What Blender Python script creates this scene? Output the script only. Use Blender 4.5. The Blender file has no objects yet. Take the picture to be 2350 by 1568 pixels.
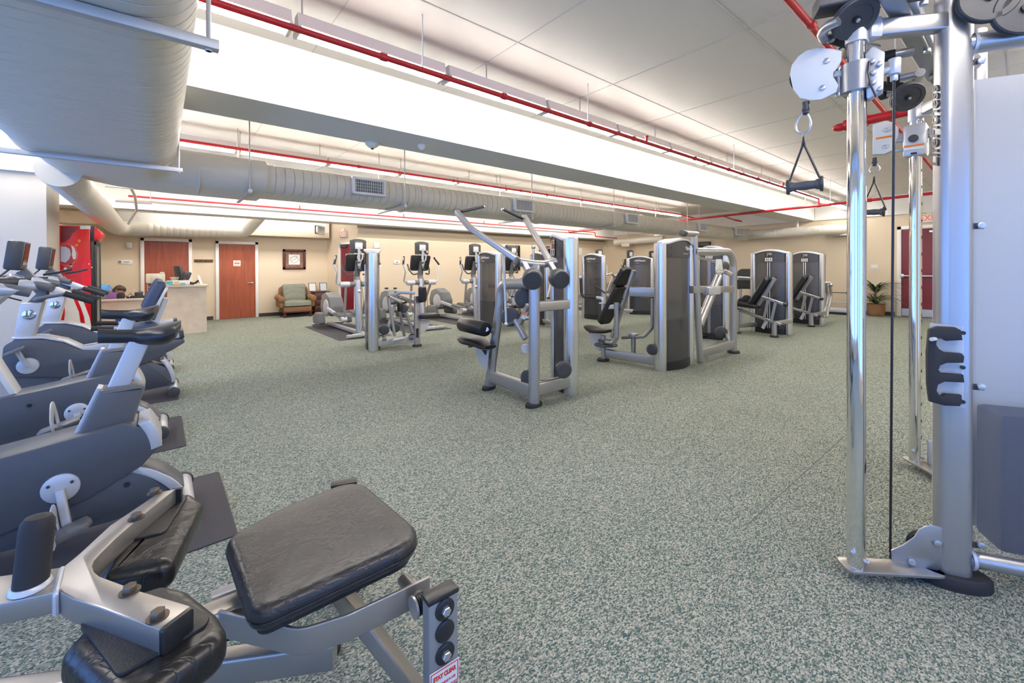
import bpy, bmesh, math, random
from mathutils import Vector, Matrix
random.seed(7)
PI = math.pi
scene = bpy.context.scene
COL = scene.collection
V = Vector

# ------------------------------------------------------------------ camera
CF, CYAW, CPIT, CROL, CCY, CH = 973.9, math.radians(50.39), math.radians(-0.35), math.radians(-0.19), 620.5, 1.38
_fw = V((math.cos(CYAW)*math.cos(CPIT), math.sin(CYAW)*math.cos(CPIT), math.sin(CPIT)))
_r0 = V((math.sin(CYAW), -math.cos(CYAW), 0)); _u0 = _r0.cross(_fw)
_rt = math.cos(CROL)*_r0 + math.sin(CROL)*_u0; _up = _rt.cross(_fw)
EYE = V((0, 0, CH))
def ray(px, py): return _fw*CF + _rt*(px-1175) - _up*(py-CCY)
def gz(px, py, z=0.0):
    r = ray(px, py); return EYE + r*((z-CH)/r.z)
def gx(px, py, x):
    r = ray(px, py); return EYE + r*(x/r.x)
def gy(px, py, y):
    r = ray(px, py); return EYE + r*(y/r.y)
def gd(px, py, d):
    return EYE + ray(px, py)*(d/CF)
def gpl(px, py, p0, n):
    r = ray(px, py); n = V(n); return EYE + r*((V(p0)-EYE).dot(n)/r.dot(n))
def zat(bx, by, px, py):
    r = ray(px, py); return CH + r.z*math.hypot(bx, by)/math.hypot(r.x, r.y)
def make_camera():
    cd = bpy.data.cameras.new('camera'); co = bpy.data.objects.new('camera', cd); COL.objects.link(co)
    cd.sensor_width = 36; cd.sensor_fit = 'HORIZONTAL'; cd.lens = CF/2350*36
    cd.shift_y = -(784-CCY)/2350; cd.clip_start = 0.05; cd.clip_end = 100
    m = Matrix((( _rt.x, _up.x, -_fw.x, EYE.x), (_rt.y, _up.y, -_fw.y, EYE.y), (_rt.z, _up.z, -_fw.z, EYE.z), (0, 0, 0, 1)))
    co.matrix_world = m; scene.camera = co

# ------------------------------------------------------------------ materials
MATS = {}
def mat(name, col, rough=0.5, metal=0.0, emit=None, bump=None, spec=0.5, coat=0.0, alpha=1.0, trans=0.0, vary=None):
    if name in MATS: return MATS[name]
    m = bpy.data.materials.new(name); m.use_nodes = True
    nt = m.node_tree; b = nt.nodes['Principled BSDF']
    b.inputs['Base Color'].default_value = (*col, 1); b.inputs['Roughness'].default_value = rough
    b.inputs['Metallic'].default_value = metal; b.inputs['Specular IOR Level'].default_value = spec
    b.inputs['Coat Weight'].default_value = coat; b.inputs['Alpha'].default_value = alpha
    b.inputs['Transmission Weight'].default_value = trans
    if emit:
        b.inputs['Emission Color'].default_value = (*emit[0], 1); b.inputs['Emission Strength'].default_value = emit[1]
    tc = None
    def coords():
        nonlocal tc
        if tc is None: tc = nt.nodes.new('ShaderNodeTexCoord')
        return tc.outputs['Object']
    if bump:
        n = nt.nodes.new('ShaderNodeTexNoise'); n.inputs['Scale'].default_value = bump[0]; n.inputs['Detail'].default_value = bump[2] if len(bump) > 2 else 3
        bp = nt.nodes.new('ShaderNodeBump'); bp.inputs['Strength'].default_value = bump[1]; bp.inputs['Distance'].default_value = 0.01
        nt.links.new(coords(), n.inputs['Vector']); nt.links.new(n.outputs['Fac'], bp.inputs['Height']); nt.links.new(bp.outputs['Normal'], b.inputs['Normal'])
    if vary:
        n = nt.nodes.new('ShaderNodeTexNoise'); n.inputs['Scale'].default_value = vary[0]; n.inputs['Detail'].default_value = 4
        mp = nt.nodes.new('ShaderNodeMapping'); mp.inputs['Scale'].default_value = vary[2] if len(vary) > 2 else (1, 1, 1)
        cr = nt.nodes.new('ShaderNodeValToRGB'); cr.color_ramp.elements[0].position = .35; cr.color_ramp.elements[1].position = .65
        cr.color_ramp.elements[0].color = (*col, 1); cr.color_ramp.elements[1].color = (*vary[1], 1)
        nt.links.new(coords(), mp.inputs['Vector']); nt.links.new(mp.outputs['Vector'], n.inputs['Vector'])
        nt.links.new(n.outputs['Fac'], cr.inputs['Fac']); nt.links.new(cr.outputs['Color'], b.inputs['Base Color'])
    MATS[name] = m
    return m

# ------------------------------------------------------------------ mesh builder
def circ(r, n=16): return [(r*math.cos(2*PI*i/n), r*math.sin(2*PI*i/n)) for i in range(n)]
def oval(a, b, n=24): return [(a*math.cos(2*PI*i/n), b*math.sin(2*PI*i/n)) for i in range(n)]
def rrect(w, h, r=None, n=3):
    if r is None: r = min(w, h)*0.18
    out = []
    for cx, cy, a0 in ((w/2-r, h/2-r, 0), (-w/2+r, h/2-r, PI/2), (-w/2+r, -h/2+r, PI), (w/2-r, -h/2+r, 1.5*PI)):
        for i in range(n+1):
            a = a0+PI/2*i/n; out.append((cx+r*math.cos(a), cy+r*math.sin(a)))
    return out
def fillet(pts, r, n=6):
    pts = [V(p) for p in pts]
    if r <= 0 or len(pts) < 3: return pts
    out = [pts[0]]
    for i in range(1, len(pts)-1):
        a, b, c = pts[i-1], pts[i], pts[i+1]
        d1 = (a-b); d2 = (c-b); l1, l2 = d1.length, d2.length
        d1.normalize(); d2.normalize()
        ang = d1.angle(d2)
        if ang > PI-0.02: out.append(b); continue
        rr = r[i-1] if isinstance(r, (list, tuple)) else r
        t = min(rr/math.tan(ang/2), l1*0.49, l2*0.49); re = t*math.tan(ang/2)
        bis = (d1+d2).normalized(); cen = b+bis*(re/math.sin(ang/2))
        p1, p2 = b+d1*t-cen, b+d2*t-cen
        tot = p1.angle(p2); ax = p1.cross(p2)
        if ax.length < 1e-9: out.append(b); continue
        ax.normalize()
        for k in range(n+1): out.append(cen+Matrix.Rotation(tot*k/n, 3, ax) @ p1)
    out.append(pts[-1]); return out
def inset_poly(poly, d):
    n = len(poly); out = []
    for i in range(n):
        p0, p1, p2 = poly[i-1], poly[i], poly[(i+1) % n]
        e1 = V((p1[0]-p0[0], p1[1]-p0[1])); e2 = V((p2[0]-p1[0], p2[1]-p1[1]))
        if e1.length < 1e-9: e1 = e2.copy()
        if e2.length < 1e-9: e2 = e1.copy()
        e1.normalize(); e2.normalize()
        n1 = V((-e1.y, e1.x)); n2 = V((-e2.y, e2.x)); nn = n1+n2
        if nn.length < 1e-6: nn = n1.copy()
        nn.normalize(); k = max(0.35, nn.dot(n1))
        out.append((p1[0]+nn.x*d/k, p1[1]+nn.y*d/k))
    return out
def area2(poly): return sum(poly[i-1][0]*poly[i][1]-poly[i][0]*poly[i-1][1] for i in range(len(poly)))/2
def round_poly(pts, r, n=5):
    k = len(pts); out = []
    for i in range(k):
        a, b, c = V((*pts[i-1], 0)), V((*pts[i], 0)), V((*pts[(i+1) % k], 0))
        rr = r[i] if isinstance(r, (list, tuple)) else r
        if rr <= 0: out.append((b.x, b.y)); continue
        f = fillet([b+(a-b)*0.98, b, b+(c-b)*0.98], rr, n)[1:-1]
        out += [(q.x, q.y) for q in f]
    return out
def arc2(cx, cy, r, a0, a1, n=10):
    return [(cx+r*math.cos(math.radians(a0+(a1-a0)*i/n)), cy+r*math.sin(math.radians(a0+(a1-a0)*i/n))) for i in range(n+1)]

class MB:
    def __init__(s): s.v = []; s.f = []; s.mi = []; s.cur = 0
    def add(s, vs, fs):
        b = len(s.v); s.v += [tuple(v) for v in vs]; s.f += [tuple(i+b for i in f) for f in fs]; s.mi += [s.cur]*len(fs); return s
    def m(s, i): s.cur = i; return s
    def rings(s, rings, closed=True, cap0=True, cap1=True):
        n = len(rings[0]); vs = [p for r in rings for p in r]; fs = []
        for i in range(len(rings)-1):
            for j in range(n if closed else n-1):
                k = (j+1) % n; fs.append((i*n+j, i*n+k, (i+1)*n+k, (i+1)*n+j))
        if closed and cap0: fs.append(tuple(range(n-1, -1, -1)))
        if closed and cap1: fs.append(tuple((len(rings)-1)*n+j for j in range(n)))
        return s.add(vs, fs)
    def sweep(s, path, prof, up=(0, 0, 1), scale=None, cap0=True, cap1=True):
        path = [V(p) for p in path]; rings = []; up = V(up); n = len(path)
        ts = []
        for i in range(n):
            a = path[max(i-1, 0)]; b = path[min(i+1, n-1)]
            d1 = (path[i]-a).normalized() if i > 0 else None; d2 = (b-path[i]).normalized() if i < n-1 else None
            t = (d1+d2).normalized() if d1 and d2 else (d1 or d2); ts.append(t)
        side = ts[0].cross(up)
        if side.length < 1e-3: side = ts[0].cross(V((1, 0, 0)))
        side.normalize(); u = side.cross(ts[0]).normalized()
        for i in range(n):
            if i > 0:
                ax = ts[i-1].cross(ts[i])
                if ax.length > 1e-8:
                    R = Matrix.Rotation(ts[i-1].angle(ts[i]), 3, ax.normalized()); u = (R @ u)
                side = ts[i].cross(u).normalized(); u = side.cross(ts[i]).normalized()
            k = 1.0
            if 0 < i < n-1:
                c = (path[i]-path[i-1]).normalized().dot((path[i+1]-path[i]).normalized()); k = 1/max(0.5, math.sqrt(max(0.0, (1+c)/2)))
            sc = scale[i] if scale else 1.0
            rings.append([path[i]+side*(x*sc)+u*(y*sc) for x, y in prof])
        return s.rings(rings, True, cap0, cap1)
    def tube(s, path, r, n=14, fr=0, up=(0, 0, 1), fn=6): return s.sweep(fillet(path, fr, fn), circ(r, n), up)
    def bar(s, path, w, h, fr=0, up=(0, 0, 1), rad=None, fn=6): return s.sweep(fillet(path, fr, fn), rrect(w, h, rad), up)
    def ovalbar(s, path, a, b, fr=0, up=(0, 0, 1), n=24, fn=6): return s.sweep(fillet(path, fr, fn), oval(a, b, n), up)
    def box(s, lo, hi, bev=0.0):
        lo, hi = V(lo), V(hi); c = (lo+hi)/2; d = hi-lo
        if bev <= 0:
            vs = [(x, y, z) for z in (lo.z, hi.z) for y in (lo.y, hi.y) for x in (lo.x, hi.x)]
            return s.add(vs, [(0, 2, 3, 1), (4, 5, 7, 6), (0, 1, 5, 4), (2, 6, 7, 3), (0, 4, 6, 2), (1, 3, 7, 5)])
        return s.obox(c, d, bev=bev)
    def obox(s, c, d, rx=0, ry=0, rz=0, bev=0.0, M=None):
        bm = bmesh.new(); bmesh.ops.create_cube(bm, size=1)
        for v in bm.verts: v.co = V((v.co.x*d[0], v.co.y*d[1], v.co.z*d[2]))
        if bev > 0: bmesh.ops.bevel(bm, geom=bm.edges[:], offset=min(bev, min(d)*0.49), segments=2, profile=0.5, affect='EDGES')
        if M is None:
            from mathutils import Euler
            M = Euler((rx, ry, rz)).to_matrix()
        c = V(c); vs = [c+M @ v.co for v in bm.verts]
        bm.verts.index_update(); fs = [tuple(v.index for v in f.verts) for f in bm.faces]; bm.free()
        return s.add(vs, fs)
    def lathe(s, o, d, prof, n=20, cap0=True, cap1=True):
        o = V(o); d = V(d).normalized(); a = d.cross(V((0, 0, 1)))
        if a.length < 1e-3: a = d.cross(V((1, 0, 0)))
        a.normalize(); b = d.cross(a)
        return s.rings([[o+d*h+(a*math.cos(2*PI*i/n)+b*math.sin(2*PI*i/n))*r for i in range(n)] for r, h in prof], True, cap0, cap1)
    def cyl(s, p, q, r, n=18, bev=0.0):
        p, q = V(p), V(q); L = (q-p).length
        pr = [(r, 0), (r, L)] if bev <= 0 else [(r-bev, 0), (r-bev*.3, bev*.3), (r, bev), (r, L-bev), (r-bev*.3, L-bev*.3), (r-bev, L)]
        return s.lathe(p, q-p, pr, n)
    def ball(s, c, r, n=14, m=8, sc=(1, 1, 1)):
        rings = []
        for i in range(1, m):
            a = PI*i/m; rings.append([V(c)+V((r*sc[0]*math.sin(a)*math.cos(2*PI*j/n), r*sc[1]*math.sin(a)*math.sin(2*PI*j/n), r*sc[2]*math.cos(a))) for j in range(n)])
        base = len(s.v); s.rings(rings, True, False, False)
        s.add([V(c)+V((0, 0, r*sc[2])), V(c)-V((0, 0, r*sc[2]))], [])
        t = len(s.v)-2
        for j in range(n):
            k = (j+1) % n
            s.f.append((base+k, base+j, t)); s.f.append((base+(m-2)*n+j, base+(m-2)*n+k, t+1)); s.mi += [s.cur]*2
        return s
    def prism(s, poly, o, u, v, th, bev=0.0):
        """poly in (u,v) coords at origin o, extruded th along u x v (centred)"""
        if area2(poly) < 0: poly = poly[::-1]
        o, u, v = V(o), V(u).normalized(), V(v).normalized(); w = u.cross(v)
        P = lambda pl, h: [o+u*a+v*b+w*h for a, b in pl]
        if bev > 0:
            ins = inset_poly(poly, bev); ins2 = inset_poly(poly, bev*.3)
            return s.rings([P(ins, -th/2), P(ins2, -th/2+bev*.3), P(poly, -th/2+bev), P(poly, th/2-bev), P(ins2, th/2-bev*.3), P(ins, th/2)])
        return s.rings([P(poly, -th/2), P(poly, th/2)])
    def cushion(s, poly, o, u, v, th, rad=None, dome=0.0, n=5, flat_bottom=True):
        if area2(poly) < 0: poly = poly[::-1]
        o, u, v = V(o), V(u).normalized(), V(v).normalized(); w = u.cross(v)
        rad = rad or th*0.45; rs = []
        P = lambda pl, h: [o+u*a+v*b+w*h for a, b in pl]
        if flat_bottom: rs.append(P(inset_poly(poly, rad*.25), 0)); rs.append(P(poly, rad*.3))
        else:
            for i in range(n): a = PI/2*i/n; rs.append(P(inset_poly(poly, rad*(1-math.sin(a))), rad*(1-math.cos(a))))
        for i in range(n+1):
            a = PI/2*i/n; rs.append(P(inset_poly(poly, rad*(1-math.cos(a))), th-rad+rad*math.sin(a)))
        top = inset_poly(poly, rad); c = (sum(p[0] for p in top)/len(top), sum(p[1] for p in top)/len(top))
        for k in (0.75, 0.45, 0.15):
            rs.append(P([(c[0]+(a-c[0])*k, c[1]+(b-c[1])*k) for a, b in top], th+dome*(1-k*k)))
        return s.rings(rs)
    def loft(s, secs, cap0=True, cap1=True): return s.rings(secs, True, cap0, cap1)
    def grid(s, P, nu, nv):
        vs = [P(i/nu, j/nv) for j in range(nv+1) for i in range(nu+1)]
        return s.add(vs, [(j*(nu+1)+i, j*(nu+1)+i+1, (j+1)*(nu+1)+i+1, (j+1)*(nu+1)+i) for j in range(nv) for i in range(nu)])

def make_obj(name, mb, mats, parent=None, off=None, sharp=38, local=False):
    me = bpy.data.meshes.new(name)
    if off is None: off = V((0, 0, 0))
    if parent is not None and not local: off = parent_origin(parent)
    me.from_pydata([tuple(V(v)-off) for v in mb.v], [], mb.f)
    if not isinstance(mats, (list, tuple)): mats = [mats]
    for m in mats: me.materials.append(m)
    me.polygons.foreach_set('material_index', mb.mi)
    bm = bmesh.new(); bm.from_mesh(me); bmesh.ops.recalc_face_normals(bm, faces=bm.faces[:]); bm.to_mesh(me); bm.free()
    me.polygons.foreach_set('use_smooth', [True]*len(me.polygons))
    me.set_sharp_from_angle(angle=math.radians(sharp))
    o = bpy.data.objects.new(name, me); COL.objects.link(o)
    if parent is not None: o.parent = parent
    return o
def parent_origin(p):
    t = V((0, 0, 0))
    while p is not None: t = t+p.location; p = p.parent
    return t
def tag(o, label, cat, group=None, kind=None):
    o['label'] = label; o['category'] = cat
    if group: o['group'] = group
    if kind: o['kind'] = kind
    return o
def thing(name, label, cat, loc=(0, 0, 0), rz=0, group=None):
    o = bpy.data.objects.new(name, None); COL.objects.link(o); o.empty_display_size = 0.1
    o.location = loc; o.rotation_euler = (0, 0, rz); return tag(o, label, cat, group)
def part(name, mb, mats, parent, local=False, **k): return make_obj(name, mb, mats, parent, local=local, **k)
def single(name, mb, mats, label, cat, group=None, origin=None):
    if origin is None:
        xs = [v[0] for v in mb.v]; ys = [v[1] for v in mb.v]; zs = [v[2] for v in mb.v]
        origin = V(((min(xs)+max(xs))/2, (min(ys)+max(ys))/2, min(zs)))
    o = make_obj(name, mb, mats, None, off=V(origin)); o.location = origin
    return tag(o, label, cat, group)
def struct(name, mb, mats, parent=None):
    o = make_obj(name, mb, mats, parent, local=True)
    if parent is None: o['kind'] = 'structure'
    return o
def copy_tree(o, parent=None):
    c = o.copy(); COL.objects.link(c)
    if parent is not None: c.parent = parent
    for ch in list(o.children): copy_tree(ch, c)
    return c
def dup(root, loc, rz=0.0, label=None, group=None):
    r = copy_tree(root); r.location = loc; r.rotation_euler = (0, 0, rz)
    if label: r['label'] = label
    if group: r['group'] = group
    return r
def text_mesh(name, body, size, o, u, v, m, parent=None, shear=0.0, depth=0.0006, align='CENTER', bold=0.0, local=False, sx=1.0):
    cu = bpy.data.curves.new(name, 'FONT'); cu.body = body; cu.size = size; cu.align_x = align; cu.align_y = 'CENTER'
    cu.shear = shear; cu.extrude = depth; cu.offset = bold; cu.resolution_u = 3
    t = bpy.data.objects.new(name, cu); COL.objects.link(t)
    dg = bpy.context.evaluated_depsgraph_get(); me = bpy.data.meshes.new_from_object(t.evaluated_get(dg))
    bpy.data.objects.remove(t); bpy.data.curves.remove(cu)
    off = V((0, 0, 0)) if (parent is None or local) else parent_origin(parent)
    o, u, v = V(o), V(u).normalized(), V(v).normalized(); w = u.cross(v)
    for vt in me.vertices: vt.co = o+u*(vt.co.x*sx)+v*vt.co.y+w*vt.co.z-off
    me.materials.clear(); me.materials.append(m)
    ob = bpy.data.objects.new(name, me); COL.objects.link(ob)
    if parent is not None: ob.parent = parent
    return ob
# ------------------------------------------------------------------ palette
def carpet_mat():
    m = bpy.data.materials.new('carpet_loop'); m.use_nodes = True; nt = m.node_tree; b = nt.nodes['Principled BSDF']
    b.inputs['Roughness'].default_value = 0.95; b.inputs['Specular IOR Level'].default_value = 0.1
    tc = nt.nodes.new('ShaderNodeTexCoord'); N = nt.nodes.new; L = nt.links.new
    mp = N('ShaderNodeMapping'); mp.inputs['Rotation'].default_value = (0, 0, 0.5); mp.inputs['Scale'].default_value = (1, 1.6, 1)
    L(tc.outputs['Object'], mp.inputs['Vector'])
    vo = N('ShaderNodeTexVoronoi'); vo.inputs['Scale'].default_value = 135; L(mp.outputs['Vector'], vo.inputs['Vector'])
    sep = N('ShaderNodeSeparateColor'); L(vo.outputs['Color'], sep.inputs['Color'])
    cr = N('ShaderNodeValToRGB'); e = cr.color_ramp.elements
    e[0].position = 0.0; e[0].color = (0.045, 0.085, 0.08, 1); e[1].position = 1.0; e[1].color = (0.44, 0.42, 0.36, 1)
    for p, c in ((0.22, (0.085, 0.12, 0.108, 1)), (0.40, (0.165, 0.195, 0.168, 1)), (0.62, (0.25, 0.265, 0.22, 1)), (0.8, (0.345, 0.345, 0.29, 1))):
        x = cr.color_ramp.elements.new(p); x.color = c
    L(sep.outputs['Red'], cr.inputs['Fac'])
    nz = N('ShaderNodeTexNoise'); nz.inputs['Scale'].default_value = 0.9; nz.inputs['Detail'].default_value = 5; L(tc.outputs['Object'], nz.inputs['Vector'])
    mr = N('ShaderNodeMapRange'); mr.inputs['To Min'].default_value = 1.08; mr.inputs['To Max'].default_value = 1.38; L(nz.outputs['Fac'], mr.inputs['Value'])
    mx = N('ShaderNodeMix'); mx.data_type = 'RGBA'; mx.blend_type = 'MULTIPLY'; mx.inputs['Factor'].default_value = 1
    L(cr.outputs['Color'], mx.inputs['A']); L(mr.outputs['Result'], mx.inputs['B']); L(mx.outputs['Result'], b.inputs['Base Color'])
    bp = N('ShaderNodeBump'); bp.inputs['Strength'].default_value = 0.55; bp.inputs['Distance'].default_value = 0.006
    iv = N('ShaderNodeMath'); iv.operation = 'SUBTRACT'; iv.inputs[0].default_value = 1; L(vo.outputs['Distance'], iv.inputs[1])
    L(iv.outputs['Value'], bp.inputs['Height']); L(bp.outputs['Normal'], b.inputs['Normal'])
    return m
def leather_mat(name, col, scale, rough=0.34):
    m = mat(name, col, rough); nt = m.node_tree; b = nt.nodes['Principled BSDF']; N = nt.nodes.new; L = nt.links.new
    tc = N('ShaderNodeTexCoord'); mp = N('ShaderNodeMapping'); mp.inputs['Scale'].default_value = (1.0, 1.8, 1); mp.inputs['Rotation'].default_value = (0, 0, 0.9)
    L(tc.outputs['Object'], mp.inputs['Vector'])
    wn = N('ShaderNodeTexNoise'); wn.inputs['Scale'].default_value = scale*.35; wn.inputs['Detail'].default_value = 2; L(mp.outputs['Vector'], wn.inputs['Vector'])
    ad = N('ShaderNodeMix'); ad.data_type = 'RGBA'; ad.blend_type = 'LINEAR_LIGHT'; ad.inputs['Factor'].default_value = 0.05
    L(mp.outputs['Vector'], ad.inputs['A']); L(wn.outputs['Color'], ad.inputs['B'])
    vo = N('ShaderNodeTexNoise'); vo.inputs['Scale'].default_value = scale*.8; vo.inputs['Detail'].default_value = 5; vo.inputs['Distortion'].default_value = 1.8; L(ad.outputs['Result'], vo.inputs['Vector'])
    s5 = N('ShaderNodeMath'); s5.operation = 'SUBTRACT'; s5.inputs[1].default_value = 0.5; L(vo.outputs['Fac'], s5.inputs[0]); ab = N('ShaderNodeMath'); ab.operation = 'ABSOLUTE'; L(s5.outputs['Value'], ab.inputs[0])
    mr = N('ShaderNodeMapRange'); mr.inputs['From Max'].default_value = 0.035; L(ab.outputs['Value'], mr.inputs['Value'])
    n2 = N('ShaderNodeTexNoise'); n2.inputs['Scale'].default_value = scale*2.2; n2.inputs['Detail'].default_value = 6; n2.inputs['Distortion'].default_value = 1.2; L(mp.outputs['Vector'], n2.inputs['Vector'])
    su = N('ShaderNodeMath'); su.operation = 'MULTIPLY_ADD'; L(n2.outputs['Fac'], su.inputs[0]); su.inputs[1].default_value = 1.2; L(mr.outputs['Result'], su.inputs[2])
    bp = N('ShaderNodeBump'); bp.inputs['Strength'].default_value = 0.26; bp.inputs['Distance'].default_value = 0.004; L(su.outputs['Value'], bp.inputs['Height']); L(bp.outputs['Normal'], b.inputs['Normal'])
    return m
M_carpet = carpet_mat()
M_wall = mat('tan_paint', (0.72, 0.605, 0.45), 0.75, bump=(60, .05))
M_wallw = mat('pale_paint', (0.56, 0.53, 0.47), 0.75, bump=(60, .05))
M_white = mat('white_paint', (0.84, 0.82, 0.78), 0.6, bump=(14, .10))
M_ceil = mat('ceiling_paint', (0.66, 0.635, 0.59), 0.42, bump=(5, .12, 5))
M_trim = mat('white_trim', (0.85, 0.84, 0.82), 0.4)
M_base = mat('dark_baseboard', (0.035, 0.025, 0.025), 0.5)
M_duct = mat('duct_paint', (0.72, 0.68, 0.59), 0.42, bump=(9, .06))
M_red = mat('red_pipe_paint', (0.45, 0.010, 0.018), 0.35)
M_wood = mat('cherry_veneer', (0.25, 0.055, 0.022), 0.38, vary=(3, (0.33, 0.08, 0.032), (6, 6, .5)))
M_burg = mat('burgundy_door_paint', (0.16, 0.012, 0.022), 0.35)
M_steel = mat('brushed_steel', (0.72, 0.72, 0.73), 0.32, 1.0)
M_galv = mat('galvanised_steel', (0.62, 0.62, 0.61), 0.45, 0.6)
M_silver = mat('silver_powder_coat', (0.47, 0.47, 0.48), 0.33, 0.8)
M_alu = mat('brushed_aluminium', (0.80, 0.80, 0.81), 0.27, 1.0)
M_chrome = mat('chrome_plate', (0.88, 0.88, 0.89), 0.05, 1.0)
M_shroud = mat('smoked_shroud', (0.17, 0.17, 0.18), 0.28, 0.55, alpha=0.5)
M_shroudcap = mat('charcoal_shroud_cap', (0.065, 0.065, 0.07), 0.3, 0.2)
M_black = mat('black_plastic', (0.018, 0.018, 0.02), 0.38)
M_dark = mat('charcoal_plastic', (0.05, 0.052, 0.058), 0.42)
M_grey = mat('grey_plastic', (0.17, 0.175, 0.18), 0.42)
M_rubber = mat('black_rubber', (0.022, 0.022, 0.025), 0.7)
M_mat = mat('rubber_mat', (0.06, 0.057, 0.066), 0.85, bump=(150, .35, 2))
M_vinyl = mat('black_vinyl', (0.012, 0.012, 0.015), 0.36, spec=0.38)
M_shell = mat('slate_bike_shell', (0.075, 0.085, 0.105), 0.42)
M_bsilver = mat('satin_silver_plastic', (0.62, 0.63, 0.66), 0.36, 0.35)
M_white_pl = mat('white_plastic', (0.80, 0.80, 0.78), 0.4)
M_paper = mat('white_paper', (0.82, 0.82, 0.80), 0.7)
M_tube = mat('lit_fluorescent_tube', (1, 1, 1), 0.5, emit=((1.0, 0.93, 0.86), 54.0))
M_redtext = mat('red_ink', (0.70, 0.05, 0.03), 0.5)
M_orange = mat('orange_ink', (0.75, 0.22, 0.03), 0.5)
M_logo = mat('pale_grey_print', (0.78, 0.78, 0.8), 0.4)
M_line = mat('dark_grey_print', (0.06, 0.06, 0.07), 0.5)
M_exitred = mat('exit_letter_red', (0.85, 0.12, 0.05), 0.5, emit=((1.0, 0.16, 0.06), 0.3))
M_glass = mat('dark_glass', (0.012, 0.012, 0.015), 0.06)
M_joint = mat('joint_line', (0.55, 0.53, 0.50), 0.6)

UPZ = V((0, 0, 1))
X0, X1, Y0, Y1, YR = -3.3, 15.82, -2.6, 13.95, 12.5
ZC, ZB = 3.375, 2.82
make_camera()

# ------------------------------------------------------------------ shell
m = MB(); m.box((X0-.2, Y0-.2, -0.1), (X1+.3, Y1+.2, 0)); fl = struct('floor', m, M_carpet)
a_, b_ = gz(1950, 990), gz(1715, 1205)
m = MB(); m.bar([a_, b_], .005, .002, rad=.0005); struct('carpet_seam', m, M_line, fl)
m = MB(); m.box((X0-.2, Y0-.2, ZC), (X1+.3, Y1+.2, ZC+.12))
m.m(1)
for yy in (0.11, 1.49, 2.87, 5.6, 8.4): m.box((X0, yy-.006, ZC-.004), (X1, yy+.006, ZC))
for i in range(-3, 10): m.box((2.45+1.36*i-.005, Y0, ZC-.003), (2.45+1.36*i+.005, 4.2, ZC)); m.box((2.45+1.36*i-.005, 4.9, ZC-.003), (2.45+1.36*i+.005, 11.8, ZC))
struct('ceiling', m, [M_ceil, M_joint])
# beams
m = MB(); m.box((X0, 4.2, ZB), (X1, 4.83, ZC)); m.box((X0, 4.19, ZB+.0), (X1, 4.2, ZB+.07)); struct('trim_1', m, M_white)
m = MB(); m.box((X0, 11.85, 2.63), (X1, 12.42, ZC)); struct('trim_2', m, M_white)
m = MB(); m.box((X1-.06, Y0, ZB), (X1, 4.19, ZC)); m.box((X1-.06, 4.83, ZB), (X1, 11.85, ZC)); struct('trim_3', m, M_white)
# walls
m = MB(); m.box((X0-.15, Y1, 0), (4.03, Y1+.15, ZC)); struct('wall_back', m, M_wall)
AW0, AW1 = V((4.03, Y1, 0)), V((4.45, YR, 0))
AU = (AW1-AW0).normalized(); AN = V((-AU.y, AU.x, 0)); AN = AN if AN.x < 0 else -AN   # faces the lobby
m = MB(); m.prism([(0, 0), ((AW1-AW0).length, 0), ((AW1-AW0).length, ZC), (0, ZC)], AW0-AN*.06, AU, (0, 0, 1), .12); struct('wall_alcove', m, M_wall)
m = MB(); m.box((4.45, YR, 0), (X1+.15, YR+.15, ZC)); struct('wall_rear', m, M_wall)
m = MB(); m.prism([(0, 2.28), (0, 2.54), (-.13, 2.54), (-.14, 2.52), (-.135, 2.46), (-.10, 2.38)], ((4.42+X1)/2, YR, 0), (0, 1, 0), UPZ, X1-4.42); struct('trim_7', m, M_wall)
m = MB(); m.box((X1, Y0-.15, 0), (X1+.15, YR+.15, ZC)); m.box((X1-.10, 9.55, 0), (X1, 9.94, ZC)); struct('wall_right', m, M_wall)
m = MB(); m.box((X0, 8.53, 0), (-1.2, 9.5, 2.68)); struct('wall_stub', m, M_wallw)
m = MB(); m.box((X0, 8.45, 2.68), (-1.12, 9.6, ZC)); struct('trim_4', m, M_white)
m = MB(); m.box((X0, 12.9, 2.36), (-.9, Y1, 2.62)); m.box((X0, 12.3, 2.62), (-.9, 12.42, 2.63)); struct('trim_5', m, M_wall)
# lower soffit over the lobby wall
m = MB(); m.box((-.9, 13.62, 2.30), (4.0, Y1, 2.47), .015); struct('trim_6', m, M_wall)
m = MB(); m.box((-.9, 13.64, 2.47), (4.0, Y1, ZC)); struct('trim_8', m, M_white)
# window walls behind and left of the viewer
def window_wall(name, a0, a1, fixed, axis, openings, z0, z1, n0):
    m = MB()
    def bx(p0, p1, q0, q1):
        if p1-p0 < 1e-4: return
        if axis == 'x': m.box((fixed-.15, p0, q0), (fixed, p1, q1))
        else: m.box((p0, fixed-.15, q0), (p1, fixed, q1))
    bx(a0, a1, 0, z0); bx(a0, a1, z1, ZC); c = a0
    for o0, o1 in openings: bx(c, o0, z0, z1); c = o1
    bx(c, a1, z0, z1); struct(name, m, M_wallw)
    for k, (o0, o1) in enumerate(openings):
        f = MB(); w = .05
        def fb(p0, p1, q0, q1):
            if axis == 'x': f.box((fixed-.10, p0, q0), (fixed-.04, p1, q1))
            else: f.box((p0, fixed-.10, q0), (p1, fixed-.04, q1))
        fb(o0, o1, z0, z0+w); fb(o0, o1, z1-w, z1); fb(o0, o0+w, z0, z1); fb(o1-w, o1, z0, z1); c = (o0+o1)/2; fb(c-w/2, c+w/2, z0, z1)
        struct('window_%d' % (n0+k), f, M_trim)
WIN_L = [(-2.0, 0.9), (1.2, 4.2), (4.6, 8.1)]
WIN_F = [(-2.7, -0.2), (0.3, 3.0)]
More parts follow.
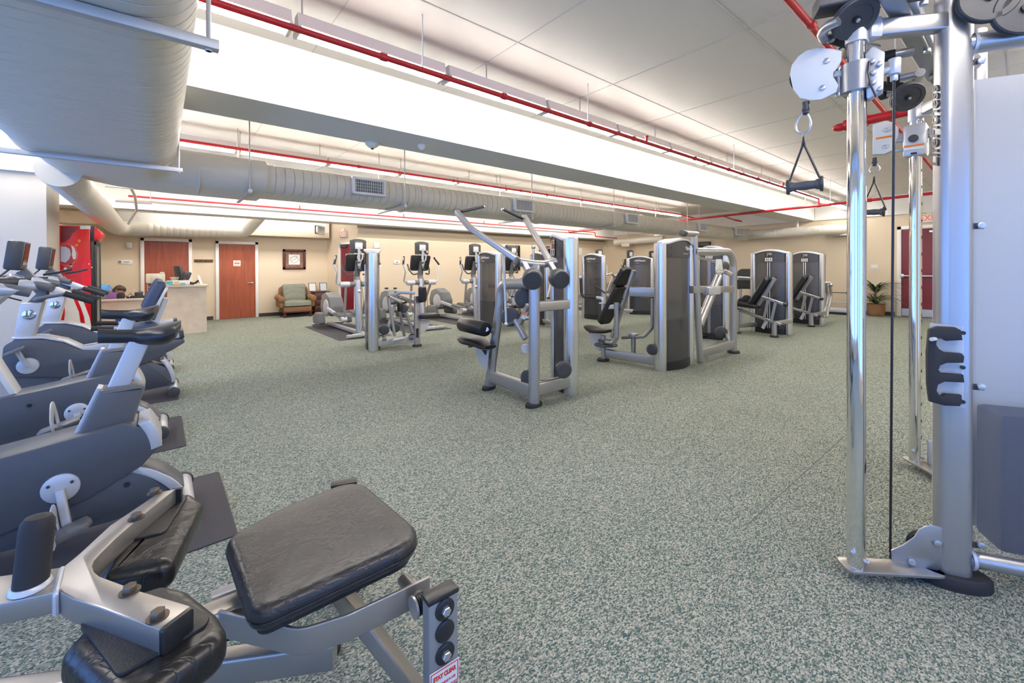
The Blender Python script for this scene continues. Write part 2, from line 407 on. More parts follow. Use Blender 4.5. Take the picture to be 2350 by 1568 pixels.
window_wall('wall_left', Y0, 8.53, X0, 'x', WIN_L, 0.25, 2.55, 1)
window_wall('wall_front', X0, X1, Y0, 'y', WIN_F, 0.25, 2.35, 4)
# hidden corner behind the stub wall
m = MB(); m.box((X0-.15, 9.5, 0), (X0, Y1, ZC)); struct('wall_lobby', m, M_wall)
# baseboards
m = MB(); m.box((0.98-1.9, Y1-.012, 0), (-.62, Y1, .10)); m.box((.78, Y1-.012, 0), (1.08, Y1, .1)); m.box((2.08, Y1-.012, 0), (4.03, Y1, .1)); struct('baseboard_back', m, M_base)
m = MB(); m.box((4.47, YR-.012, 0), (X1, YR, .1)); struct('baseboard_rear', m, M_base)
m = MB(); m.box((X1-.012, 2.32, 0), (X1, 9.55, .1)); m.box((X1-.012, Y0, 0), (X1, -.2, .1)); struct('baseboard_right', m, M_base)

# ------------------------------------------------------------------ doors of the lobby wall
def door(n, x0, x1, ztop, wallx=None, leaf=M_wood):
    fr = MB(); y = Y1; w = .075
    for a, b, c, d in ((x0, x0+w, 0, ztop), (x1-w, x1, 0, ztop), (x0, x1, ztop-w, ztop)): fr.box((a, y-.05, c), (b, y+.0, d), .006)
    o = struct('door_%d' % n, fr, M_trim)
    l = MB(); l.box((x0+w, y-.02, .01), (x1-w, y-.002, ztop-w)); struct('door_leaf', l, leaf, o)
    h = MB(); hx = x1-w-.075; h.cyl((hx, y-.02, .98), (hx, y-.065, .98), .022); h.bar([(hx, y-.06, .98), (hx-.12, y-.06, .975)], .022, .014); struct('door_handle', h, M_steel, o)
    return o
dl1 = door(1, gy(322, 600, Y1-.02).x, gy(441, 600, Y1-.02).x, gy(380, 547.5, Y1-.02).z)
dl2 = door(2, gy(494.5, 600, Y1-.02).x, gy(592.5, 600, Y1-.02).x, gy(540, 554.5, Y1-.02).z)
# exit door, right wall (double leaf)
def exit_door():
    yL = gx(2058.5, 640, X1-.03).y; zt = gx(2058.8, 520.5, X1-.03).z; yR = yL-2.1; w = .09; fr = MB()
    for a, b, c, d in ((yL-w, yL, 0, zt), (yR, yR+w, 0, zt), (yR, yL, zt-w, zt)): fr.box((X1-.06, a, c), (X1, b, d), .006)
    o = struct('door_3', fr, M_trim); ym = (yL+yR)/2
    for a, b, s in ((ym+.004, yL-w, 1), (yR+w, ym-.004, -1)):
        l = MB(); l.box((X1-.03, a, .01), (X1-.002, b, zt-w)); lf = struct('door_leaf', l, M_burg, o)
        k = MB(); k.box((X1-.034, a+.01, .02), (X1-.03, b-.01, .22)); struct('kick_plate', k, M_steel, o)
        p = MB(); zz = 1.12; p.bar([(X1-.09, a+.12, zz), (X1-.09, b-.04, zz)], .05, .035, up=(0, 0, 1)); p.box((X1-.10, a+.04, zz-.05), (X1-.03, a+.14, zz+.05), .01); p.box((X1-.10, b-.06, zz-.05), (X1-.03, b, zz+.05), .01); struct('push_bar', p, M_steel, o)
        c = MB(); c.box((X1-.09, a+.12, zt-w-.12), (X1-.03, a+.40, zt-w-.06), .008); c.bar([(X1-.06, a+.3, zt-w-.04), (X1-.22, a+.12, zt-w-.02)], .02, .012); struct('door_closer', c, M_steel, o)
exit_door()
def alcove_door():
    L = (AW1-AW0).length
    def s_at(px):
        p = gpl(px, 640, AW0, AN); return (p-AW0).dot(AU)
    s0 = s_at(781); s1 = min(s0+1.05, L-.02); zt = gpl(790, 556, AW0, AN).z; w = .07; o = None; fr = MB()
    for a, b, c, d in ((s0, s0+w, 0, zt), (s1-w, s1, 0, zt), (s0, s1, zt-w, zt)):
        fr.prism([(a, c), (b, c), (b, d), (a, d)], AW0+AN*.03, AU, (0, 0, 1), .06)
    o = struct('door_4', fr, M_trim)
    l = MB(); l.prism([(s0+w, .01), (s1-w, .01), (s1-w, zt-w), (s0+w, zt-w)], AW0+AN*.012, AU, (0, 0, 1), .02); struct('door_leaf', l, M_burg, o)
    c = MB(); p = AW0+AN*.05+AU*(s0+.25)+V((0, 0, zt-.13)); c.obox(p, (.28, .05, .06), rz=math.atan2(AU.y, AU.x), bev=.008); struct('door_closer', c, M_dark, o)
alcove_door()

# ------------------------------------------------------------------ fluorescent strip lights (visible fixtures carry the light)
def light_proto():
    r = thing('strip_light', 'x', 'strip light', (0, 0, 0))
    c = MB(); c.prism([(-.07, .0), (.07, 0), (.06, .04), (.045, .10), (-.045, .10), (-.06, .04)], (0, 0, 0), (0, 1, 0), (0, 0, 1), 1.20); part('channel', c, M_white_pl, r, local=True)
    for s in (-1, 1):
        t = MB(); t.cyl((-.575, s*.055, -.018), (.575, s*.055, -.018), .019, 10); part('tube', t, M_tube, r, local=True)
    for s in (-1, 1): part('socket', MB().box((s*.592-.012, -.08, -.042), (s*.592+.012, .08, .005), .004), M_white_pl, r, local=True)
    return r
LP = light_proto(); first = True
ROWS = [('in the row before the wide beam', [(0.12+1.24*i, 3.34, 3.10) for i in range(13)], 0),
        ('in the row above the long duct', [(0.25+1.24*i, 7.3, 3.10) for i in range(11)], 0),
        ('in the row before the rear beam', [(0.3+1.24*i, 10.9, 3.10) for i in range(12)], 0),
        ('in the row nearest the front windows', [(-1.5+1.24*i, -0.9, 3.10) for i in range(13)], 0),
        ('in the row beside the big duct', [(-1.5, 3.2+1.24*i, 3.02) for i in range(8)], PI/2),
        ('in the lobby row', [(0.6+1.24*i, 13.05, 3.15) for i in range(3)], 0)]
ordn = ['nearest', 'second', 'third', 'fourth', 'fifth', 'sixth', 'seventh', 'eighth', 'ninth', 'tenth', 'eleventh', 'twelfth', 'farthest']
for rn, (desc, pts, rz) in enumerate(ROWS):
    for i, p in enumerate(pts):
        lab = 'strip light, %s from the window end, %s' % (ordn[i], desc)
        o = LP if first else dup(LP, p, rz)
        first = False; o.location = p; o.rotation_euler = (0, 0, rz); o['label'] = lab; o['group'] = 'strip lights '+desc
# hanger rods of the rows
k = 0
for (yy, xs) in ((3.34, [0.8, 2.45, 3.81, 5.4, 7.67, 9.2, 10.9, 12.4]), (7.3, [0.9, 2.0, 3.4, 4.9, 5.61, 7.4, 8.36, 10.2, 12.0])):
    for x in xs:
        m = MB(); m.cyl((x, yy, 3.19), (x, yy, ZC), .007, 8); m.cyl((x, yy, ZC-.012), (x, yy, ZC), .02, 10)
        single('hanger_rod', m, M_galv, 'thin rod, %s from the window end, holding strip lights %s' % (ordn[int(xs.index(x))], 'before the wide beam' if yy < 5 else 'above the long duct'), 'hanger rod', 'hanger rods of the strip lights')

# ------------------------------------------------------------------ ducts
def corr(path, a, b, pitch, depth, n=32, up=(0, 0, 1)):
    """spiral seam duct: ribbed sweep of a flat oval"""
    path = [V(p) for p in path]; L = (path[-1]-path[0]).length; d = (path[-1]-path[0]).normalized(); pts = []; sc = []
    k = int(L/pitch); 
    for i in range(k):
        for f, s in ((0, 1.0), (.86, 1.0), (.90, 1-depth/min(a, b)), (.96, 1-depth/min(a, b))):
            pts.append(path[0]+d*((i+f)*pitch)); sc.append(s)
    pts.append(path[-1]); sc.append(1.0)
    m = MB(); m.sweep(pts, flat_oval(a, b, n), up, sc); return m
def flat_oval(a, b, n=32):
    out = []; h = n//2
    for i in range(h+1): t = -PI/2+PI*i/h; out.append((a-b+b*math.cos(t), b*math.sin(t)))
    for i in range(h+1): t = PI/2+PI*i/h; out.append((-(a-b)+b*math.cos(t), b*math.sin(t)))
    return out
BD = thing('air_duct', 'very large ribbed flat oval duct hanging overhead at upper left', 'air duct', (-.43, 0, 2.61))
part('ribbed_body', corr([(-.43, Y0+.01, 2.61), (-.43, 5.5, 2.61)], .57, .24, .105, .014, 40), M_duct, BD)
m = MB(); m.sweep(fillet([(-.43, 5.49, 2.60), (-.43, 6.65, 2.57), (1.05, 6.65, 2.56)], .62, 5), flat_oval(.5, .215, 36)); part('elbow', m, M_duct, BD)
for q in (6.05, ): pass
for a_, b_, w_, h_ in (((1.04, 6.65, 2.56), (1.07, 6.65, 2.56), .475, .205), ((-.43, 5.48, 2.605), (-.43, 5.52, 2.605), .58, .25), ((.35, 6.65, 2.56), (.365, 6.65, 2.56), .506, .222)): part('joint_band', MB().sweep([a_, b_], flat_oval(w_, h_, 36)), M_duct, BD)
LD = thing('air_duct', 'long ribbed duct running behind the wide beam to the right wall', 'air duct', (8, 6.65, 2.56))
part('ribbed_body', corr([(1.06, 6.65, 2.56), (14.9, 6.65, 2.54)], .45, .19, .11, .005, 28), M_duct, LD)
m = MB(); m.sweep(fillet([(14.88, 6.65, 2.53), (15.42, 6.65, 2.50), (15.42, 6.0, 2.48)], .3, 6), circ(.19, 20)); part('elbow', m, M_duct, LD)
for xx in (3.2, 6.4, 9.6, 12.9, 14.62): part('joint_band', MB().sweep([(xx, 6.65, 2.55), (xx+.03, 6.65, 2.55)], flat_oval(.462, .204, 28)), M_duct, LD)
WD = thing('air_duct', 'round ribbed duct running along the right wall below the ceiling', 'air duct', (15.42, 5, 2.48))
part('ribbed_body', corr([(15.42, 6.0, 2.48), (15.42, 3.85, 2.48)], .15, .15, .07, .006, 20), M_duct, WD)
m = MB(); m.tube([(15.42, 3.86, 2.48), (15.42, 3.6, 2.48), (15.6, 3.45, 2.46)], .15, 18, .2); part('elbow', m, M_duct, WD)
m = MB(); m.box((15.56, 3.18, 2.31), (15.8, 3.72, 2.62), .01); m.box((15.5, 3.2, 2.30), (15.58, 3.5, 2.34)); part('outlet_box', m, M_duct, WD)
SD = thing('air_duct', 'smooth round duct leaving the big duct along the left side', 'air duct', (-.78, 8, 2.32))
part('ribbed_body', corr([(-.80, 6.3, 2.40), (-.76, 12.7, 2.32)], .175, .175, .09, .004, 22), M_duct, SD)
m = MB(); m.tube([(-.76, 12.65, 2.32), (-.76, 13.2, 2.31), (-.2, 13.2, 2.315)], .165, 20, .3); part('elbow', m, M_duct, SD)
ED = thing('air_duct', 'round duct crossing above the two cherry office doors', 'air duct', (.6, 13.2, 2.32))
part('ribbed_body', corr([(-.24, 13.2, 2.315), (1.42, 13.2, 2.335)], .155, .155, .12, .003, 22), M_duct, ED)
m = MB(); m.tube([(1.40, 13.2, 2.335), (1.72, 13.2, 2.34), (2.02, 12.75, 2.78)], .155, 18, .25); part('elbow', m, M_duct, ED)
RD = thing('air_duct', 'short white round duct at the right wall above the far machines', 'air duct', (15.5, 11, 2.5))
m = MB(); m.tube([(15.5, 11.55, 2.48), (15.5, 9.2, 2.52)], .14, 18); m.ball((15.5, 11.55, 2.48), .14, 16, 8, (1, .6, 1)); part('body', m, M_duct, RD)
m = MB(); m.box((15.38, 10.75, 2.27), (15.62, 11.15, 2.40), .008); part('outlet_box', m, M_duct, RD)
m = MB(); m.cyl((15.5, 10.9, 2.6), (15.5, 10.9, ZC), .012, 8); part('rod', m, M_white_pl, RD)
m = MB(); m.cyl((15.42, 4.55, 2.62), (15.42, 4.55, 2.83), .03, 10); part('bracket', m, M_white_pl, WD)
# vents on the long duct
def vent_proto():
    r = thing('air_vent', 'x', 'air vent', (0, 0, 0))
    b = MB(); w, h = .25, .125
    for a, c, e, f in ((-w, w, h-.035, h), (-w, w, -h, -h+.035), (-w, -w+.04, -h, h), (w-.04, w, -h, h)): b.box((a, -.03, e), (c, .055, f), .004)
    b.box((-w, .02, -h), (w, .055, h)); part('frame', b, M_white_pl, r, local=True)
    k = MB(); k.box((-w+.04, .0, -h+.035), (w-.04, .02, h-.035)); part('opening', k, M_black, r, local=True)
    s = MB()
    for i in range(15): x = -w+.055+i*(2*w-.11)/14; s.box((x-.0035, -.02, -h+.035), (x+.0035, .004, h-.035))
    for z in (-.045, 0, .045): s.box((-w+.04, -.006, z-.003), (w-.04, .002, z+.003))
    part('louvre', s, M_white_pl, r, local=True); return r
vp = vent_proto(); vl = ['nearest to the big duct', 'second along', 'third along, in the middle', 'fourth along', 'farthest, at the right wall end']
for i, x in enumerate((2.37, 5.39, 8.93, 12.5, 15.0)):
    o = vp if i == 0 else dup(vp, (0, 0, 0)); o.location = (x, 6.15, 2.575); o['label'] = 'white louvred vent on the side of the long duct, '+vl[i]; o['group'] = 'vents of the long duct'
o = dup(vp, (3.62, 13.2, 2.50), 0.0, 'grey louvred wall vent high over the lobby near the exit sign', 'lobby vent'); o.rotation_euler = (0, 0, .9)
# struts under the ducts, each with its rods
def strut(p, q, rods, lab):
    t = thing('duct_strut', lab, 'strut', V(p)); m = MB(); m.bar([p, q], .045, .042, up=(0, 0, 1), rad=.004); part('channel', m, M_galv, t)
    for r in rods:
        m = MB(); m.cyl((r[0], r[1], p[2]-.03), (r[0], r[1], ZC if len(r) < 3 else r[2]), .009, 8); m.cyl((r[0], r[1], p[2]-.03), (r[0], r[1], p[2]-.022), .014, 6); part('rod', m, M_galv, t)
strut((-1.25, 2.24, 2.345), (.20, 2.24, 2.345), [(.165, 2.24), (-1.2, 2.24)], 'grey channel strut across the underside of the big duct, nearest')
strut((-1.25, 5.22, 2.335), (.17, 5.22, 2.335), [(.14, 5.22), (-1.2, 5.22)], 'grey channel strut across the big duct just before its elbow')
for i, (x, l) in enumerate(((.86, 'nearest to the big duct'), (2.93, 'second along'), (5.6, 'third along, behind the pulldown handles'), (8.2, 'fourth along'), (11.6, 'farthest along'))):
    strut((x, 6.12, 2.345), (x, 7.2, 2.345), [(x, 6.15), (x, 7.16)], 'thin grey strut under the long duct, '+l)
# loose conduit bent around the small duct
m = MB(); m.tube([(-.40, 8.2, 2.75), (-.33, 9.6, 2.62), (-.36, 11.2, 2.55), (-.52, 12.6, 2.44), (-.56, 12.95, 2.40)], .022, 8, .4); single('conduit', m, M_galv, 'thin grey conduit running beside the smooth round duct', 'conduit')
for i, yy in enumerate((8.6, 10.4, 12.0)):
    m = MB(); m.bar([(-.62, yy, 2.60), (-.12, yy, 2.60)], .04, .03); m.cyl((-.14, yy, 2.60), (-.14, yy, ZC if yy < 11.8 else 2.64), .007, 6); single('strut', m, M_galv, 'small cross strut beside the smooth round duct, %s' % ('nearest', 'middle', 'farthest')[i], 'strut', 'struts beside the smooth round duct')

# ------------------------------------------------------------------ sprinkler pipes
def pipe(path, r, lab, drops=(), couplings=(), n=12, hang=()):
    t = thing('sprinkler_pipe', lab, 'pipe', V(path[0])); m = MB(); m.tube(path, r, n, r*2.2); part('pipe_run', m, M_red, t)
    for c in couplings:
        m = MB(); d = (V(path[-1])-V(path[0])).normalized() if len(path) == 2 else c[1]; c = V(c[0]) if isinstance(c[0], (tuple, list, V)) else V(c)
        m.cyl(c-V(d)*r*1.3, c+V(d)*r*1.3, r*1.32, 12, r*.3); part('coupling', m, M_red, t)
    for c in drops:
        m = MB(); c = V(c); m.cyl(c, c+V((0, 0, .07)), r*.7, 8); m.cyl(c+V((0, 0, .07)), c+V((0, 0, .085)), r*1.2, 8); part('sprinkler_head', m, M_red, t)
    for c in hang:
        m = MB(); m.cyl(c, (c[0], c[1], ZC), .006, 8); part('rod', m, M_white_pl, t)
    return t
D = (1, 0, 0)
K = .94; PY, PZ = 3.22*K, CH+1.66*K
pipe([(-.6, PY, PZ), (11.667, PY, PZ)], .022, 'red sprinkler pipe along the strip lights before the wide beam', [(5.0*K, PY, PZ), (10.0*K, PY, PZ)], [(x*K, PY, PZ) for x in (1.36, 2.57, 3.84, 4.71, 6.3, 7.46, 8.7)], hang=[(1.7*K, PY, PZ), (3.81*K, PY, PZ), (7.67*K, PY, PZ)])
m = MB(); m.tube([(11.667, PY, PZ), (11.667, PY, 2.80)], .022, 12); single('pipe_riser', m, M_red, 'short red vertical pipe linking the lamp row pipe to the cross pipe', 'pipe')
pipe([(0, 6.93, 3.035), (12.6, 6.93, 3.035), (12.6, 6.75, 2.97), (13.2, 6.75, 2.95)], .022, 'dark red sprinkler pipe along the lamps above the long duct', [], [((2.5, 6.93, 3.035), D), ((4.3, 6.93, 3.035), D), ((6.0, 6.93, 3.035), D)])
pipe([(-.5, 11.62, 2.865), (14.2, 11.62, 2.865), (14.2, 11.62, 2.70), (15.7, 11.62, 2.68)], .020, 'long thin red pipe before the rear beam', [(2.7, 11.62, 2.87), (5.5, 11.62, 2.87), (8.4, 11.62, 2.87)], [((2.7, 11.62, 2.865), D), ((5.5, 11.62, 2.865), D), ((8.4, 11.62, 2.865), D)], hang=[(.8, 11.62, 2.865), (4.5, 11.62, 2.865)])
m = MB(); m.tube([(12.58, 11.62, 2.865), (12.58, 11.62, 2.79)], .02, 12); single('pipe_riser', m, M_red, 'short red drop from the thin rear pipe to the cross pipe', 'pipe')
XM = lambda y: 11.45+(y-1.0)*1.15/10.75
ZM = 2.786
pipe([(XM(1.0), 1.0, ZM), (XM(11.62), 11.62, ZM)], .030, 'thick red main crossing the room under the wide beam', [], [((XM(2.1), 2.1, ZM), (.1, 1, 0)), ((XM(PY), PY, ZM), (.1, 1, 0))], hang=[(XM(2.8), 2.8, ZM+.03), (XM(3.3), 3.3, ZM+.03), (XM(6.0), 6.0, ZM+.03)])
pipe([(XM(5.3), 5.3, ZM), (13.15, 5.5, ZM-.01), (13.15, 5.3, ZM-.07)], .022, 'short dark red branch pipe off the main under the wide beam', [], [])
pipe([(1.2, .93, 3.05), (XM(1.0), 1.0, 3.02), (XM(1.0), 1.0, ZM)], .024, 'red pipe under the near ceiling, upper right', [], [((3.45, .94, 3.045), D), ((4.9, .955, 3.04), D), ((7.4, .97, 3.03), D)])
PT = pipe([(4.92, .98, 2.70), (4.86, -.6, 2.70)], .040, 'thick bright red pipe behind the chrome columns with end fitting', [], [])
m = MB(); m.cyl((4.92, .97, 2.70), (4.925, 1.08, 2.695), .05, 14, .01); m.ball((4.93, 1.11, 2.69), .045, 12, 8, (1, 1.4, .8)); m.cyl((4.92, .90, 2.70), (4.92, .925, 2.70), .053, 14); part('end_fitting', m, M_red, PT)
m = MB(); m.cyl((4.9, .71, 2.70), (4.9, .73, 2.70), .043, 14); part('hanger_clamp', m, M_dark, PT); m = MB(); m.cyl((4.9, .72, 2.74), (4.9, .72, ZC), .004, 8); part('rod', m, M_white_pl, PT)
pipe([(1.62, 13.75, 2.66-.06), (3.72, 13.75, 2.585)], .02, 'short red pipe along the lobby wall above the framed picture', [], [((2.6, 13.75, 2.59), D), ((3.35, 13.75, 2.588), D)])

# ------------------------------------------------------------------ daylight and world
w = bpy.data.worlds.new('world'); scene.world = w; w.use_nodes = True
bg = w.node_tree.nodes['Background']; bg.inputs['Color'].default_value = (0.16, 0.36, 1.0, 1); bg.inputs['Strength'].default_value = 1.0
def win_light(name, loc, rot, sx, sy, e):
    l = bpy.data.lights.new(name, 'AREA'); l.shape = 'RECTANGLE'; l.size = sx; l.size_y = sy; l.energy = e; l.color = (0.20, 0.42, 1.0)
    o = bpy.data.objects.new(name, l); COL.objects.link(o); o.location = loc; o.rotation_euler = rot
for i, (a, b) in enumerate(WIN_L): win_light('daylight', (X0-.12, (a+b)/2, 1.4), (0, -PI/2, 0), 2.2, b-a, 21*(b-a))
for i, (a, b) in enumerate(WIN_F): win_light('daylight', ((a+b)/2, Y0-.12, 1.3), (PI/2, 0, 0), b-a, 2.0, 14*(b-a))
vs = scene.view_settings; scene.display_settings.display_device = 'sRGB'
vs.view_transform = 'Standard'; vs.look = 'None'; vs.exposure = 0.0; vs.gamma = 1.0; vs.use_curve_mapping = False
scene.cycles.max_bounces = 7; scene.cycles.diffuse_bounces = 4; scene.cycles.glossy_bounces = 3; scene.cycles.transmission_bounces = 3
scene.cycles.caustics_reflective = False; scene.cycles.caustics_refractive = False; scene.cycles.sample_clamp_indirect = 6.0
# ------------------------------------------------------------------ weight machines
H_T = 1.73
def lens(A, B, t0, bulge, n=12):
    """plan outline of a tower shroud from column A to column B: left side then right side"""
    A, B = V((A[0], A[1], 0)), V((B[0], B[1], 0)); u = (B-A).normalized(); w = V((-u.y, u.x, 0))
    return A, B, u, w
def tower(t, A, B, h=H_T, user=1, slot=True, logo=True, placard=True, rc=.066, bulge=.055, mono=True):
    A = V((A[0], A[1], 0)); B = V((B[0], B[1], 0)); u = (B-A).normalized(); w = V((-u.y, u.x, 0))*user; L = (B-A).length
    up = V((0, 0, 1)); n = 14; arch = .055; ha = h-.055
    col = []
    for c in (A, B):
        m = MB(); m.rings([[c+u*(x)+w*(y)+up*z for x, y in oval(rc, rc*1.25, 22)] for z in (0, ha)]); part('column', m, M_alu, t)
    def top(s): return ha-.012+arch*(1-(2*s-1)**2)
    def wall(side, s, z, d=0.0): return A+u*(rc*.8+(L-1.6*rc)*s)+w*side*(rc*.98+bulge*(1-(2*s-1)**2)+d)+up*z
    def panel(name, mt, sides, z0, z1, d=0.0):
        for sd in sides:
            m = MB(); f0 = [wall(sd, i/n, z0(i/n), d) for i in range(n+1)]; f1 = [wall(sd, i/n, z1(i/n), d) for i in range(n+1)]
            b0 = [wall(sd, i/n, z0(i/n), d-.02) for i in range(n+1)]; b1 = [wall(sd, i/n, z1(i/n), d-.02) for i in range(n+1)]
            m.rings([f0+b0[::-1], f1+b1[::-1]]); part(name, m, mt, t)
    hc = h-.245
    panel('base_band', M_black, (1, -1), lambda s: .004, lambda s: .115)
    panel('shroud_panel', M_shroud, (1, -1), lambda s: .118, lambda s: hc, -.004)
    panel('cap_panel', M_shroudcap, (1, -1), lambda s: hc+.002, top)
    m = MB(); rows = []
    for i in range(n+1):
        s = -.14+1.28*i/n; sc = min(max(s, 0), 1); e = 0 if 0 <= s <= 1 else (abs(s-sc))
        z = ha-.014+arch*(1-(2*s-1)**2) if 0 <= s <= 1 else ha-.014-.05*e; hw = rc*1.28+bulge*(1-(2*sc-1)**2)+.006
        if i in (0, n): hw *= .55
        p = A+u*(rc*.8+(L-1.6*rc)*s); rows.append([p+w*hw+up*z, p+w*hw+up*(z+.022), p+w*hw*.6+up*(z+.036), p-w*hw*.6+up*(z+.036), p-w*hw+up*(z+.022), p-w*hw+up*z])
    m.loft(rows); part('top_cover', m, M_bsilver, t)
    q = (A+B)/2; m = MB(); m.obox(q+up*.37, (L-2.6*rc, .12, .58), rz=math.atan2(u.y, u.x), bev=.01); part('weight_block', m, M_black, t)
    for i, s in enumerate((.12, .88)):
        for zz in (hc+.035, ha-.06):
            mm = MB(); p = wall(-1, s, zz, .0); mm.cyl(p+w*.002, p-w*.004, .009, 8); part('screw', mm, M_black, t)
    if logo:
        p = wall(-1, .68 if logo == 'R' else .5, hc+.125, .003); uu = -u if user > 0 else u
        uu = u if (u.cross(up)).dot(-w) > 0 else -u
        text_mesh('lettering', 'LifeFitness', .072, p, uu, up, M_logo, t, shear=.35, bold=.0012)
        p = wall(-1, .62, hc+.05, .003); text_mesh('lettering', 'PRO SERIES', .022, p, uu, up, M_logo, t)
        if mono:
            q = wall(-1, .5, .62, .0015); k = MB(); pts = [q+uu*(.05*math.cos(a))+up*(.085*math.sin(a)) for a in [2*PI*i/28 for i in range(29)]]
            k.sweep(pts, rrect(.005, .003), up=-w); part('monogram_ring', k, M_line, t); text_mesh('monogram', 'LF', .085, q-w*.001, uu, up, M_line, t, shear=.3, sx=.7)
    if slot:
        for d in (-.035, .035):
            m = MB(); a = wall(1, .5+d, .12, .004); b = wall(1, .5+d, hc, .004); m.cyl(a, b, .010, 8); part('guide_rod', m, M_alu, t)
        m = MB(); m.prism([(-.022, .12), (.022, .12), (.022, hc), (-.022, hc)], wall(1, .5, 0, -.0), u, up, .006); part('weight_slot', m, M_black, t)
        m = MB()
        for i in range(14):
            z = .14+.034*i; m.obox(wall(1, .5, z, .004), (.036, .006, .026), rz=math.atan2(u.y, u.x))
        part('weight_stack', m, M_dark, t)
    if placard:
        uu = u if (u.cross(up)).dot(w) > 0 else -u; q = wall(1, .5, h-.145, .004); a = math.atan2(u.y, u.x)
        m = MB(); m.obox(q, (.15, .005, .19), rz=a, bev=.002); pl = part('instruction_placard', m, M_black, t)
        for dx, mt in ((-.036, M_white_pl), (.036, M_white_pl)):
            m = MB(); m.obox(q+uu*dx-up*.045+w*.002, (.062, .004, .075), rz=a); part('instruction_card', m, mt, pl)
            m = MB(); f = q+uu*dx-up*.045+w*.005; m.ball(f+up*.022, .008, 8, 6); m.tube([f+up*.015, f-up*.008, f+uu*.014-up*.025], .006, 6); m.tube([f+up*.008, f+uu*.016+up*.006], .0045, 6); part('pictogram', m, M_dark, pl)
        m = MB(); f = q+uu*.0+up*.05+w*.003; m.tube([f-uu*.03+up*.03, f-uu*.018, f-uu*.03-up*.03], .009, 6); m.ball(f-uu*.018+up*.038, .011, 8, 6); part('figure_print', m, M_orange, pl)
        m = MB(); m.obox(f+uu*.025+up*.035, (.07, .003, .008), rz=a); m.obox(f+uu*.03+up*.015, (.06, .003, .004), rz=a); m.obox(f+uu*.03+up*.005, (.06, .003, .004), rz=a); part('print_lines', m, M_logo, pl)
def foot(t, c, a=.095, b=.06, ang=0, h=.035):
    m = MB(); c = V((c[0], c[1], 0)); R = Matrix.Rotation(ang, 3, 'Z')
    m.rings([[c+R @ V((x*k, y*k, 0))+V((0, 0, z)) for x, y in oval(a, b, 22)] for k, z in ((1, 0), (1.02, h*.3), (1.0, h*.8), (.9, h))]); return part('rubber_foot', m, M_rubber, t)
def obar(t, path, a=.055, b=.042, fr=0, up=(0, 0, 1), name='frame_tube', mt=None):
    m = MB(); m.ovalbar(path, a, b, fr, up); return part(name, m, mt or M_silver, t)
def rbar(t, path, w, h, fr=0, up=(0, 0, 1), name='frame_bar', mt=None, rad=None):
    m = MB(); m.bar(path, w, h, fr, up, rad); return part(name, m, mt or M_silver, t)
def rtube(t, path, r, fr=0, name='arm_tube', mt=None, n=14):
    m = MB(); m.tube(path, r, n, fr); return part(name, m, mt or M_silver, t)
def disc(t, c, d, r, th, name='pulley_cover', mt=None, n=26):
    m = MB(); c = V(c); d = V(d).normalized(); m.lathe(c-d*th/2, d, [(r*.9, 0), (r*.97, th*.1), (r, th*.25), (r, th*.75), (r*.97, th*.9), (r*.88, th), (r*.6, th*1.03)], n); return part(name, m, mt or M_dark, t)
def padbox(t, c, u, v, w_, l_, th, name='pad', rnd=.05, rad=.03, mt=None):
    """cushion of width w_ along u and length l_ along v, growing along u x v"""
    m = MB(); m.cushion(round_poly([(-w_/2, -l_/2), (w_/2, -l_/2), (w_/2, l_/2), (-w_/2, l_/2)], rnd), c, u, v, th, rad, .006); return part(name, m, mt or M_vinyl, t)
UP = V((0, 0, 1))

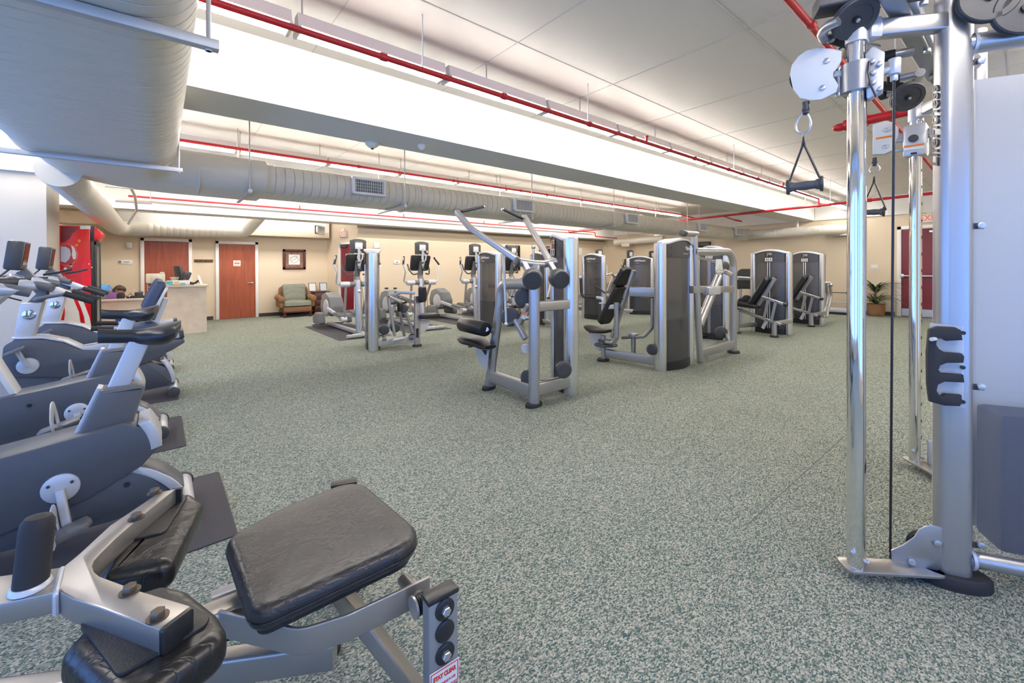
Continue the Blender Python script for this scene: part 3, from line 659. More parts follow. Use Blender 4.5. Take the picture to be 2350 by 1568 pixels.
# ---- pulldown machine in the middle of the picture
def pulldown():
    t = thing('pulldown_machine', 'silver pulldown machine with two raised curved arms in the middle of the floor', 'weight machine', (3.0, 3.5, 0))
    A = V((3.42, 3.13, 0)); ph = math.radians(60); B = A+V((math.cos(ph), math.sin(ph), 0))*.56
    tower(t, A, B, 1.745, user=1, logo=False, mono=False)
    xL = 2.90
    fL = V((2.88, 3.90, 0)); fM = V((2.86, 3.12, 0))
    obar(t, [(2.88, 3.90, .02), gx(1147, 700, xL), gx(1150, 652, xL), (2.89, 3.2, 1.215)], .058, .048, .13, up=(1, 0, 0), name='rear_post')
    obar(t, [(2.86, 3.12, .02), (2.88, 3.13, 1.36)], .062, .050, up=(1, 0, 0), name='front_post')
    rbar(t, [(2.88, 3.87, .15), (2.86, 3.15, .15)], .075, .13, name='base_bar'); rbar(t, [(2.89, 3.12, .16), (3.38, 3.13, .16)], .075, .13, name='base_bar')
    z = gy(1270, 701, 3.12).z; rbar(t, [(2.90, 3.12, z), (3.39, 3.13, z)], .07, .10, name='cross_bar')
    foot(t, fL, .11, .065, .4); foot(t, fM, .11, .07, .2)
    # pivot axle and arms
    zc = 1.435; ax0 = gy(1190, 601, 3.22); ax1 = gy(1245, 607, 3.16); ax2 = gy(1272, 600, 3.20)
    m = MB(); m.tube([ax0, ax0+(ax1-ax0)*.5+V((0, -.03, -.01)), ax1], .043, 18, .1); part('pivot_axle', m, M_silver, t)
    m = MB(); m.tube([ax1+V((.004, 0, 0)), ax2], .041, 18); part('pivot_axle', m, M_silver, t)
    m = MB(); d = (ax0-ax1).normalized(); m.cyl(ax0, ax0+d*.03, .046, 18, .004); part('end_cap', m, M_dark, t)
    m = MB(); m.bar([(2.885, 3.14, 1.30), (2.90, 3.15, 1.40)], .12, .09); part('pivot_bracket', m, M_silver, t)
    aL = [ax0+V((.02, .02, .01)), gy(1078, 523, 3.95), gy(1048, 486, 4.22)]
    rbar(t, aL, .062, .058, .35, name='pulldown_arm'); aR = [gy(1262, 600, 3.22), gy(1228, 540, 3.72), gy(1203, 497, 4.05)]
    rbar(t, aR, .062, .058, .3, name='pulldown_arm')
    for e, q0, q1, yy in ((aL[2], (1058, 486), (1109, 475), 4.20), (aR[2], (1200, 502), (1155, 481), 4.02)):
        a = gy(*q0, yy); b = gy(*q1, yy+.05)
        m = MB(); m.tube([a, b], .017, 12); part('hand_grip', m, M_rubber, t)
        m = MB(); d = (b-a).normalized(); m.cyl(b-d*.002, b+d*.02, .018, 12, .003); part('grip_end', m, M_alu, t)
    m = MB(); d = (aL[2]-aL[1]).normalized(); m.bar([aL[2], aL[2]+d*.015], .064, .06); part('arm_cap', m, M_dark, t)
    # counterweights
    for s, kn in ((gy(1203, 606, 3.17), gy(1222, 640, 2.98)), (gy(1262, 605, 3.12), gy(1283, 640, 2.95))):
        rbar(t, [s, kn], .055, .05, name='counterweight_arm')
        d = V((-.62, -.70, -.30)) if kn.x < 3.0 else V((-.35, -.85, -.2))
        disc(t, kn, d, .098, .125, 'counterweight')
    # push rods and lower crank
    for top, bot in ((gy(1155, 566, 3.5), gy(1162, 744, 3.45)), (gy(1224, 567, 3.55), gy(1226, 690, 3.5))):
        rtube(t, [top, bot], .014, name='push_rod', mt=M_galv, n=10)
        for e in (top, bot): m = MB(); m.ball(e, .026, 12, 8); part('rod_end', m, M_chrome, t)
    rtube(t, [gy(1162, 746, 3.45), gy(1186, 740, 3.4)], .022, name='crank_shaft', mt=M_dark)
    rbar(t, [gy(1183, 735, 3.4), gy(1206, 778, 3.25)], .055, .05, name='crank_arm')
    m = MB(); m.prism(arc2(0, 0, .045, 0, 360, 18)[:-1], gy(1206, 800, 3.25), V((.8, -.6, 0)), UP, .02); part('crank_plate', m, M_bsilver, t)
    rbar(t, [gy(1192, 745, 3.35), gy(1213, 700, 3.2)], .05, .05, name='crank_arm')
    m = MB(); m.obox(gy(1204, 723, 3.235), (.004, .045, .09), rx=.45, rz=.9); part('warning_label', m, M_white_pl, t)
    m = MB(); m.obox(gy(1202, 719, 3.225), (.004, .046, .03), rx=.45, rz=.9); part('warning_label', m, M_orange, t)
    disc(t, gy(1202, 683, 3.3), (-.6, -.75, 0), .10, .05); disc(t, gy(1171, 728, 3.45), (-.6, -.75, 0), .10, .05)
    disc(t, gy(1293, 849, 3.02), (-.35, -.9, 0), .088, .05); disc(t, gy(1212, 868, 3.22), (-.9, -.2, 0), .085, .05)
    m = MB(); m.cyl(gy(1240, 874, 3.14), gy(1290, 868, 3.05), .004, 6); part('cable', m, M_black, t)
    # thigh roller and seat
    a = gx(1060, 744, 2.72); b = gx(1116, 756, 2.72); m = MB(); m.cyl(a, b, .082, 24, .02); part('thigh_roller', m, M_vinyl, t)
    rtube(t, [b, gx(1128, 760, 2.86)], .025, name='roller_shaft', mt=M_alu)
    sc = gx(1094, 783, 2.74); m = MB()
    secs = []
    for i in range(9):
        s = i/8; yy = sc.y+.24-.5*s; hw = (.10, .15, .165, .165, .16, .14, .12, .11, .08)[i]; lift = (.03, .012, 0, 0, 0, -.008, -.02, -.03, -.03)[i]; th = (.03, .06, .07, .07, .068, .06, .055, .05, .03)[i]
        secs.append([V((sc.x+hw*math.cos(a), yy, sc.z+lift+(th*.55 if math.sin(a) > 0 else th*.8)*math.sin(a))) for a in [2*PI*k/18 for k in range(18)]])
    m.loft(secs); part('seat_pad', m, M_vinyl, t)
    rtube(t, [sc+V((0, -.1, -.05)), (2.88, 3.86, .33)], .022, name='seat_post', mt=M_dark)
    m = MB(); m.prism([(0, 0)]+arc2(0, 0, .25, 180, 262, 12), gx(1122, 802, 2.80), V((0, -1, 0)), UP, .012); part('seat_guard_plate', m, M_bsilver, t)
    rtube(t, [sc+V((0, .10, -.075)), sc+V((0, .16, -.085))], .012, name='adjust_lever', mt=M_black)
    return t
pulldown()

# ---- generic helper: seat with reclined back in a vertical plane
def seat_unit(t, seat_c, back0, back1, side, w=.30, seat_l=.36, seat_dir=None):
    """seat centre, lower/upper back points; side = unit vector across the seat"""
    side = V(side).normalized(); d = (V(back1)-V(back0)); L = d.length; d.normalize(); nrm = side.cross(d)
    f = V(seat_dir).normalized() if seat_dir is not None else None
    if f is not None and nrm.dot(f) < 0: side = -side; nrm = -nrm
    padbox(t, (V(back0)+V(back1))/2-nrm*.02, side, d, w, L, .075, 'back_pad', .06, .035)
    fw = f if f is not None else nrm; fw = V((fw.x, fw.y, 0)).normalized(); s2 = V((-fw.y, fw.x, 0))
    m = MB(); m.cushion(round_poly([(-.17, -seat_l/2), (.17, -seat_l/2), (.13, seat_l/2), (-.13, seat_l/2)], .07), V(seat_c), -s2, fw, .07, .03, .01); part('seat_pad', m, M_vinyl, t)
    return nrm

# ---- fly machine with dark tower, right of the pulldown
def fly():
    t = thing('fly_machine', 'fly machine with broad dark tower and reclined black seat, right of the pulldown machine', 'weight machine', (5.2, 3.5, 0))
    tower(t, (5.13, 3.10), (5.80, 3.07), 1.755, user=1, slot=False, logo='R', placard=False, rc=.070, bulge=.06)
    X = 5.08
    b0 = gx(1413, 700, X); b1 = gx(1446, 622, X)
    # two back pads, lower and upper
    for p, q in (((1390, 742), (1428, 664)), ((1426, 655), (1444, 622))):
        a = gx(*p, X); b = gx(*q, X); d = (b-a); L = d.length; d.normalize(); u = V((1, 0, 0)); n = u.cross(d)
        if n.y < 0: u = -u; n = -n
        padbox(t, (a+b)/2, u, d, .26, L+.05, .085, 'back_pad', .06, .035)
    rbar(t, [gx(1405, 775, X), gx(1448, 624, X)+V((0, -.05, .02))], .075, .05, up=(0, 1, .3), name='back_frame')
    d = (gx(1448, 624, X)-gx(1405, 775, X)).normalized()
    for k in range(5):
        m = MB(); c = gx(1405, 775, X)+d*(.12+.16*k)+V((-.0385, -.02, .01)); m.cyl(c, c+V((-.003, 0, 0)), .011, 8); part('adjust_hole', m, M_black, t)
    rbar(t, [gx(1440, 669, X)+V((0, -.05, 0)), (5.12, 3.14, gx(1440, 669, X).z)], .07, .13, name='cross_bar')
    rbar(t, [(5.05, 3.92, .12), (5.12, 3.14, .12)], .075, .12, name='base_bar')
    s = gx(1374, 757, X); m = MB(); secs = []
    for i in range(9):
        q = i/8; yy = s.y+.22-.42*q; hw = (.09, .14, .16, .165, .165, .16, .15, .14, .10)[i]; lift = (.035, .02, .0, -.01, -.015, -.015, -.01, -.005, 0)[i]; th = (.03, .05, .06, .06, .06, .06, .055, .05, .03)[i]
        secs.append([V((s.x+hw*math.cos(a), yy, s.z+lift+th*.6*math.sin(a))) for a in [2*PI*k/18 for k in range(18)]])
    m.loft(secs); part('seat_pad', m, M_vinyl, t)
    rtube(t, [s+V((0, .1, -.055)), s+V((0, .19, -.06))], .010, name='adjust_lever', mt=M_black)
    m = MB(); m.prism([(0, 0)]+arc2(0, 0, .26, 185, 262, 12), gx(1382, 767, X), V((0, -1, 0)), UP, .012); part('seat_guard_plate', m, M_bsilver, t)
    obar(t, [(5.04, 3.97, .02), gx(1384, 770, 5.04)], .04, .04, name='seat_post'); foot(t, (5.03, 3.97), .10, .085)
    disc(t, (5.04, 3.93, .24), (0, 0, 1), .17, .03, 'turntable'); disc(t, (5.04, 3.95, .30), (0, 0, 1), .10, .03, 'cam')
    # second pillar and cam further back
    obar(t, [(5.28, 3.62, .1), (5.28, 3.62, .42)], .035, .035, name='pivot_post'); disc(t, (5.28, 3.62, .40), (0, 0, 1), .075, .06, 'pivot_hub', M_silver)
    # left arm: grips
    Xa = 5.0
    g = [gx(1333, 640, Xa), gx(1335, 681, Xa), gx(1370, 683, Xa)]
    m = MB(); m.tube(g, .024, 14, .07); part('hand_grip', m, M_rubber, t)
    m = MB(); m.cyl(gx(1333, 640, Xa), gx(1333, 633, Xa), .026, 14, .004); part('grip_end', m, M_alu, t)
    rtube(t, [gx(1370, 683, Xa), gx(1384, 685, Xa), gx(1385, 716, Xa)], .022, .05, name='arm_tube', mt=M_bsilver)
    m = MB(); p = gx(1383, 697, Xa); m.cyl(p, p+V((0, 0, .012)), .055, 16); part('arm_collar', m, M_bsilver, t)
    rtube(t, [gx(1376, 672, Xa)+V((0, -.1, 0)), gx(1352, 654, Xa)+V((0, -.1, 0))], .012, name='lever', mt=M_black)
    rbar(t, [gx(1390, 705, Xa), gx(1412, 704, Xa)], .07, .065, name='arm_bracket', mt=M_bsilver)
    obar(t, [gx(1415, 694, Xa), gx(1415, 772, Xa), gx(1408, 788, Xa), gx(1388, 785, Xa)], .036, .036, .08, name='swing_arm')
    m = MB(); p = gx(1415, 692, Xa); m.cyl(p, p+V((0, 0, .012)), .04, 14, .004); part('arm_cap', m, M_black, t)
    # right arm
    Xb = 5.26
    rtube(t, [gx(1428, 775, Xb), gx(1478, 773, Xb), gx(1497, 752, Xb), gx(1497, 684, Xb)], .024, .10, name='swing_arm')
    m = MB(); p = gx(1497, 684, Xb); m.cyl(p, p+V((0, 0, .02)), .028, 12); part('arm_cap', m, M_black, t)
    disc(t, gx(1497, 802, 5.06), (-1, -.25, 0), .075, .06)
fly()

# ---- seated row in the second line
def row():
    t = thing('row_machine', 'seated row machine with small chest pad and slim bright tower, left of the pulldown machine', 'weight machine', (3.1, 6.9, 0))
    ph = math.radians(70); A = V((2.715, 6.90, 0)); B = A+V((math.cos(ph), math.sin(ph), 0))*.62
    tower(t, A, B, 1.69, user=1, slot=True, logo=False, mono=False)
    Y = 6.85
    rbar(t, [(2.80, 6.92, .13), (3.45, Y, .13)], .075, .12, name='base_bar', mt=M_galv)
    rbar(t, [gy(957, 680, Y)+V((0, 0, 0)), (3.47, 6.82, .03)], .10, .06, up=(0, 1, 0), name='seat_post'); foot(t, (3.47, 6.82), .085, .06, 0)
    rbar(t, [gy(908, 677, Y+.2), gy(918, 671, Y+.15), gy(952, 673, Y)], .05, .055, .06, name='upper_bar')
    rbar(t, [gy(908, 677, Y+.2), gy(905, 705, Y+.3), (3.0, 7.15, .15)], .05, .055, .06, name='upper_bar', mt=M_galv)
    rbar(t, [gy(920, 681, Y-.1), gy(950, 694, Y)], .045, .05, name='upper_bar')
    # chest pad faces right
    c = gy(966, 676, Y-.05); padbox(t, c, V((.82, .57, 0)), UP, .21, .28, .065, 'chest_pad', .05, .028)
    s = gy(978, 725, Y); m = MB(); m.cushion(round_poly([(-.15, -.2), (.15, -.2), (.12, .2), (-.12, .2)], .05), s+V((.03, 0, -.04)), V((0, -1, 0)), V((1, 0, 0)), .08, .03, .008); part('seat_pad', m, M_vinyl, t)
    m = MB(); m.prism([(0, 0)]+arc2(0, 0, .26, -88, -2, 12), gy(957, 735, Y), V((1, 0, 0)), UP, .012); part('seat_guard_plate', m, M_bsilver, t)
    m = MB(); m.obox((3.46, 6.785, .24), (.04, .012, .16)); part('post_slot', m, M_black, t)
    for yo, px in ((-.22, 0), (.25, 22)):
        rbar(t, [gy(888+px*.9, 667, Y+yo), gy(906+px, 772, Y+yo)], .04, .045, up=(0, 1, 0), name='row_arm'); rbar(t, [gy(890+px, 680, Y+yo), gy(918+px, 693, Y+yo)], .045, .05, name='row_arm')
        m = MB(); m.cyl(gy(887+px*.9, 664, Y+yo), gy(887+px*.9, 660, Y+yo), .03, 12, .004); part('arm_cap', m, M_dark, t)
        m = MB(); m.tube([gy(896+px, 698, Y+yo), gy(911+px, 694, Y+yo)], .018, 10); part('hand_grip', m, M_rubber, t)
    padbox(t, gy(914, 705, Y), V((0, 1, 0)), UP, .10, .16, .06, 'cam_block', .03, .025, M_black); disc(t, gy(926, 708, Y), (-.5, -.8, 0), .08, .05)
    disc(t, gy(882, 757, Y+.1), (-.4, -.9, 0), .085, .06); disc(t, gy(907, 752, Y+.1), (-.4, -.9, 0), .085, .06)
    rbar(t, [gy(932, 715, Y), gy(950, 775, Y)], .05, .05, name='link_bar'); rtube(t, [gy(900, 781, Y-.12), gy(925, 776, Y-.05)], .035, name='pivot_tube', mt=M_bsilver)
    m = MB(); m.cyl(gy(943, 774, Y-.06), gy(945, 774, Y-.09), .06, 18); part('pivot_cap', m, M_chrome, t)
    m = MB(); m.obox(gy(882, 780, Y-.05), (.07, .004, .045)); part('label_plate', m, M_grey, t)
row()

# ---- far row of towers
def far_machine(label, A, B, h=1.73, seat=None, name='weight_machine', user=1, **k):
    t = thing(name, label, 'weight machine', ((A[0]+B[0])/2, (A[1]+B[1])/2, 0))
    tower(t, A, B, h, user=user, **k)
    if seat:
        s, f = V((seat[0], seat[1], 0)), V((math.cos(seat[2]), math.sin(seat[2]), 0)); sd = V((-f.y, f.x, 0))
        seat_unit(t, s+UP*.46, s-f*.20+UP*.55, s-f*.40+UP*1.12, sd, .28, .36, f)
        rbar(t, [s-f*.24+UP*.45, s-f*.46+UP*1.10], .06, .05, up=f, name='back_frame'); rbar(t, [s+UP*.05, s+UP*.44], .07, .06, up=f, name='seat_post'); foot(t, s, .09, .07)
        q = (V((A[0], A[1], 0))+V((B[0], B[1], 0)))/2; rbar(t, [s+UP*.10, q+UP*.10], .07, .10, name='base_bar')
        rbar(t, [s-f*.36+UP*.98, q+UP*.98], .06, .09, name='cross_bar')
        for sg in (1, -1):
            a = s+sd*.34*sg-f*.35+UP*1.2; rtube(t, [a, a+f*.25-UP*.08, a+f*.42-UP*.5], .024, .12, name='press_arm')
            m = MB(); m.tube([a+f*.42-UP*.5, a+f*.43-UP*.5-sd*sg*.14], .02, 10); part('hand_grip', m, M_rubber, t)
        disc(t, s+UP*.30+sd*.2+f*.05, sd, .085, .05)
    return t
far_machine('weight machine with dark logo tower between the third elliptical and the pulldown machine', (5.55, 7.16), (5.55, 7.82), 1.72, (6.35, 7.4, PI*.9), logo=True, user=-1, slot=False, placard=False)
far_machine('weight machine with slim tower just left of the pulldown machine tower', (7.10, 7.25), (7.22, 7.90), 1.74, (6.75, 6.5, PI), logo=False, user=-1, mono=False)
far_machine('weight machine with dark logo tower just right of the pulldown machine tower', (8.92, 7.02), (8.92, 7.68), 1.73, (9.5, 7.5, .4), logo=True, user=-1, slot=False, placard=False)
far_machine('weight machine with dark logo tower behind the fly machine back pad', (11.0, 6.92), (10.66, 7.48), 1.69, (10.1, 7.9, 2.6), logo=True, user=-1, slot=False, placard=False)

# ---- press machine with arched frame behind the fly tower
def press():
    t = thing('press_machine', 'press machine with rounded silver arch frame, just right of the fly machine tower', 'weight machine', (7.6, 3.4, 0))
    n = gy(1666, 600, 3.58); f = gx(1604, 600, n.x)
    tower(t, (n.x, n.y), (f.x, f.y), 1.77, user=1, logo=False, mono=False)
    Y = 2.98; p = gy(1683, 600, Y)
    obar(t, [(7.08, Y, .02), (7.08, Y, gy(1683, 578, Y).z), gy(1592, 578, Y)], .058, .05, .24, up=(0, 1, 0), name='arch_frame'); foot(t, (7.08, Y), .10, .09)
    rbar(t, [gy(1587, 665, Y), (7.08, Y, gy(1677, 664, Y).z)], .06, .10, name='cross_bar'); rbar(t, [(5.95, Y, .14), (7.05, Y, .14)], .075, .13, name='base_bar'); rbar(t, [(7.0, Y, .14), (n.x, n.y, .14)], .07, .10, name='base_bar')
    obar(t, [(5.98, Y, .02), gy(1593, 540, Y)], .05, .045, up=(0, 1, 0), name='rear_post')
    rtube(t, [gy(1570, 536, Y-.05), gy(1599, 538, Y)], .04, name='pivot_tube'); m = MB(); m.cyl(gy(1565, 535, Y-.06), gy(1572, 536, Y-.05), .045, 16, .006); part('end_cap', m, M_dark, t)
    for k in (0, 1): rtube(t, [gy(1588, 588+k*4, 3.1+.12*k), gy(1652, 600+k*3, 3.1+.12*k)], .014, name='push_rod', mt=M_chrome, n=8)
    c = gy(1650, 617, 3.05); pw = V((-.15, -.99, 0)).normalized(); pu = V((.99, -.15, 0)).normalized()
    m = MB(); m.prism([(-.065, .15), (-.075, .08)]+arc2(0, -.01, .088, 150, 390, 20)+[(.075, .08), (.06, .15)], c, pu, UP, .02, .003); pl = part('cam_plate', m, M_white_pl, t)
    for a, r in ((0, 0), (90, .05), (210, .05), (330, .05)):
        m = MB(); q = c+pu*r*math.cos(math.radians(a))+UP*r*math.sin(math.radians(a)); m.cyl(q+pw*.008, q+pw*.013, .007, 8); part('bolt', m, M_dark, pl)
    for dx in (-.03, 0, .03): m = MB(); q = c+pu*dx-UP*.07; m.obox(q+pw*.011, (.014, .004, .016)); part('plate_slot', m, M_black, pl)
    obar(t, [gy(1650, 634, 3.1), gy(1605, 746, 3.1)], .078, .055, up=(0, 1, 0), name='lever_tube')
    m = MB(); a, b = gy(1604, 747, 3.1), gy(1603, 750, 3.1); m.ovalbar([a, b], .076, .054, up=(0, 1, 0)); part('lever_cap', m, M_black, t)
    m = MB(); q = gy(1634, 667, 2.95); m.prism(round_poly([(-.19, -.06), (.19, -.06), (.19, .06), (-.19, .06)], .03), q, (1, 0, 0), UP, .10, .01); part('lever_collar', m, M_bsilver, t)
    rbar(t, [gy(1661, 622, 3.05), gy(1678, 630, Y)], .05, .07, name='stop_bar'); m = MB(); m.obox(gy(1669, 624, 3.0), (.07, .004, .025)); part('warning_label', m, M_orange, t)
    disc(t, gy(1663, 612, 3.25), (-.3, -.95, 0), .09, .06); disc(t, gy(1655, 763, 3.5), (-.8, -.6, 0), .11, .06); disc(t, gy(1600, 722, 3.5), (-.9, -.3, 0), .085, .07, 'end_knob')
    m = MB(); q = gz(1610, 771, .05); m.rings([[q+V((x*k, y*k, z)) for x, y in oval(.11, .09, 20)] for k, z in ((1, 0), (1, .02), (.8, .03))]); part('foot_plate', m, M_black, t)
    padbox(t, gy(1590, 640, 4.2), V((0, 1, 0)), UP, .2, .3, .07, 'pad'); disc(t, gy(1594, 675, 4.2), (-.8, -.5, 0), .08, .06)
press()

# ---- two leg extensions near the right wall
def leg_ext(t, X):
    """the user faces away to the left (+Y); X shifts the first machine along the row"""
    XP = 9.28; S = V((X, 0, 0)); q = lambda a, b, dx=0.0: gx(a, b, XP+dx)+S
    b0, b1 = q(1727, 700), q(1766, 640); d = (b1-b0).normalized(); L = (b1-b0).length; u = V((1, 0, 0)); n = u.cross(d)
    if n.y < 0: u = -u; n = -n
    padbox(t, (b0+b1)/2-n*.03, u, d, .27, L+.05, .10, 'back_pad', .06, .04)
    rbar(t, [q(1740, 700), q(1779, 637)], .055, .075, up=(0, 1, 0), name='back_frame')
    m = MB(); e = q(1779, 637); m.bar([e, e+d*.02], .06, .085, up=(0, 1, 0)); part('frame_cap', m, M_black, t)
    s = q(1710, 704); m = MB(); m.cushion(round_poly([(-.15, -.27), (.15, -.27), (.15, .25), (-.15, .25)], .07), s, V((1, 0, 0)), V((0, 1, .08)), .08, .03, .012); part('seat_pad', m, M_vinyl, t)
    rbar(t, [q(1686, 708), q(1797, 747)], .06, .055, name='seat_rail'); rbar(t, [q(1748, 681, -.06), q(1798, 698, -.06)], .05, .055, name='upper_rail')
    for a, b, dx in ((1799, 698, -.06), (1793, 745, 0)):
        m = MB(); c = q(a, b, dx); m.cyl(c, c+V((0, -.06, -.02)), .036, 14, .012); part('rail_cap', m, M_black, t)
    for k in (0, 17):
        for dx in (-.115, .0):
            m = MB(); a, b = q(1763+k, 687+k*.35, dx), q(1752+k, 735+k*.35, dx); m.bar([a, b], .010, .05, up=(0, 1, 0)); g = part('link_plate', m, M_silver, t)
            for p in (a, b): m = MB(); m.cyl(p+V((-.004, 0, 0)), p+V((-.014, 0, 0)), .012, 10); part('pivot_bolt', m, M_dark, g)
    m = MB(); m.bar([q(1759, 737, -.05), q(1750, 754, -.05)], .012, .06, up=(0, 1, 0)); part('link_plate', m, M_bsilver, t)
    c = V((9.26, 3.13, 0))+S; obar(t, [c+UP*.02, c+UP*.30], .045, .045, name='front_post'); foot(t, c, .09, .075); rbar(t, [c+UP*.27, V((9.72+X, 2.98, .30))], .06, .085, name='cross_bar')
    c2 = V((9.2, 3.80, 0))+S; obar(t, [c2+UP*.02, c2+UP*.5], .042, .042, name='rear_post'); foot(t, c2, .085, .07); rbar(t, [c2+UP*.16, V((9.74+X, 3.62, .16))], .06, .09, name='base_bar')
    disc(t, q(1702, 693, .3), (-.9, -.4, 0), .085, .07, 'roller_pad', M_vinyl); disc(t, q(1714, 688, .3), (-.9, -.4, 0), .10, .05, 'cam', M_black)
    rtube(t, [q(1694, 664, .1), q(1700, 648, .1)], .014, name='lever', mt=M_black)
t = thing('leg_extension_machine', 'leg extension machine with wide dark tower, left one of the pair near the right wall', 'weight machine', (9.6, 3.4, 0))
tower(t, (9.79, 3.04), (9.79, 3.70), 1.72, user=1, logo=False, mono=False); leg_ext(t, 0)
t = thing('leg_extension_machine', 'leg extension machine with wide dark tower, right one of the pair near the right wall', 'weight machine', (12, 3.4, 0))
tower(t, (12.06, 3.06), (12.06, 3.70), 1.73, user=1, logo=False, mono=False); leg_ext(t, 2.26)
for zx, off in ((1897, 0), (1905, .12)):
    rtube(t, [gy(zx-2, 648, 3.0+off), gy(zx-2+2, 660, 3.0+off), gy(zx+3, 680, 3.0+off), gy(zx-8, 728, 3.0+off)], .028, .2, name='curved_arm')
m = MB(); m.bar([gy(1905, 652, 3.1), gy(1906, 657, 3.1)], .08, .07); part('arm_bracket', m, M_silver, t)
# ribbed seat back behind
t = thing('exercise_chair', 'dark ribbed backrest standing beyond the left leg extension machine', 'weight machine', (10.6, 4.3, 0))
c = gy(1712, 640, 4.4); m = MB(); m.cushion(round_poly([(-.2, -.25), (.2, -.25), (.2, .25), (-.2, .25)], [.02, .02, .13, .13]), c, V((.5, -.85, 0)), UP, .05, .02, .01); part('back_pad', m, M_black, t)
m = MB()
for k in range(7): m.obox(c+V((-.045, -.026, -.2+.055*k)), (.36, .012, .01), rz=math.atan2(-.85, .5))
part('rib', m, M_dark, t)
for s in (-.12, .12): rbar(t, [(c.x+s*.5, c.y-s*.85, 0), (c.x+s*.5, c.y-s*.85, c.z-.2)], .05, .05, name='post')
rtube(t, [gy(1690, 638, 4.0), gy(1726, 640, 4.0)], .04, name='cross_tube')
# low rack by the wall
t = thing('bar_rack', 'low rack with thin steel rods and black end plates against the right wall', 'rack', (14.8, 3.6, 0))
for zz, r, mt in ((.62, .013, M_dark), (.34, .012, M_galv)): m = MB(); m.cyl((15.25, 4.9, zz), (15.25, 3.25, zz), r, 10); part('rod', m, mt, t)
m = MB(); m.box((15.0, 3.2, .06), (15.5, 4.9, .18), .02); part('bench_base', m, M_bsilver, t); m = MB(); m.box((14.98, 3.18, .0), (15.52, 4.92, .06)); part('foot_rail', m, M_black, t)
for y in (3.22, 4.9): m = MB(); m.box((15.15, y-.03, .06), (15.35, y+.03, .75), .01); m.cyl((15.25, y-.06, .62), (15.25, y+.06, .62), .05, 14); part('end_plate', m, M_black, t)

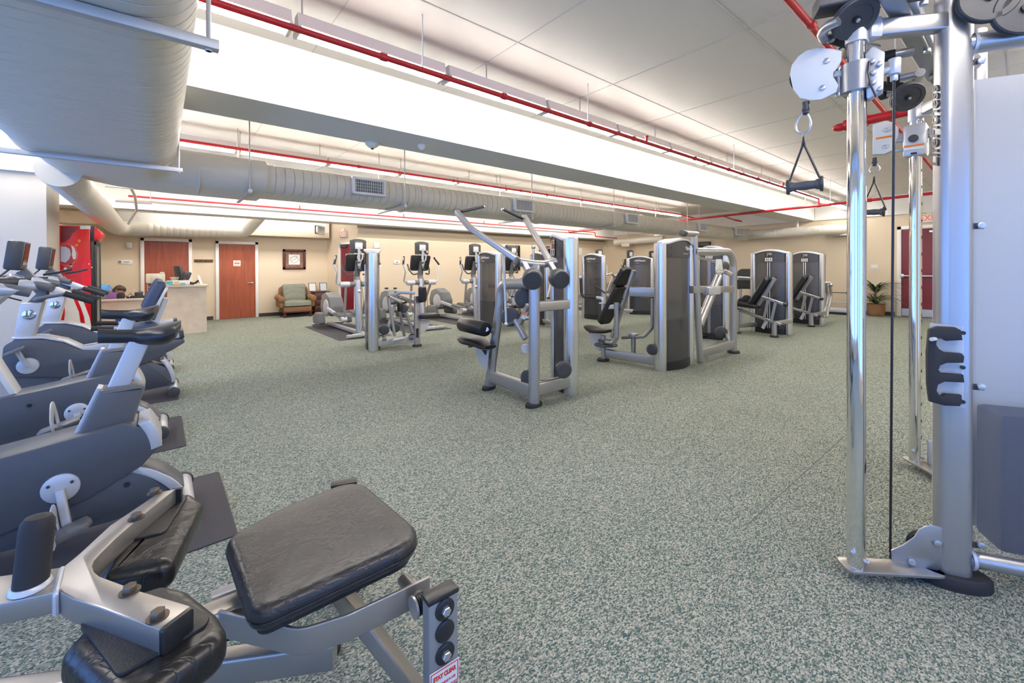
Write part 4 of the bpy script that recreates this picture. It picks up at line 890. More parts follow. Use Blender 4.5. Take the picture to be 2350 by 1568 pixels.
# ------------------------------------------------------------------ ellipticals, facing the viewer's side of the room
def elliptical():
    t = thing('elliptical_trainer', 'x', 'elliptical trainer', (0, 0, 0)); L = dict(local=True)
    def P(n, m, mt): return part(n, m, mt, t, local=True)
    m = MB(); m.bar([(0, -.30, .05), (0, 1.9, .07)], .09, .075); P('base_rail', m, M_bsilver)
    for y in (-.32, 1.95): m = MB(); m.bar([(-.36, y, .045), (.36, y, .045)], .07, .06); P('cross_foot', m, M_bsilver)
    m = MB(); m.bar([(-.2, -.2, .045), (.2, -.2, .045)], .05, .05); P('cross_foot', m, M_galv)
    m = MB(); m.ovalbar([(0, -.05, .06), (-.0, .06, 1.13)], .075, .055, up=(0, 1, 0)); P('front_post', m, M_silver)
    m = MB(); m.lathe((0, .02, .90), (0, -1, .1), [(.035, .03), (.035, .056), (.028, .06)], 16); P('emblem', m, M_chrome)
    for s in (-1, 1):
        m = MB(); m.cyl((s*.06, .05, 1.045), (s*.17, .05, 1.045), .052, 18, .006); P('hub_sleeve', m, M_grey)
        m = MB(); m.cyl((s*.17, .05, 1.045), (s*.36, .05, 1.045), .058, 18, .008); P('hub_end', m, M_bsilver)
        m = MB(); y2 = .05+.0; m.tube([(s*.33, .05, 1.05), (s*.44, .03, 1.07), (s*.47, -.02+.1*s, 1.30), (s*.525, .0+.12*s, 1.44), (s*.46, .10+.12*s, 1.60)], .017, 10, .07); P('arm_handle', m, M_bsilver)
        m = MB(); m.tube([(s*.522, .005+.12*s, 1.445), (s*.445, .12+.12*s, 1.62)], .022, 10); P('hand_grip', m, M_rubber)
        m = MB(); m.bar([(s*.24, .05, 1.02), (s*.25, .30+.18*s, .34)], .04, .05, up=(0, 1, 0)); P('swing_arm', m, M_silver)
        m = MB(); m.cyl((s*.20, .31+.18*s, .33), (s*.31, .31+.18*s, .33), .055, 16, .01); P('joint', m, M_bsilver)
        m = MB(); m.bar([(s*.25, .31+.18*s, .32), (s*.2, 1.30, .38-.08*s)], .06, .07); P('pedal_arm', m, M_bsilver)
        m = MB(); m.prism(round_poly([(-.075, -.2), (.075, -.2), (.09, .2), (-.09, .2)], .05), (s*.21, .66+.18*s, .40), (1, 0, 0), (0, 1, .12), .03, .006); P('foot_pedal', m, M_dark)
        m = MB(); m.prism(round_poly([(-.09, -.22), (.09, -.22), (.1, .22), (-.1, .22)], .05), (s*.21, .66+.18*s, .385), (1, 0, 0), (0, 1, .12), .02, .006); P('pedal_rim', m, M_grey)
        m = MB(); m.prism(round_poly([(-.28, -.12), (.25, -.13), (.28, .02), (.1, .14), (-.2, .15)], .06), (s*.30, 1.62, .22), (0, 1, 0), UP, .14, .03); P('side_housing', m, M_grey)
        m = MB(); m.tube([(s*.10, .02, 1.25), (s*.2, .05, 1.22), (s*.26, .14, 1.34), (s*.26, .2, 1.46)], .017, 8, .06); P('fixed_handle', m, M_dark)
    m = MB(); m.prism(round_poly([(-.36, -.18), (.36, -.18), (.42, .05), (.30, .30), (.05, .36), (-.22, .26), (-.36, .05)], .12), (0, 1.62, .46), (0, 1, 0), UP, .32, .05); P('drum_housing', m, M_grey)
    for s in (-1, 1): m = MB(); m.lathe((s*.155, 1.58, .46), (s, 0, 0), [(.20, 0), (.19, .012), (.15, .018)], 24); P('drum_disc', m, M_bsilver)
    # console
    m = MB(); m.bar([(0, .06, 1.10), (0, .10, 1.20), (0, .0, 1.52)], .11, .10, .05, up=(0, 1, 0), rad=.03); P('console_neck', m, M_grey)
    m = MB(); m.prism(round_poly([(-.22, -.19), (.22, -.19), (.24, .17), (-.24, .17)], .04), (0, .10, 1.50), (-1, 0, 0), V((0, -.28, .96)), .09, .02); P('console_body', m, M_black)
    m = MB(); m.prism(round_poly([(-.2, -.165), (.2, -.165), (.215, .15), (-.215, .15)], .03), (0, .148, 1.512), (-1, 0, 0), V((0, -.28, .96)), .006); P('console_screen', m, M_glass)
    m = MB(); m.bar([(0, -.02, 1.42), (0, -.03, 1.80)], .05, .03, up=(0, 1, 0)); P('television_bracket', m, M_bsilver)
    m = MB(); m.prism([(-.16, -.14), (.16, -.14), (.165, .12), (.10, .145), (0, .155), (-.10, .145), (-.165, .12)], (0, .02, 1.82), (1, 0, 0), UP, .06, .012); P('television', m, M_dark)
    m = MB(); m.obox((0, -.022, 1.83), (.155, .02, .13), bev=.004); P('mounting_plate', m, M_white_pl)
    m = MB(); m.obox((0, -.015, 1.905), (.14, .012, .03), bev=.004); P('television_handle', m, M_grey)
    m = MB(); m.obox((.12, -.013, 1.745), (.03, .006, .05)); P('sticker', m, M_white_pl)
    m = MB(); m.tube([(.02, -.035, 1.72), (.07, -.07, 1.66), (.05, -.09, 1.55), (-.02, -.08, 1.52), (-.05, -.06, 1.60), (.0, -.05, 1.70), (.06, -.06, 1.64), (.03, -.06, 1.50), (.0, .0, 1.35)], .006, 6, .04); P('cable', m, M_white_pl)
    m = MB(); m.tube([(-.03, -.03, 1.60), (-.07, -.08, 1.48), (-.05, -.07, 1.36), (0, -.02, 1.24)], .008, 6, .04); m.obox((.0, -.06, 1.34), (.09, .03, .05), ry=.3, bev=.004); P('power_adapter', m, M_black)
    m = MB(); m.tube([(.04, -.06, 1.1), (.06, -.13, .6), (.05, -.14, .3), (-.05, -.2, .03), (-.2, -.25, .01)], .005, 6, .08); P('cable', m, M_black)
    return t
EP = elliptical(); e0 = V((3.12, 8.70, 0)); e1 = gz(946, 763); e2 = gz(1054, 743)
pos = [(e0, 'first from the armchair, behind the slim tower'), (V((4.56, 8.70, 0)), 'second from the armchair, behind the row machine'), (V((6.02, 8.70, 0)), 'third from the armchair, left of a logo tower')]
for k, px in enumerate((1178, 1249, 1376, 1447, 1497)):
    pos.append((V((gy(px, 600, 8.72).x, 8.72, 0)), ('fourth in line, behind the left pulldown arm', 'fifth in line, behind the right pulldown arm', 'sixth in line, right of the pulldown tower', 'seventh in line, between two logo towers', 'eighth in line, left of the fly machine tower')[k]))
MATP = None
for i, (p, l) in enumerate(pos):
    o = EP if i == 0 else dup(EP, (0, 0, 0)); o.location = (p.x, p.y, .006); o.rotation_euler = (0, 0, 0.02); o['label'] = 'grey elliptical trainer, '+l; o['group'] = 'ellipticals along the rear wall'
    m = MB(); m.box((p.x-.52, p.y-.42, 0), (p.x+.52, p.y+2.1, .006)); single('floor_mat', m, M_mat, 'dark mat under the elliptical, '+l, 'floor mat', 'mats under the ellipticals')
# ------------------------------------------------------------------ bikes, riders face the windows (-X)
def saddle(t, nose, rear, z, name='saddle'):
    m = MB(); secs = []; n = 20
    for i in range(13):
        s = i/12; x = nose+(rear-nose)*s
        hw = .030+.012*s if s < .45 else .036+.105*math.sin(min(1, (s-.45)/.38)*PI/2)
        if s > .86: hw *= math.sqrt(max(.02, 1-((s-.86)/.15)**2))
        if s < .06: hw *= .6+.4*s/.06
        zt = z-.014*math.sin(s*PI)+.016*max(0, (s-.6)/.4); th = .072+.035*min(1, max(0, (s-.35)/.4))
        if s > .9: th *= 1-.6*(s-.9)/.1
        secs.append([V((x, hw*math.cos(a), zt-th*.5+th*.5*(math.sin(a) if math.sin(a) > 0 else math.sin(a)*1.0)+(.008*abs(math.cos(a)) if s > .5 else 0))) for a in [2*PI*k/n for k in range(n)]])
    m.loft(secs); return part(name, m, M_vinyl2, t, local=True)
M_vinyl2 = mat('matt_black_saddle', (0.022, 0.024, 0.028), 0.36)
def upright():
    t = thing('upright_bike', 'x', 'exercise bike', (0, 0, 0))
    def P(n, m, mt, par=None): return part(n, m, mt, par or t, local=True)
    XZ = dict(u=(1, 0, 0), v=(0, 0, 1))
    m = MB(); m.prism(round_poly([(-1.12, .18), (-1.16, .36), (-1.0, .475), (-.55, .535), (-.14, .592), (-.055, .545), (-.005, .44), (-.085, .35), (-.28, .25), (-.7, .15)], [.1, .1, .06, 0, .03, .03, .02, .05, 0, 0]), (0, 0, 0), (1, 0, 0), UP, .25, .018); P('body_shell', m, M_shell)
    m = MB(); m.prism(round_poly([(-1.15, .09), (-1.13, .26), (-.7, .24), (-.09, .355), (.01, .285), (.095, .185), (.07, .13), (-.20, .095)], [.03, .05, 0, .02, .05, .02, .01, 0]), (0, 0, 0), (1, 0, 0), UP, .19, .02); P('lower_shell', m, M_shell)
    for a, b, w in ((arc2(-.30, .42, .30, 34, 4, 8), None, .256), (arc2(-.30, -.06, .455, 64, 32, 8), None, .196)):
        outer = a; inner = [(x-.045, z-.012) for x, z in a][::-1]
        m = MB(); m.prism(outer+inner, (0, 0, 0), (1, 0, 0), UP, w, .006); P('edge_trim', m, M_bsilver)
    m = MB(); m.prism(round_poly([(-.325, .545), (-.24, .765), (-.10, .765), (-.065, .755), (-.115, .575)], [0, .02, .02, .01, 0]), (0, 0, 0), (1, 0, 0), UP, .15, .02); P('seat_mast', m, M_grey2)
    m = MB(); m.bar([(-.33, 0, .545), (-.243, 0, .77)], .10, .02, up=(1, 0, 0)); P('mast_strip', m, M_bsilver)
    m = MB(); m.cyl((-.29, -.03, .63), (-.31, -.03, .64), .014, 10); P('mast_button', m, M_black)
    m = MB(); m.bar([(-.18, 0, .74), (-.085, 0, 1.0)], .05, .085, up=(1, 0, .3)); P('seat_post', m, M_bsilver)
    saddle(t, -.25, .085, 1.065)
    for s in (-1, 1):
        m = MB(); m.lathe((-.37, s*.122, .34), (0, s, 0), [(.068, 0), (.066, .010), (.05, .016), (.02, .018)], 24); P('crank_disc', m, M_bsilver)
        m = MB()
        for a in (30, 150, 270): m.cyl((-.37+.045*math.cos(math.radians(a)), s*.132, .34+.045*math.sin(math.radians(a))), (-.37+.045*math.cos(math.radians(a)), s*.142, .34+.045*math.sin(math.radians(a))), .007, 8)
        P('disc_screw', m, M_dark)
        e = V((-.345, s*.175, .175)) if s < 0 else V((-.41, s*.175, .535))
        m = MB(); m.bar([(-.37, s*.15, .34), e], .034, .032, up=(0, 1, 0), rad=.008); P('crank_arm', m, M_bsilver)
        ped = MB(); c = e+V((0, s*.075, 0)); ped.prism(round_poly([(-.09, -.055), (.075, -.055), (.095, 0), (.075, .055), (-.09, .055)], .02), c, (.96, 0, .28), (0, 1, 0), .028, .006); ped.cyl(e, c, .012, 8); po = P('pedal', ped, M_grey2)
        st = MB(); pts = [c+V((-.02, -.064, -.02)), c+V((-.03, -.068, .045)), c+V((-.035, -.02, .105)), c+V((-.035, .03, .105)), c+V((-.03, .068, .045)), c+V((-.02, .064, -.02))]
        st.bar(fillet(pts, .03, 4), .06, .005, up=(1, 0, 0), rad=.001); P('pedal_strap', st, M_bsilver, po)
    m = MB(); m.cyl((.095, -.17, .095), (.095, .22, .095), .042, 20, .004); P('rear_stabiliser', m, M_bsilver)
    for y in (-.18, .22): m = MB(); m.cyl((.095, y-.012, .09), (.095, y+.022, .09), .052, 20, .006); P('stabiliser_cap', m, M_dark)
    m = MB(); m.bar([(0.095, 0, .09), (-.1, 0, .12)], .10, .06); P('stabiliser_neck', m, M_shell)
    m = MB(); m.cyl((-1.1, -.25, .06), (-1.1, .25, .06), .05, 16, .006); P('front_stabiliser', m, M_bsilver)
    m = MB(); m.cyl((-.60, -.128, .44), (-.60, -.132, .44), .012, 10); m.cyl((-.14, -.098, .27), (-.14, -.104, .27), .012, 10); P('bolt_recess', m, M_black)
    # steering column and head
    m = MB(); m.prism(round_poly([(-.665, .50), (-.94, .50), (-1.08, 1.02), (-.86, 1.02)], [0, 0, .06, .04]), (0, 0, 0), (1, 0, 0), UP, .15, .015); P('front_column', m, M_bsilver)
    m = MB(); m.prism([(-.665, .52), (-.70, .52), (-.895, 1.02), (-.86, 1.02)], (0, 0, 0), (1, 0, 0), UP, .156, .008); P('column_trim', m, M_white_pl)
    m = MB(); m.prism(round_poly([(-1.10, .98), (-.90, .96), (-.66, 1.245), (-.74, 1.34)], [.05, .05, .03, .05]), (0, 0, 0), (1, 0, 0), UP, .17, .03); P('head_stem', m, M_bsilver)
    m = MB(); m.bar([(-.93, -.087, .965), (-1.03, -.087, 1.06)], .008, .006); m.bar([(-.75, -.087, 1.14), (-.87, -.087, 1.24)], .008, .006); P('stem_seam', m, M_white_pl)
    m = MB(); m.prism(round_poly([(-.98, 1.26), (-.78, 1.28), (-.88, 1.56), (-1.04, 1.54)], .03), (0, 0, 0), (1, 0, 0), UP, .36, .02); P('console', m, M_dark)
    for s in (-1, 1):
        m = MB(); m.tube([(-.86, 0, 1.27), (-.86, s*.2, 1.27), (-.84, s*.27, 1.29), (-.50, s*.27, 1.29), (-.44, s*.25, 1.27)], .021, 12, .07); P('handlebar', m, M_grey2)
        m = MB(); m.tube([(-.78, s*.27, 1.29), (-.56, s*.27, 1.29)], .026, 14); P('hand_grip', m, M_rubber)
        m = MB(); m.lathe((-.56, s*.27, 1.29), (1, 0, -.1), [(.03, 0), (.032, .02), (.02, .07), (.008, .10)], 14); P('grip_end', m, M_bsilver)
    m = MB(); m.cyl((-.86, -.22, 1.20), (-.86, .22, 1.20), .035, 16, .01); P('head_tube', m, M_grey2)
    m = MB(); pts = [V((-.70+.05*math.cos(a), .05, 1.29+.04*math.sin(a))) for a in [2*PI*k/20 for k in range(21)]]; m.tube(pts, .012, 8); P('adjust_ring', m, M_chrome)
    return t
M_grey2 = mat('mid_grey_plastic', (0.125, 0.13, 0.14), 0.42)
UB = upright(); UB.location = (0, 3.02, .008)
UB['label'] = 'slate upright exercise bike nearest to the viewer, on the nearest rubber mat'; UB['group'] = 'upright bikes'
o = dup(UB, (-.10, 4.47, .008), 0, 'slate upright exercise bike, second from the viewer, its wide silver front column in view', 'upright bikes')
def recumbent():
    t = thing('recumbent_bike', 'x', 'exercise bike', (0, 0, 0))
    def P(n, m, mt, par=None): return part(n, m, mt, par or t, local=True)
    pr = lambda n, poly, th, mt, b=.015, y=0: P(n, MB().prism(poly, (0, y, 0), (1, 0, 0), UP, th, b), mt)
    pr('body_shell', round_poly([(-1.12, .40), (-1.10, .68), (-1.02, .735), (-.86, .72), (-.72, .67), (-.60, .585), (-.40, .56), (.19, .61), (.20, .565), (.10, .50), (-.12, .385), (-.5, .30)], [.08, .06, .03, .05, .1, .03, 0, .02, .02, .03, .05, 0]), .24, M_shell)
    pr('lower_shell', round_poly([(-1.14, .09), (-1.13, .46), (-.5, .36), (-.12, .40), (.03, .32), (.12, .18), (.10, .11), (-.2, .09)], [.03, .05, 0, .02, .08, .02, .01, 0]), .19, M_shell)
    pr('edge_trim', arc2(-.34, .12, .46, 38, 4, 8)+[(x-.035, z-.01) for x, z in arc2(-.34, .12, .46, 38, 4, 8)][::-1], .196, M_bsilver, .004)
    pr('top_trim', [(-1.05, .735), (-.86, .722), (-.72, .672), (-.60, .587), (-.60, .60), (-.72, .69), (-.86, .742), (-1.05, .752)], .245, M_bsilver, .004)
    for y in (-.085, .085): P('seat_rail', MB().bar([(-.60, y, .575), (.16, y, .655)], .045, .07, up=(0, 0, 1)), M_bsilver)
    P('rail_end', MB().bar([(.15, 0, .655), (.19, 0, .66)], .24, .085), M_dark)
    for s in (-1, 1):
        P('crank_disc', MB().lathe((-.95, s*.122, .48), (0, s, 0), [(.075, 0), (.07, .012), (.03, .02)], 22), M_bsilver)
        e = V((-.95+s*.06, s*.17, .48-s*.16)); P('crank_arm', MB().bar([(-.95, s*.15, .48), e], .034, .032, up=(0, 1, 0)), M_bsilver)
        P('pedal', MB().prism(round_poly([(-.07, -.048), (.07, -.048), (.07, .048), (-.07, .048)], .02), e+V((0, s*.07, 0)), (.9, 0, .43), (0, 1, 0), .028, .006), M_grey2)
    P('rear_stabiliser', MB().cyl((.10, -.25, .075), (.10, .25, .075), .042, 18, .004), M_bsilver)
    for y in (-.265, .235): P('stabiliser_cap', MB().cyl((.10, y, .07), (.10, y+.03, .07), .052, 18, .006), M_dark)
    P('front_stabiliser', MB().cyl((-1.08, -.25, .06), (-1.08, .25, .06), .05, 16, .006), M_bsilver)
    # front column with emblem, console and bars
    P('front_column', MB().prism([(-1.05, .70), (-.93, .70), (-.86, 1.06), (-1.00, 1.06)], (0, 0, 0), (1, 0, 0), UP, .17, .012), M_bsilver)
    em = P('emblem', MB().lathe((-.945, -.087, .95), (0, -1, 0), [(.045, 0), (.045, .006), (.036, .008)], 20), M_chrome)
    text_mesh('emblem_letter', 'LF', .055, (-.945, -.0965, .95), (1, 0, 0), UP, M_line, em, shear=.3, local=True)
    P('console_arm', MB().bar([(-.93, 0, 1.04), (-.86, 0, 1.14), (-1.0, 0, 1.36)], .10, .08, .05, up=(1, 0, 0)), M_grey2)
    c = V((-1.03, 0, 1.50)); P('console', MB().obox(c, (.11, .25, .27), ry=.12, bev=.02), M_dark)
    P('console_screen', MB().obox(c+V((.0575, 0, .01)), (.006, .17, .20), ry=.12), M_glass); P('console_bezel', MB().obox(c+V((.050, 0, .0)), (.012, .23, .25), ry=.12, bev=.006), M_grey2)
    P('keypad', MB().prism(round_poly([(-.12, -.12), (.12, -.12), (.12, .12), (-.12, .12)], .03), (-.80, 0, 1.18), V((.8, 0, -.45)), (0, 1, 0), .05, .01), M_bsilver)
    for s in (-1, 1):
        P('handlebar', MB().tube([(-.92, 0, 1.08), (-.88, s*.2, 1.10), (-.70, s*.24, 1.14), (-.52, s*.22, 1.06)], .018, 10, .07), M_grey2)
        P('hand_grip', MB().tube([(-.70, s*.24, 1.145), (-.51, s*.22, 1.055)], .026, 12), M_rubber)
        P('seat_handle', MB().tube([(-.16, s*.2, .70), (-.30, s*.26, .78), (-.50, s*.26, .80)], .018, 10, .05), M_bsilver); P('hand_grip', MB().tube([(-.36, s*.26, .785), (-.52, s*.26, .80)], .024, 10), M_rubber)
    P('tilt_lever', MB().tube([(-.86, 0, 1.32), (-.75, -.1, 1.34), (-.66, -.16, 1.37)], .012, 8), M_black)
    P('cable', MB().tube([(-1.04, -.08, 1.40), (-1.12, -.12, 1.30), (-1.14, -.1, 1.15), (-1.0, -.03, 1.08)], .008, 6, .06), M_black)
    # seat
    P('seat_carriage', MB().bar([(-.34, 0, .64), (-.02, 0, .68)], .26, .07), M_bsilver)
    P('seat_pad', MB().cushion(round_poly([(-.22, -.2), (.18, -.22), (.18, .22), (-.22, .2)], .07), (-.20, 0, .70), (1, 0, .1), (0, 1, 0), .09, .035, .01), M_seatblue)
    d = V((.15, 0, .36)).normalized(); w = V((0, 1, 0)); P('back_pad', MB().cushion(round_poly([(-.20, -.19), (.20, -.19), (.17, .22), (-.17, .22)], .07), V((-.04, 0, 1.02)), (0, -1, 0), d, .085, .035, .01), M_seatblue)
    P('back_shell', MB().prism(round_poly([(-.19, -.2), (.19, -.2), (.16, .2), (-.16, .2)], .06), V((-.02, 0, 1.01)), (0, -1, 0), d, .03, .008), M_bsilver)
    P('back_post', MB().bar([(-.08, 0, .68), (.04, 0, 1.05)], .10, .045, up=(1, 0, 0)), M_bsilver)
    return t
M_seatblue = mat('dark_navy_upholstery', (0.03, 0.05, 0.11), 0.5)
RB = recumbent(); RB.location = (0, 5.98, .008); RB['label'] = 'slate recumbent exercise bike, third in the row, just beyond the upright bikes'; RB['group'] = 'recumbent bikes'
dup(RB, (-.02, 7.4, .008), 0, 'slate recumbent exercise bike, farthest in the row, beside the red cooler', 'recumbent bikes')
for i, (y0, y1, xr, l) in enumerate(((2.56, 3.47, .30, 'nearest bike'), (4.12, 5.02, .145, 'second bike'), (5.66, 6.5, .14, 'third bike in the row'), (7.05, 7.9, .1, 'farthest bike'))):
    m = MB(); m.prism(round_poly([(-1.75, y0-.06), (xr, y0+.03), (xr-.005, y1+.01), (-1.75, y1-.04)], .02), (0, 0, .004), (1, 0, 0), (0, 1, 0), .008, .002); single('floor_mat', m, M_mat, 'dark rubber mat under the %s' % l, 'floor mat', 'mats under the bikes')
# ------------------------------------------------------------------ bench machine in the foreground
M_leather = leather_mat('creased_black_leather', (0.026, 0.026, 0.028), 17, 0.31)
M_leather2 = leather_mat('smooth_black_leather', (0.012, 0.011, 0.011), 9, 0.30)
M_champ = mat('champagne_silver_paint', (0.42, 0.395, 0.365), 0.34, 0.75)
M_board = mat('black_backing_board', (0.014, 0.014, 0.015), 0.5, bump=(300, .15, 1))
M_bolt = mat('dark_bronze_bolt', (0.16, 0.13, 0.10), 0.35, 0.8)
M_zinc = mat('zinc_bolt', (0.62, 0.63, 0.66), 0.35, 0.9)
def hexbolt(t, c, n, r=.012, h=.010, mt=None, washer=True):
    c, n = V(c), V(n).normalized(); m = MB()
    if washer: m.lathe(c, n, [(r*1.45, 0), (r*1.45, .0022)], 18)
    m.lathe(c+n*(.002 if washer else 0), n, [(r, 0), (r, h*.8), (r*.85, h)], 6); return part('bolt', m, mt or M_bolt, t)
def bench():
    t = thing('seated_calf_machine', 'silver bench machine with black leather seat and thigh pads in the foreground', 'weight machine', (.3, 1.43, 0))
    q = lambda a, b, z: (lambda p: (p.x, p.y))(gz(a, b, z))
    # seat cushion
    A, B, C, D_ = q(516, 1264, .49), q(822, 1117, .49), q(987, 1262, .49), q(577, 1457, .49)
    poly = round_poly([A, q(640, 1190, .49), B, C, D_], [.055, .3, .095, .10, .05], 8)
    m = MB(); m.cushion(poly, (0, 0, .468), (1, 0, 0), (0, 1, 0), .066, .027, .008, 6, flat_bottom=False); seat = part('seat_pad', m, M_leather, t)
    m = MB(); pts = [V((x, y, .497)) for x, y in inset_poly(poly if area2(poly) > 0 else poly[::-1], -.0005)]; m.tube(pts+[pts[0]], .0028, 6); part('piping', m, M_leather2, seat)
    m = MB(); pp = inset_poly(poly if area2(poly) > 0 else poly[::-1], .0035); L = 0
    for i in range(len(pp)):
        a = V((*pp[i-1], .507)); b = V((*pp[i], .507)); k = max(1, int((b-a).length/.009))
        for j in range(k): p0 = a+(b-a)*((j+.2)/k); p1 = a+(b-a)*((j+.75)/k); m.cyl(p0, p1, .0007, 4)
    part('stitching', m, M_champ, seat)
    ins = inset_poly(poly if area2(poly) > 0 else poly[::-1], .02); m = MB(); m.prism(ins, (0, 0, .463), (1, 0, 0), (0, 1, 0), .014); part('seat_board', m, M_board, t)
    # Y shaped thigh frame
    zt = .665; h = .055
    Y = [(143, 1302), (180, 1272), (252, 1206), (368, 1128), (403, 1122), (319, 1189), (262, 1239), (232, 1269), (217, 1286), (212, 1298), (216, 1311), (229, 1322), (319, 1355), (438, 1390), (365, 1445), (232, 1395), (166, 1374), (139, 1358), (130, 1347)]
    poly = [q(a, b, zt) for a, b in Y]; m = MB(); m.prism(poly, (0, 0, zt-h/2), (1, 0, 0), (0, 1, 0), h, .004); fr = part('thigh_frame', m, M_champ, t)
    st = [q(a, b, zt-.002) for a, b in ((-130, 1340), (143, 1301), (128, 1359), (-130, 1412))]
    m = MB(); m.prism(st, (0, 0, zt-.002-.024), (1, 0, 0), (0, 1, 0), .048, .004); part('stem', m, M_champ, t)
    a, b = q(143, 1301, zt), q(128, 1359, zt); m = MB(); m.tube([(*a, zt-.05), (*a, zt-.002), ((a[0]+b[0])/2, (a[1]+b[1])/2, zt), (*b, zt-.002), (*b, zt-.05)], .006, 8, .01); part('weld_seam', m, M_bsilver, t)
    e0, e1 = q(438, 1390, zt), q(365, 1445, zt); d = V((e0[0]-e1[0], e0[1]-e1[1], 0)); n = V((-d.y, d.x, 0)).normalized(); n = n if n.y < 0 else -n
    m = MB(); c = V(((e0[0]+e1[0])/2, (e0[1]+e1[1])/2, zt-h/2)); dl = d.normalized(); m.prism(round_poly([(-d.length/2, -h/2), (d.length/2, -h/2), (d.length/2, h/2), (-d.length/2, h/2)], .008), c+n*.004, dl, UP, .012, .003); part('end_cap', m, M_black, t)
    e0, e1 = q(403, 1122, zt), q(368, 1128, zt); m = MB(); m.bar([(*e0, zt-h/2), (e0[0]+.004, e0[1]+.012, zt-h/2)], .03, .05); part('end_cap', m, M_black, t)
    for a, b in ((355, 1132), (313, 1190), (298, 1358), (362, 1417)): hexbolt(t, gz(a, b, zt), UP, .0135, .013)
    # grip on the stem
    g0 = gz(70, 1347, zt); g1 = g0+V((.012, .01, .155)); m = MB(); d = g1-g0; L = d.length
    m.lathe(g0, d, [(.029, 0), (.0295, .01), (.0295, L*.8), (.028, L*.90), (.022, L*.97), (.008, L)], 24); part('hand_grip', m, M_rubber, t)
    m = MB(); m.lathe(g0, UP, [(.036, -.001), (.034, .006), (.030, .010)], 24); part('weld_ring', m, M_bsilver, t)
    # thigh pads with backing boards
    zb = .606
    P1 = [q(*p, zb) for p in ((225, 1330), (395, 1296), (468, 1150), (440, 1128), (300, 1180))]
    P2 = [q(*p, zb) for p in ((133, 1500), (275, 1640), (532, 1452), (500, 1400), (432, 1348), (372, 1335), (190, 1440))]
    B1 = [q(*p, zb+.004) for p in ((262, 1254), (379, 1227), (430, 1146), (405, 1130), (310, 1190))]
    B2 = [q(*p, zb+.004) for p in ((183, 1440), (271, 1562), (473, 1442), (482, 1420), (370, 1355), (230, 1400))]
    for P, B_, rr in ((P1, B1, [.03, .035, .03, .02, .03]), (P2, B2, [.04, .05, .05, .04, .04, .03, .04])):
        pl = round_poly(P, rr, 6); pl = pl if area2(pl) > 0 else pl[::-1]
        m = MB(); m.cushion([(x, -y) for x, y in pl][::-1], (0, 0, zb+.006), (1, 0, 0), (0, -1, 0), .085, .034, .004, 6, flat_bottom=False); pd = part('thigh_pad', m, M_leather2, t)
        bp = round_poly(B_, .015, 4); m = MB(); m.prism(bp, (0, 0, zb+.005), (1, 0, 0), (0, 1, 0), .014, .002); part('backing_board', m, M_board, pd)
    # front upright with bolts and sticker, and its twin behind the seat
    for k, (fx0, fy, fx1, yb) in enumerate(((gz(984, 1388, .47), None, gz(1052, 1352, .47), .045), (gz(760, 1118, .47), None, gz(818, 1108, .47), .045))):
        p0, p1 = V(fx0), V(fx1); u = (p1-p0); W = u.length; u.normalize(); w = V((-u.y, u.x, 0)); w = w if w.y > 0 else -w; c = (p0+p1)/2+w*.022; 
        m = MB(); m.obox((c.x, c.y, .237), (W-.002, .042, .455), rz=math.atan2(u.y, u.x), bev=.004); up_ = part('upright', m, M_silverd, t)
        m = MB(); m.obox((c.x, c.y, .468), (W+.004, .048, .014), rz=math.atan2(u.y, u.x), bev=.004); part('upright_cap', m, M_black, up_)
        foot(t, (c.x, c.y), .07, .05)
        if k == 0:
            for py_, hx in ((1399, 1), (1449, 0), (1501, 1)):
                z = p0.z-(py_-1370)*.00121; o = p0+u*W*.52-w*.001; o.z = z
                m = MB(); m.lathe(o, -w, [(.029, 0), (.029, .003), (.024, .006), (.010, .007)], 26); part('washer', m, M_black, up_)
                if hx: hexbolt(t, o-w*.006, -w, .0135, .010, M_zinc, False)
            o = p0+u*W*.5-w*.0015; o.z = .247
            m = MB(); m.obox(o, (W*.98, .002, .062), rz=math.atan2(u.y, u.x)); stk = part('sticker', m, M_white_pl, up_)
            fr_ = MB()
            for dz in (-.027, .027): fr_.obox(o-w*.0015+UP*dz, (W*.9, .001, .0022), rz=math.atan2(u.y, u.x))
            for dx in (-W*.45, W*.45): fr_.obox(o-w*.0015+u*dx, (.0022, .001, .056), rz=math.atan2(u.y, u.x))
            part('sticker_border', fr_, M_redtext, up_)
            text_mesh('sticker_text', 'STAY CLEAR', .0165, o-w*.0018+UP*.010, u, UP, M_redtext, up_, bold=.0008, sx=.76); text_mesh('sticker_text', 'OF MACHINE IN USE', .0088, o-w*.0018-UP*.012, u, UP, M_redtext, up_, sx=.82)
    # bent bar below the seat to the upright
    m = MB(); pa = [gz(560, 1440, .40)+V((-.05, .06, 0)), gz(690, 1475, .40), gz(790, 1445, .405), gz(985, 1350, .405)]
    m.bar([pa[0]+V((0, 0, 0)), pa[1], pa[2]+V((.01, 0, 0)), pa[3]], .010, .072, .09, rad=.003); part('bent_bar', m, M_champ, t)
    c = gz(968, 1385, .41); m = MB()
    for k in range(6): m.cyl(c+V((-.022+.006*k, .0, .0)), c+V((-.018+.006*k, .0, 0)), .026, 20)
    part('rubber_bellows', m, M_black, t)
    m = MB(); m.cyl(c+V((-.028, 0, 0)), c+V((-.022, 0, 0)), .030, 20); part('spacer', m, M_zinc, t)
    rtube(t, [gz(925, 1330, .40), gz(962, 1372, .40)], .018, name='pivot_rod', mt=M_champ)
    # main rail near the floor and supports
    q0, q1 = V((-.62, 1.96, .15)), V((.55, 1.40, .15))
    m = MB(); m.bar([V((-.55, 1.96, .16)), V((.42, 1.40, .16))], .06, .085); part('base_rail', m, M_champ, t)
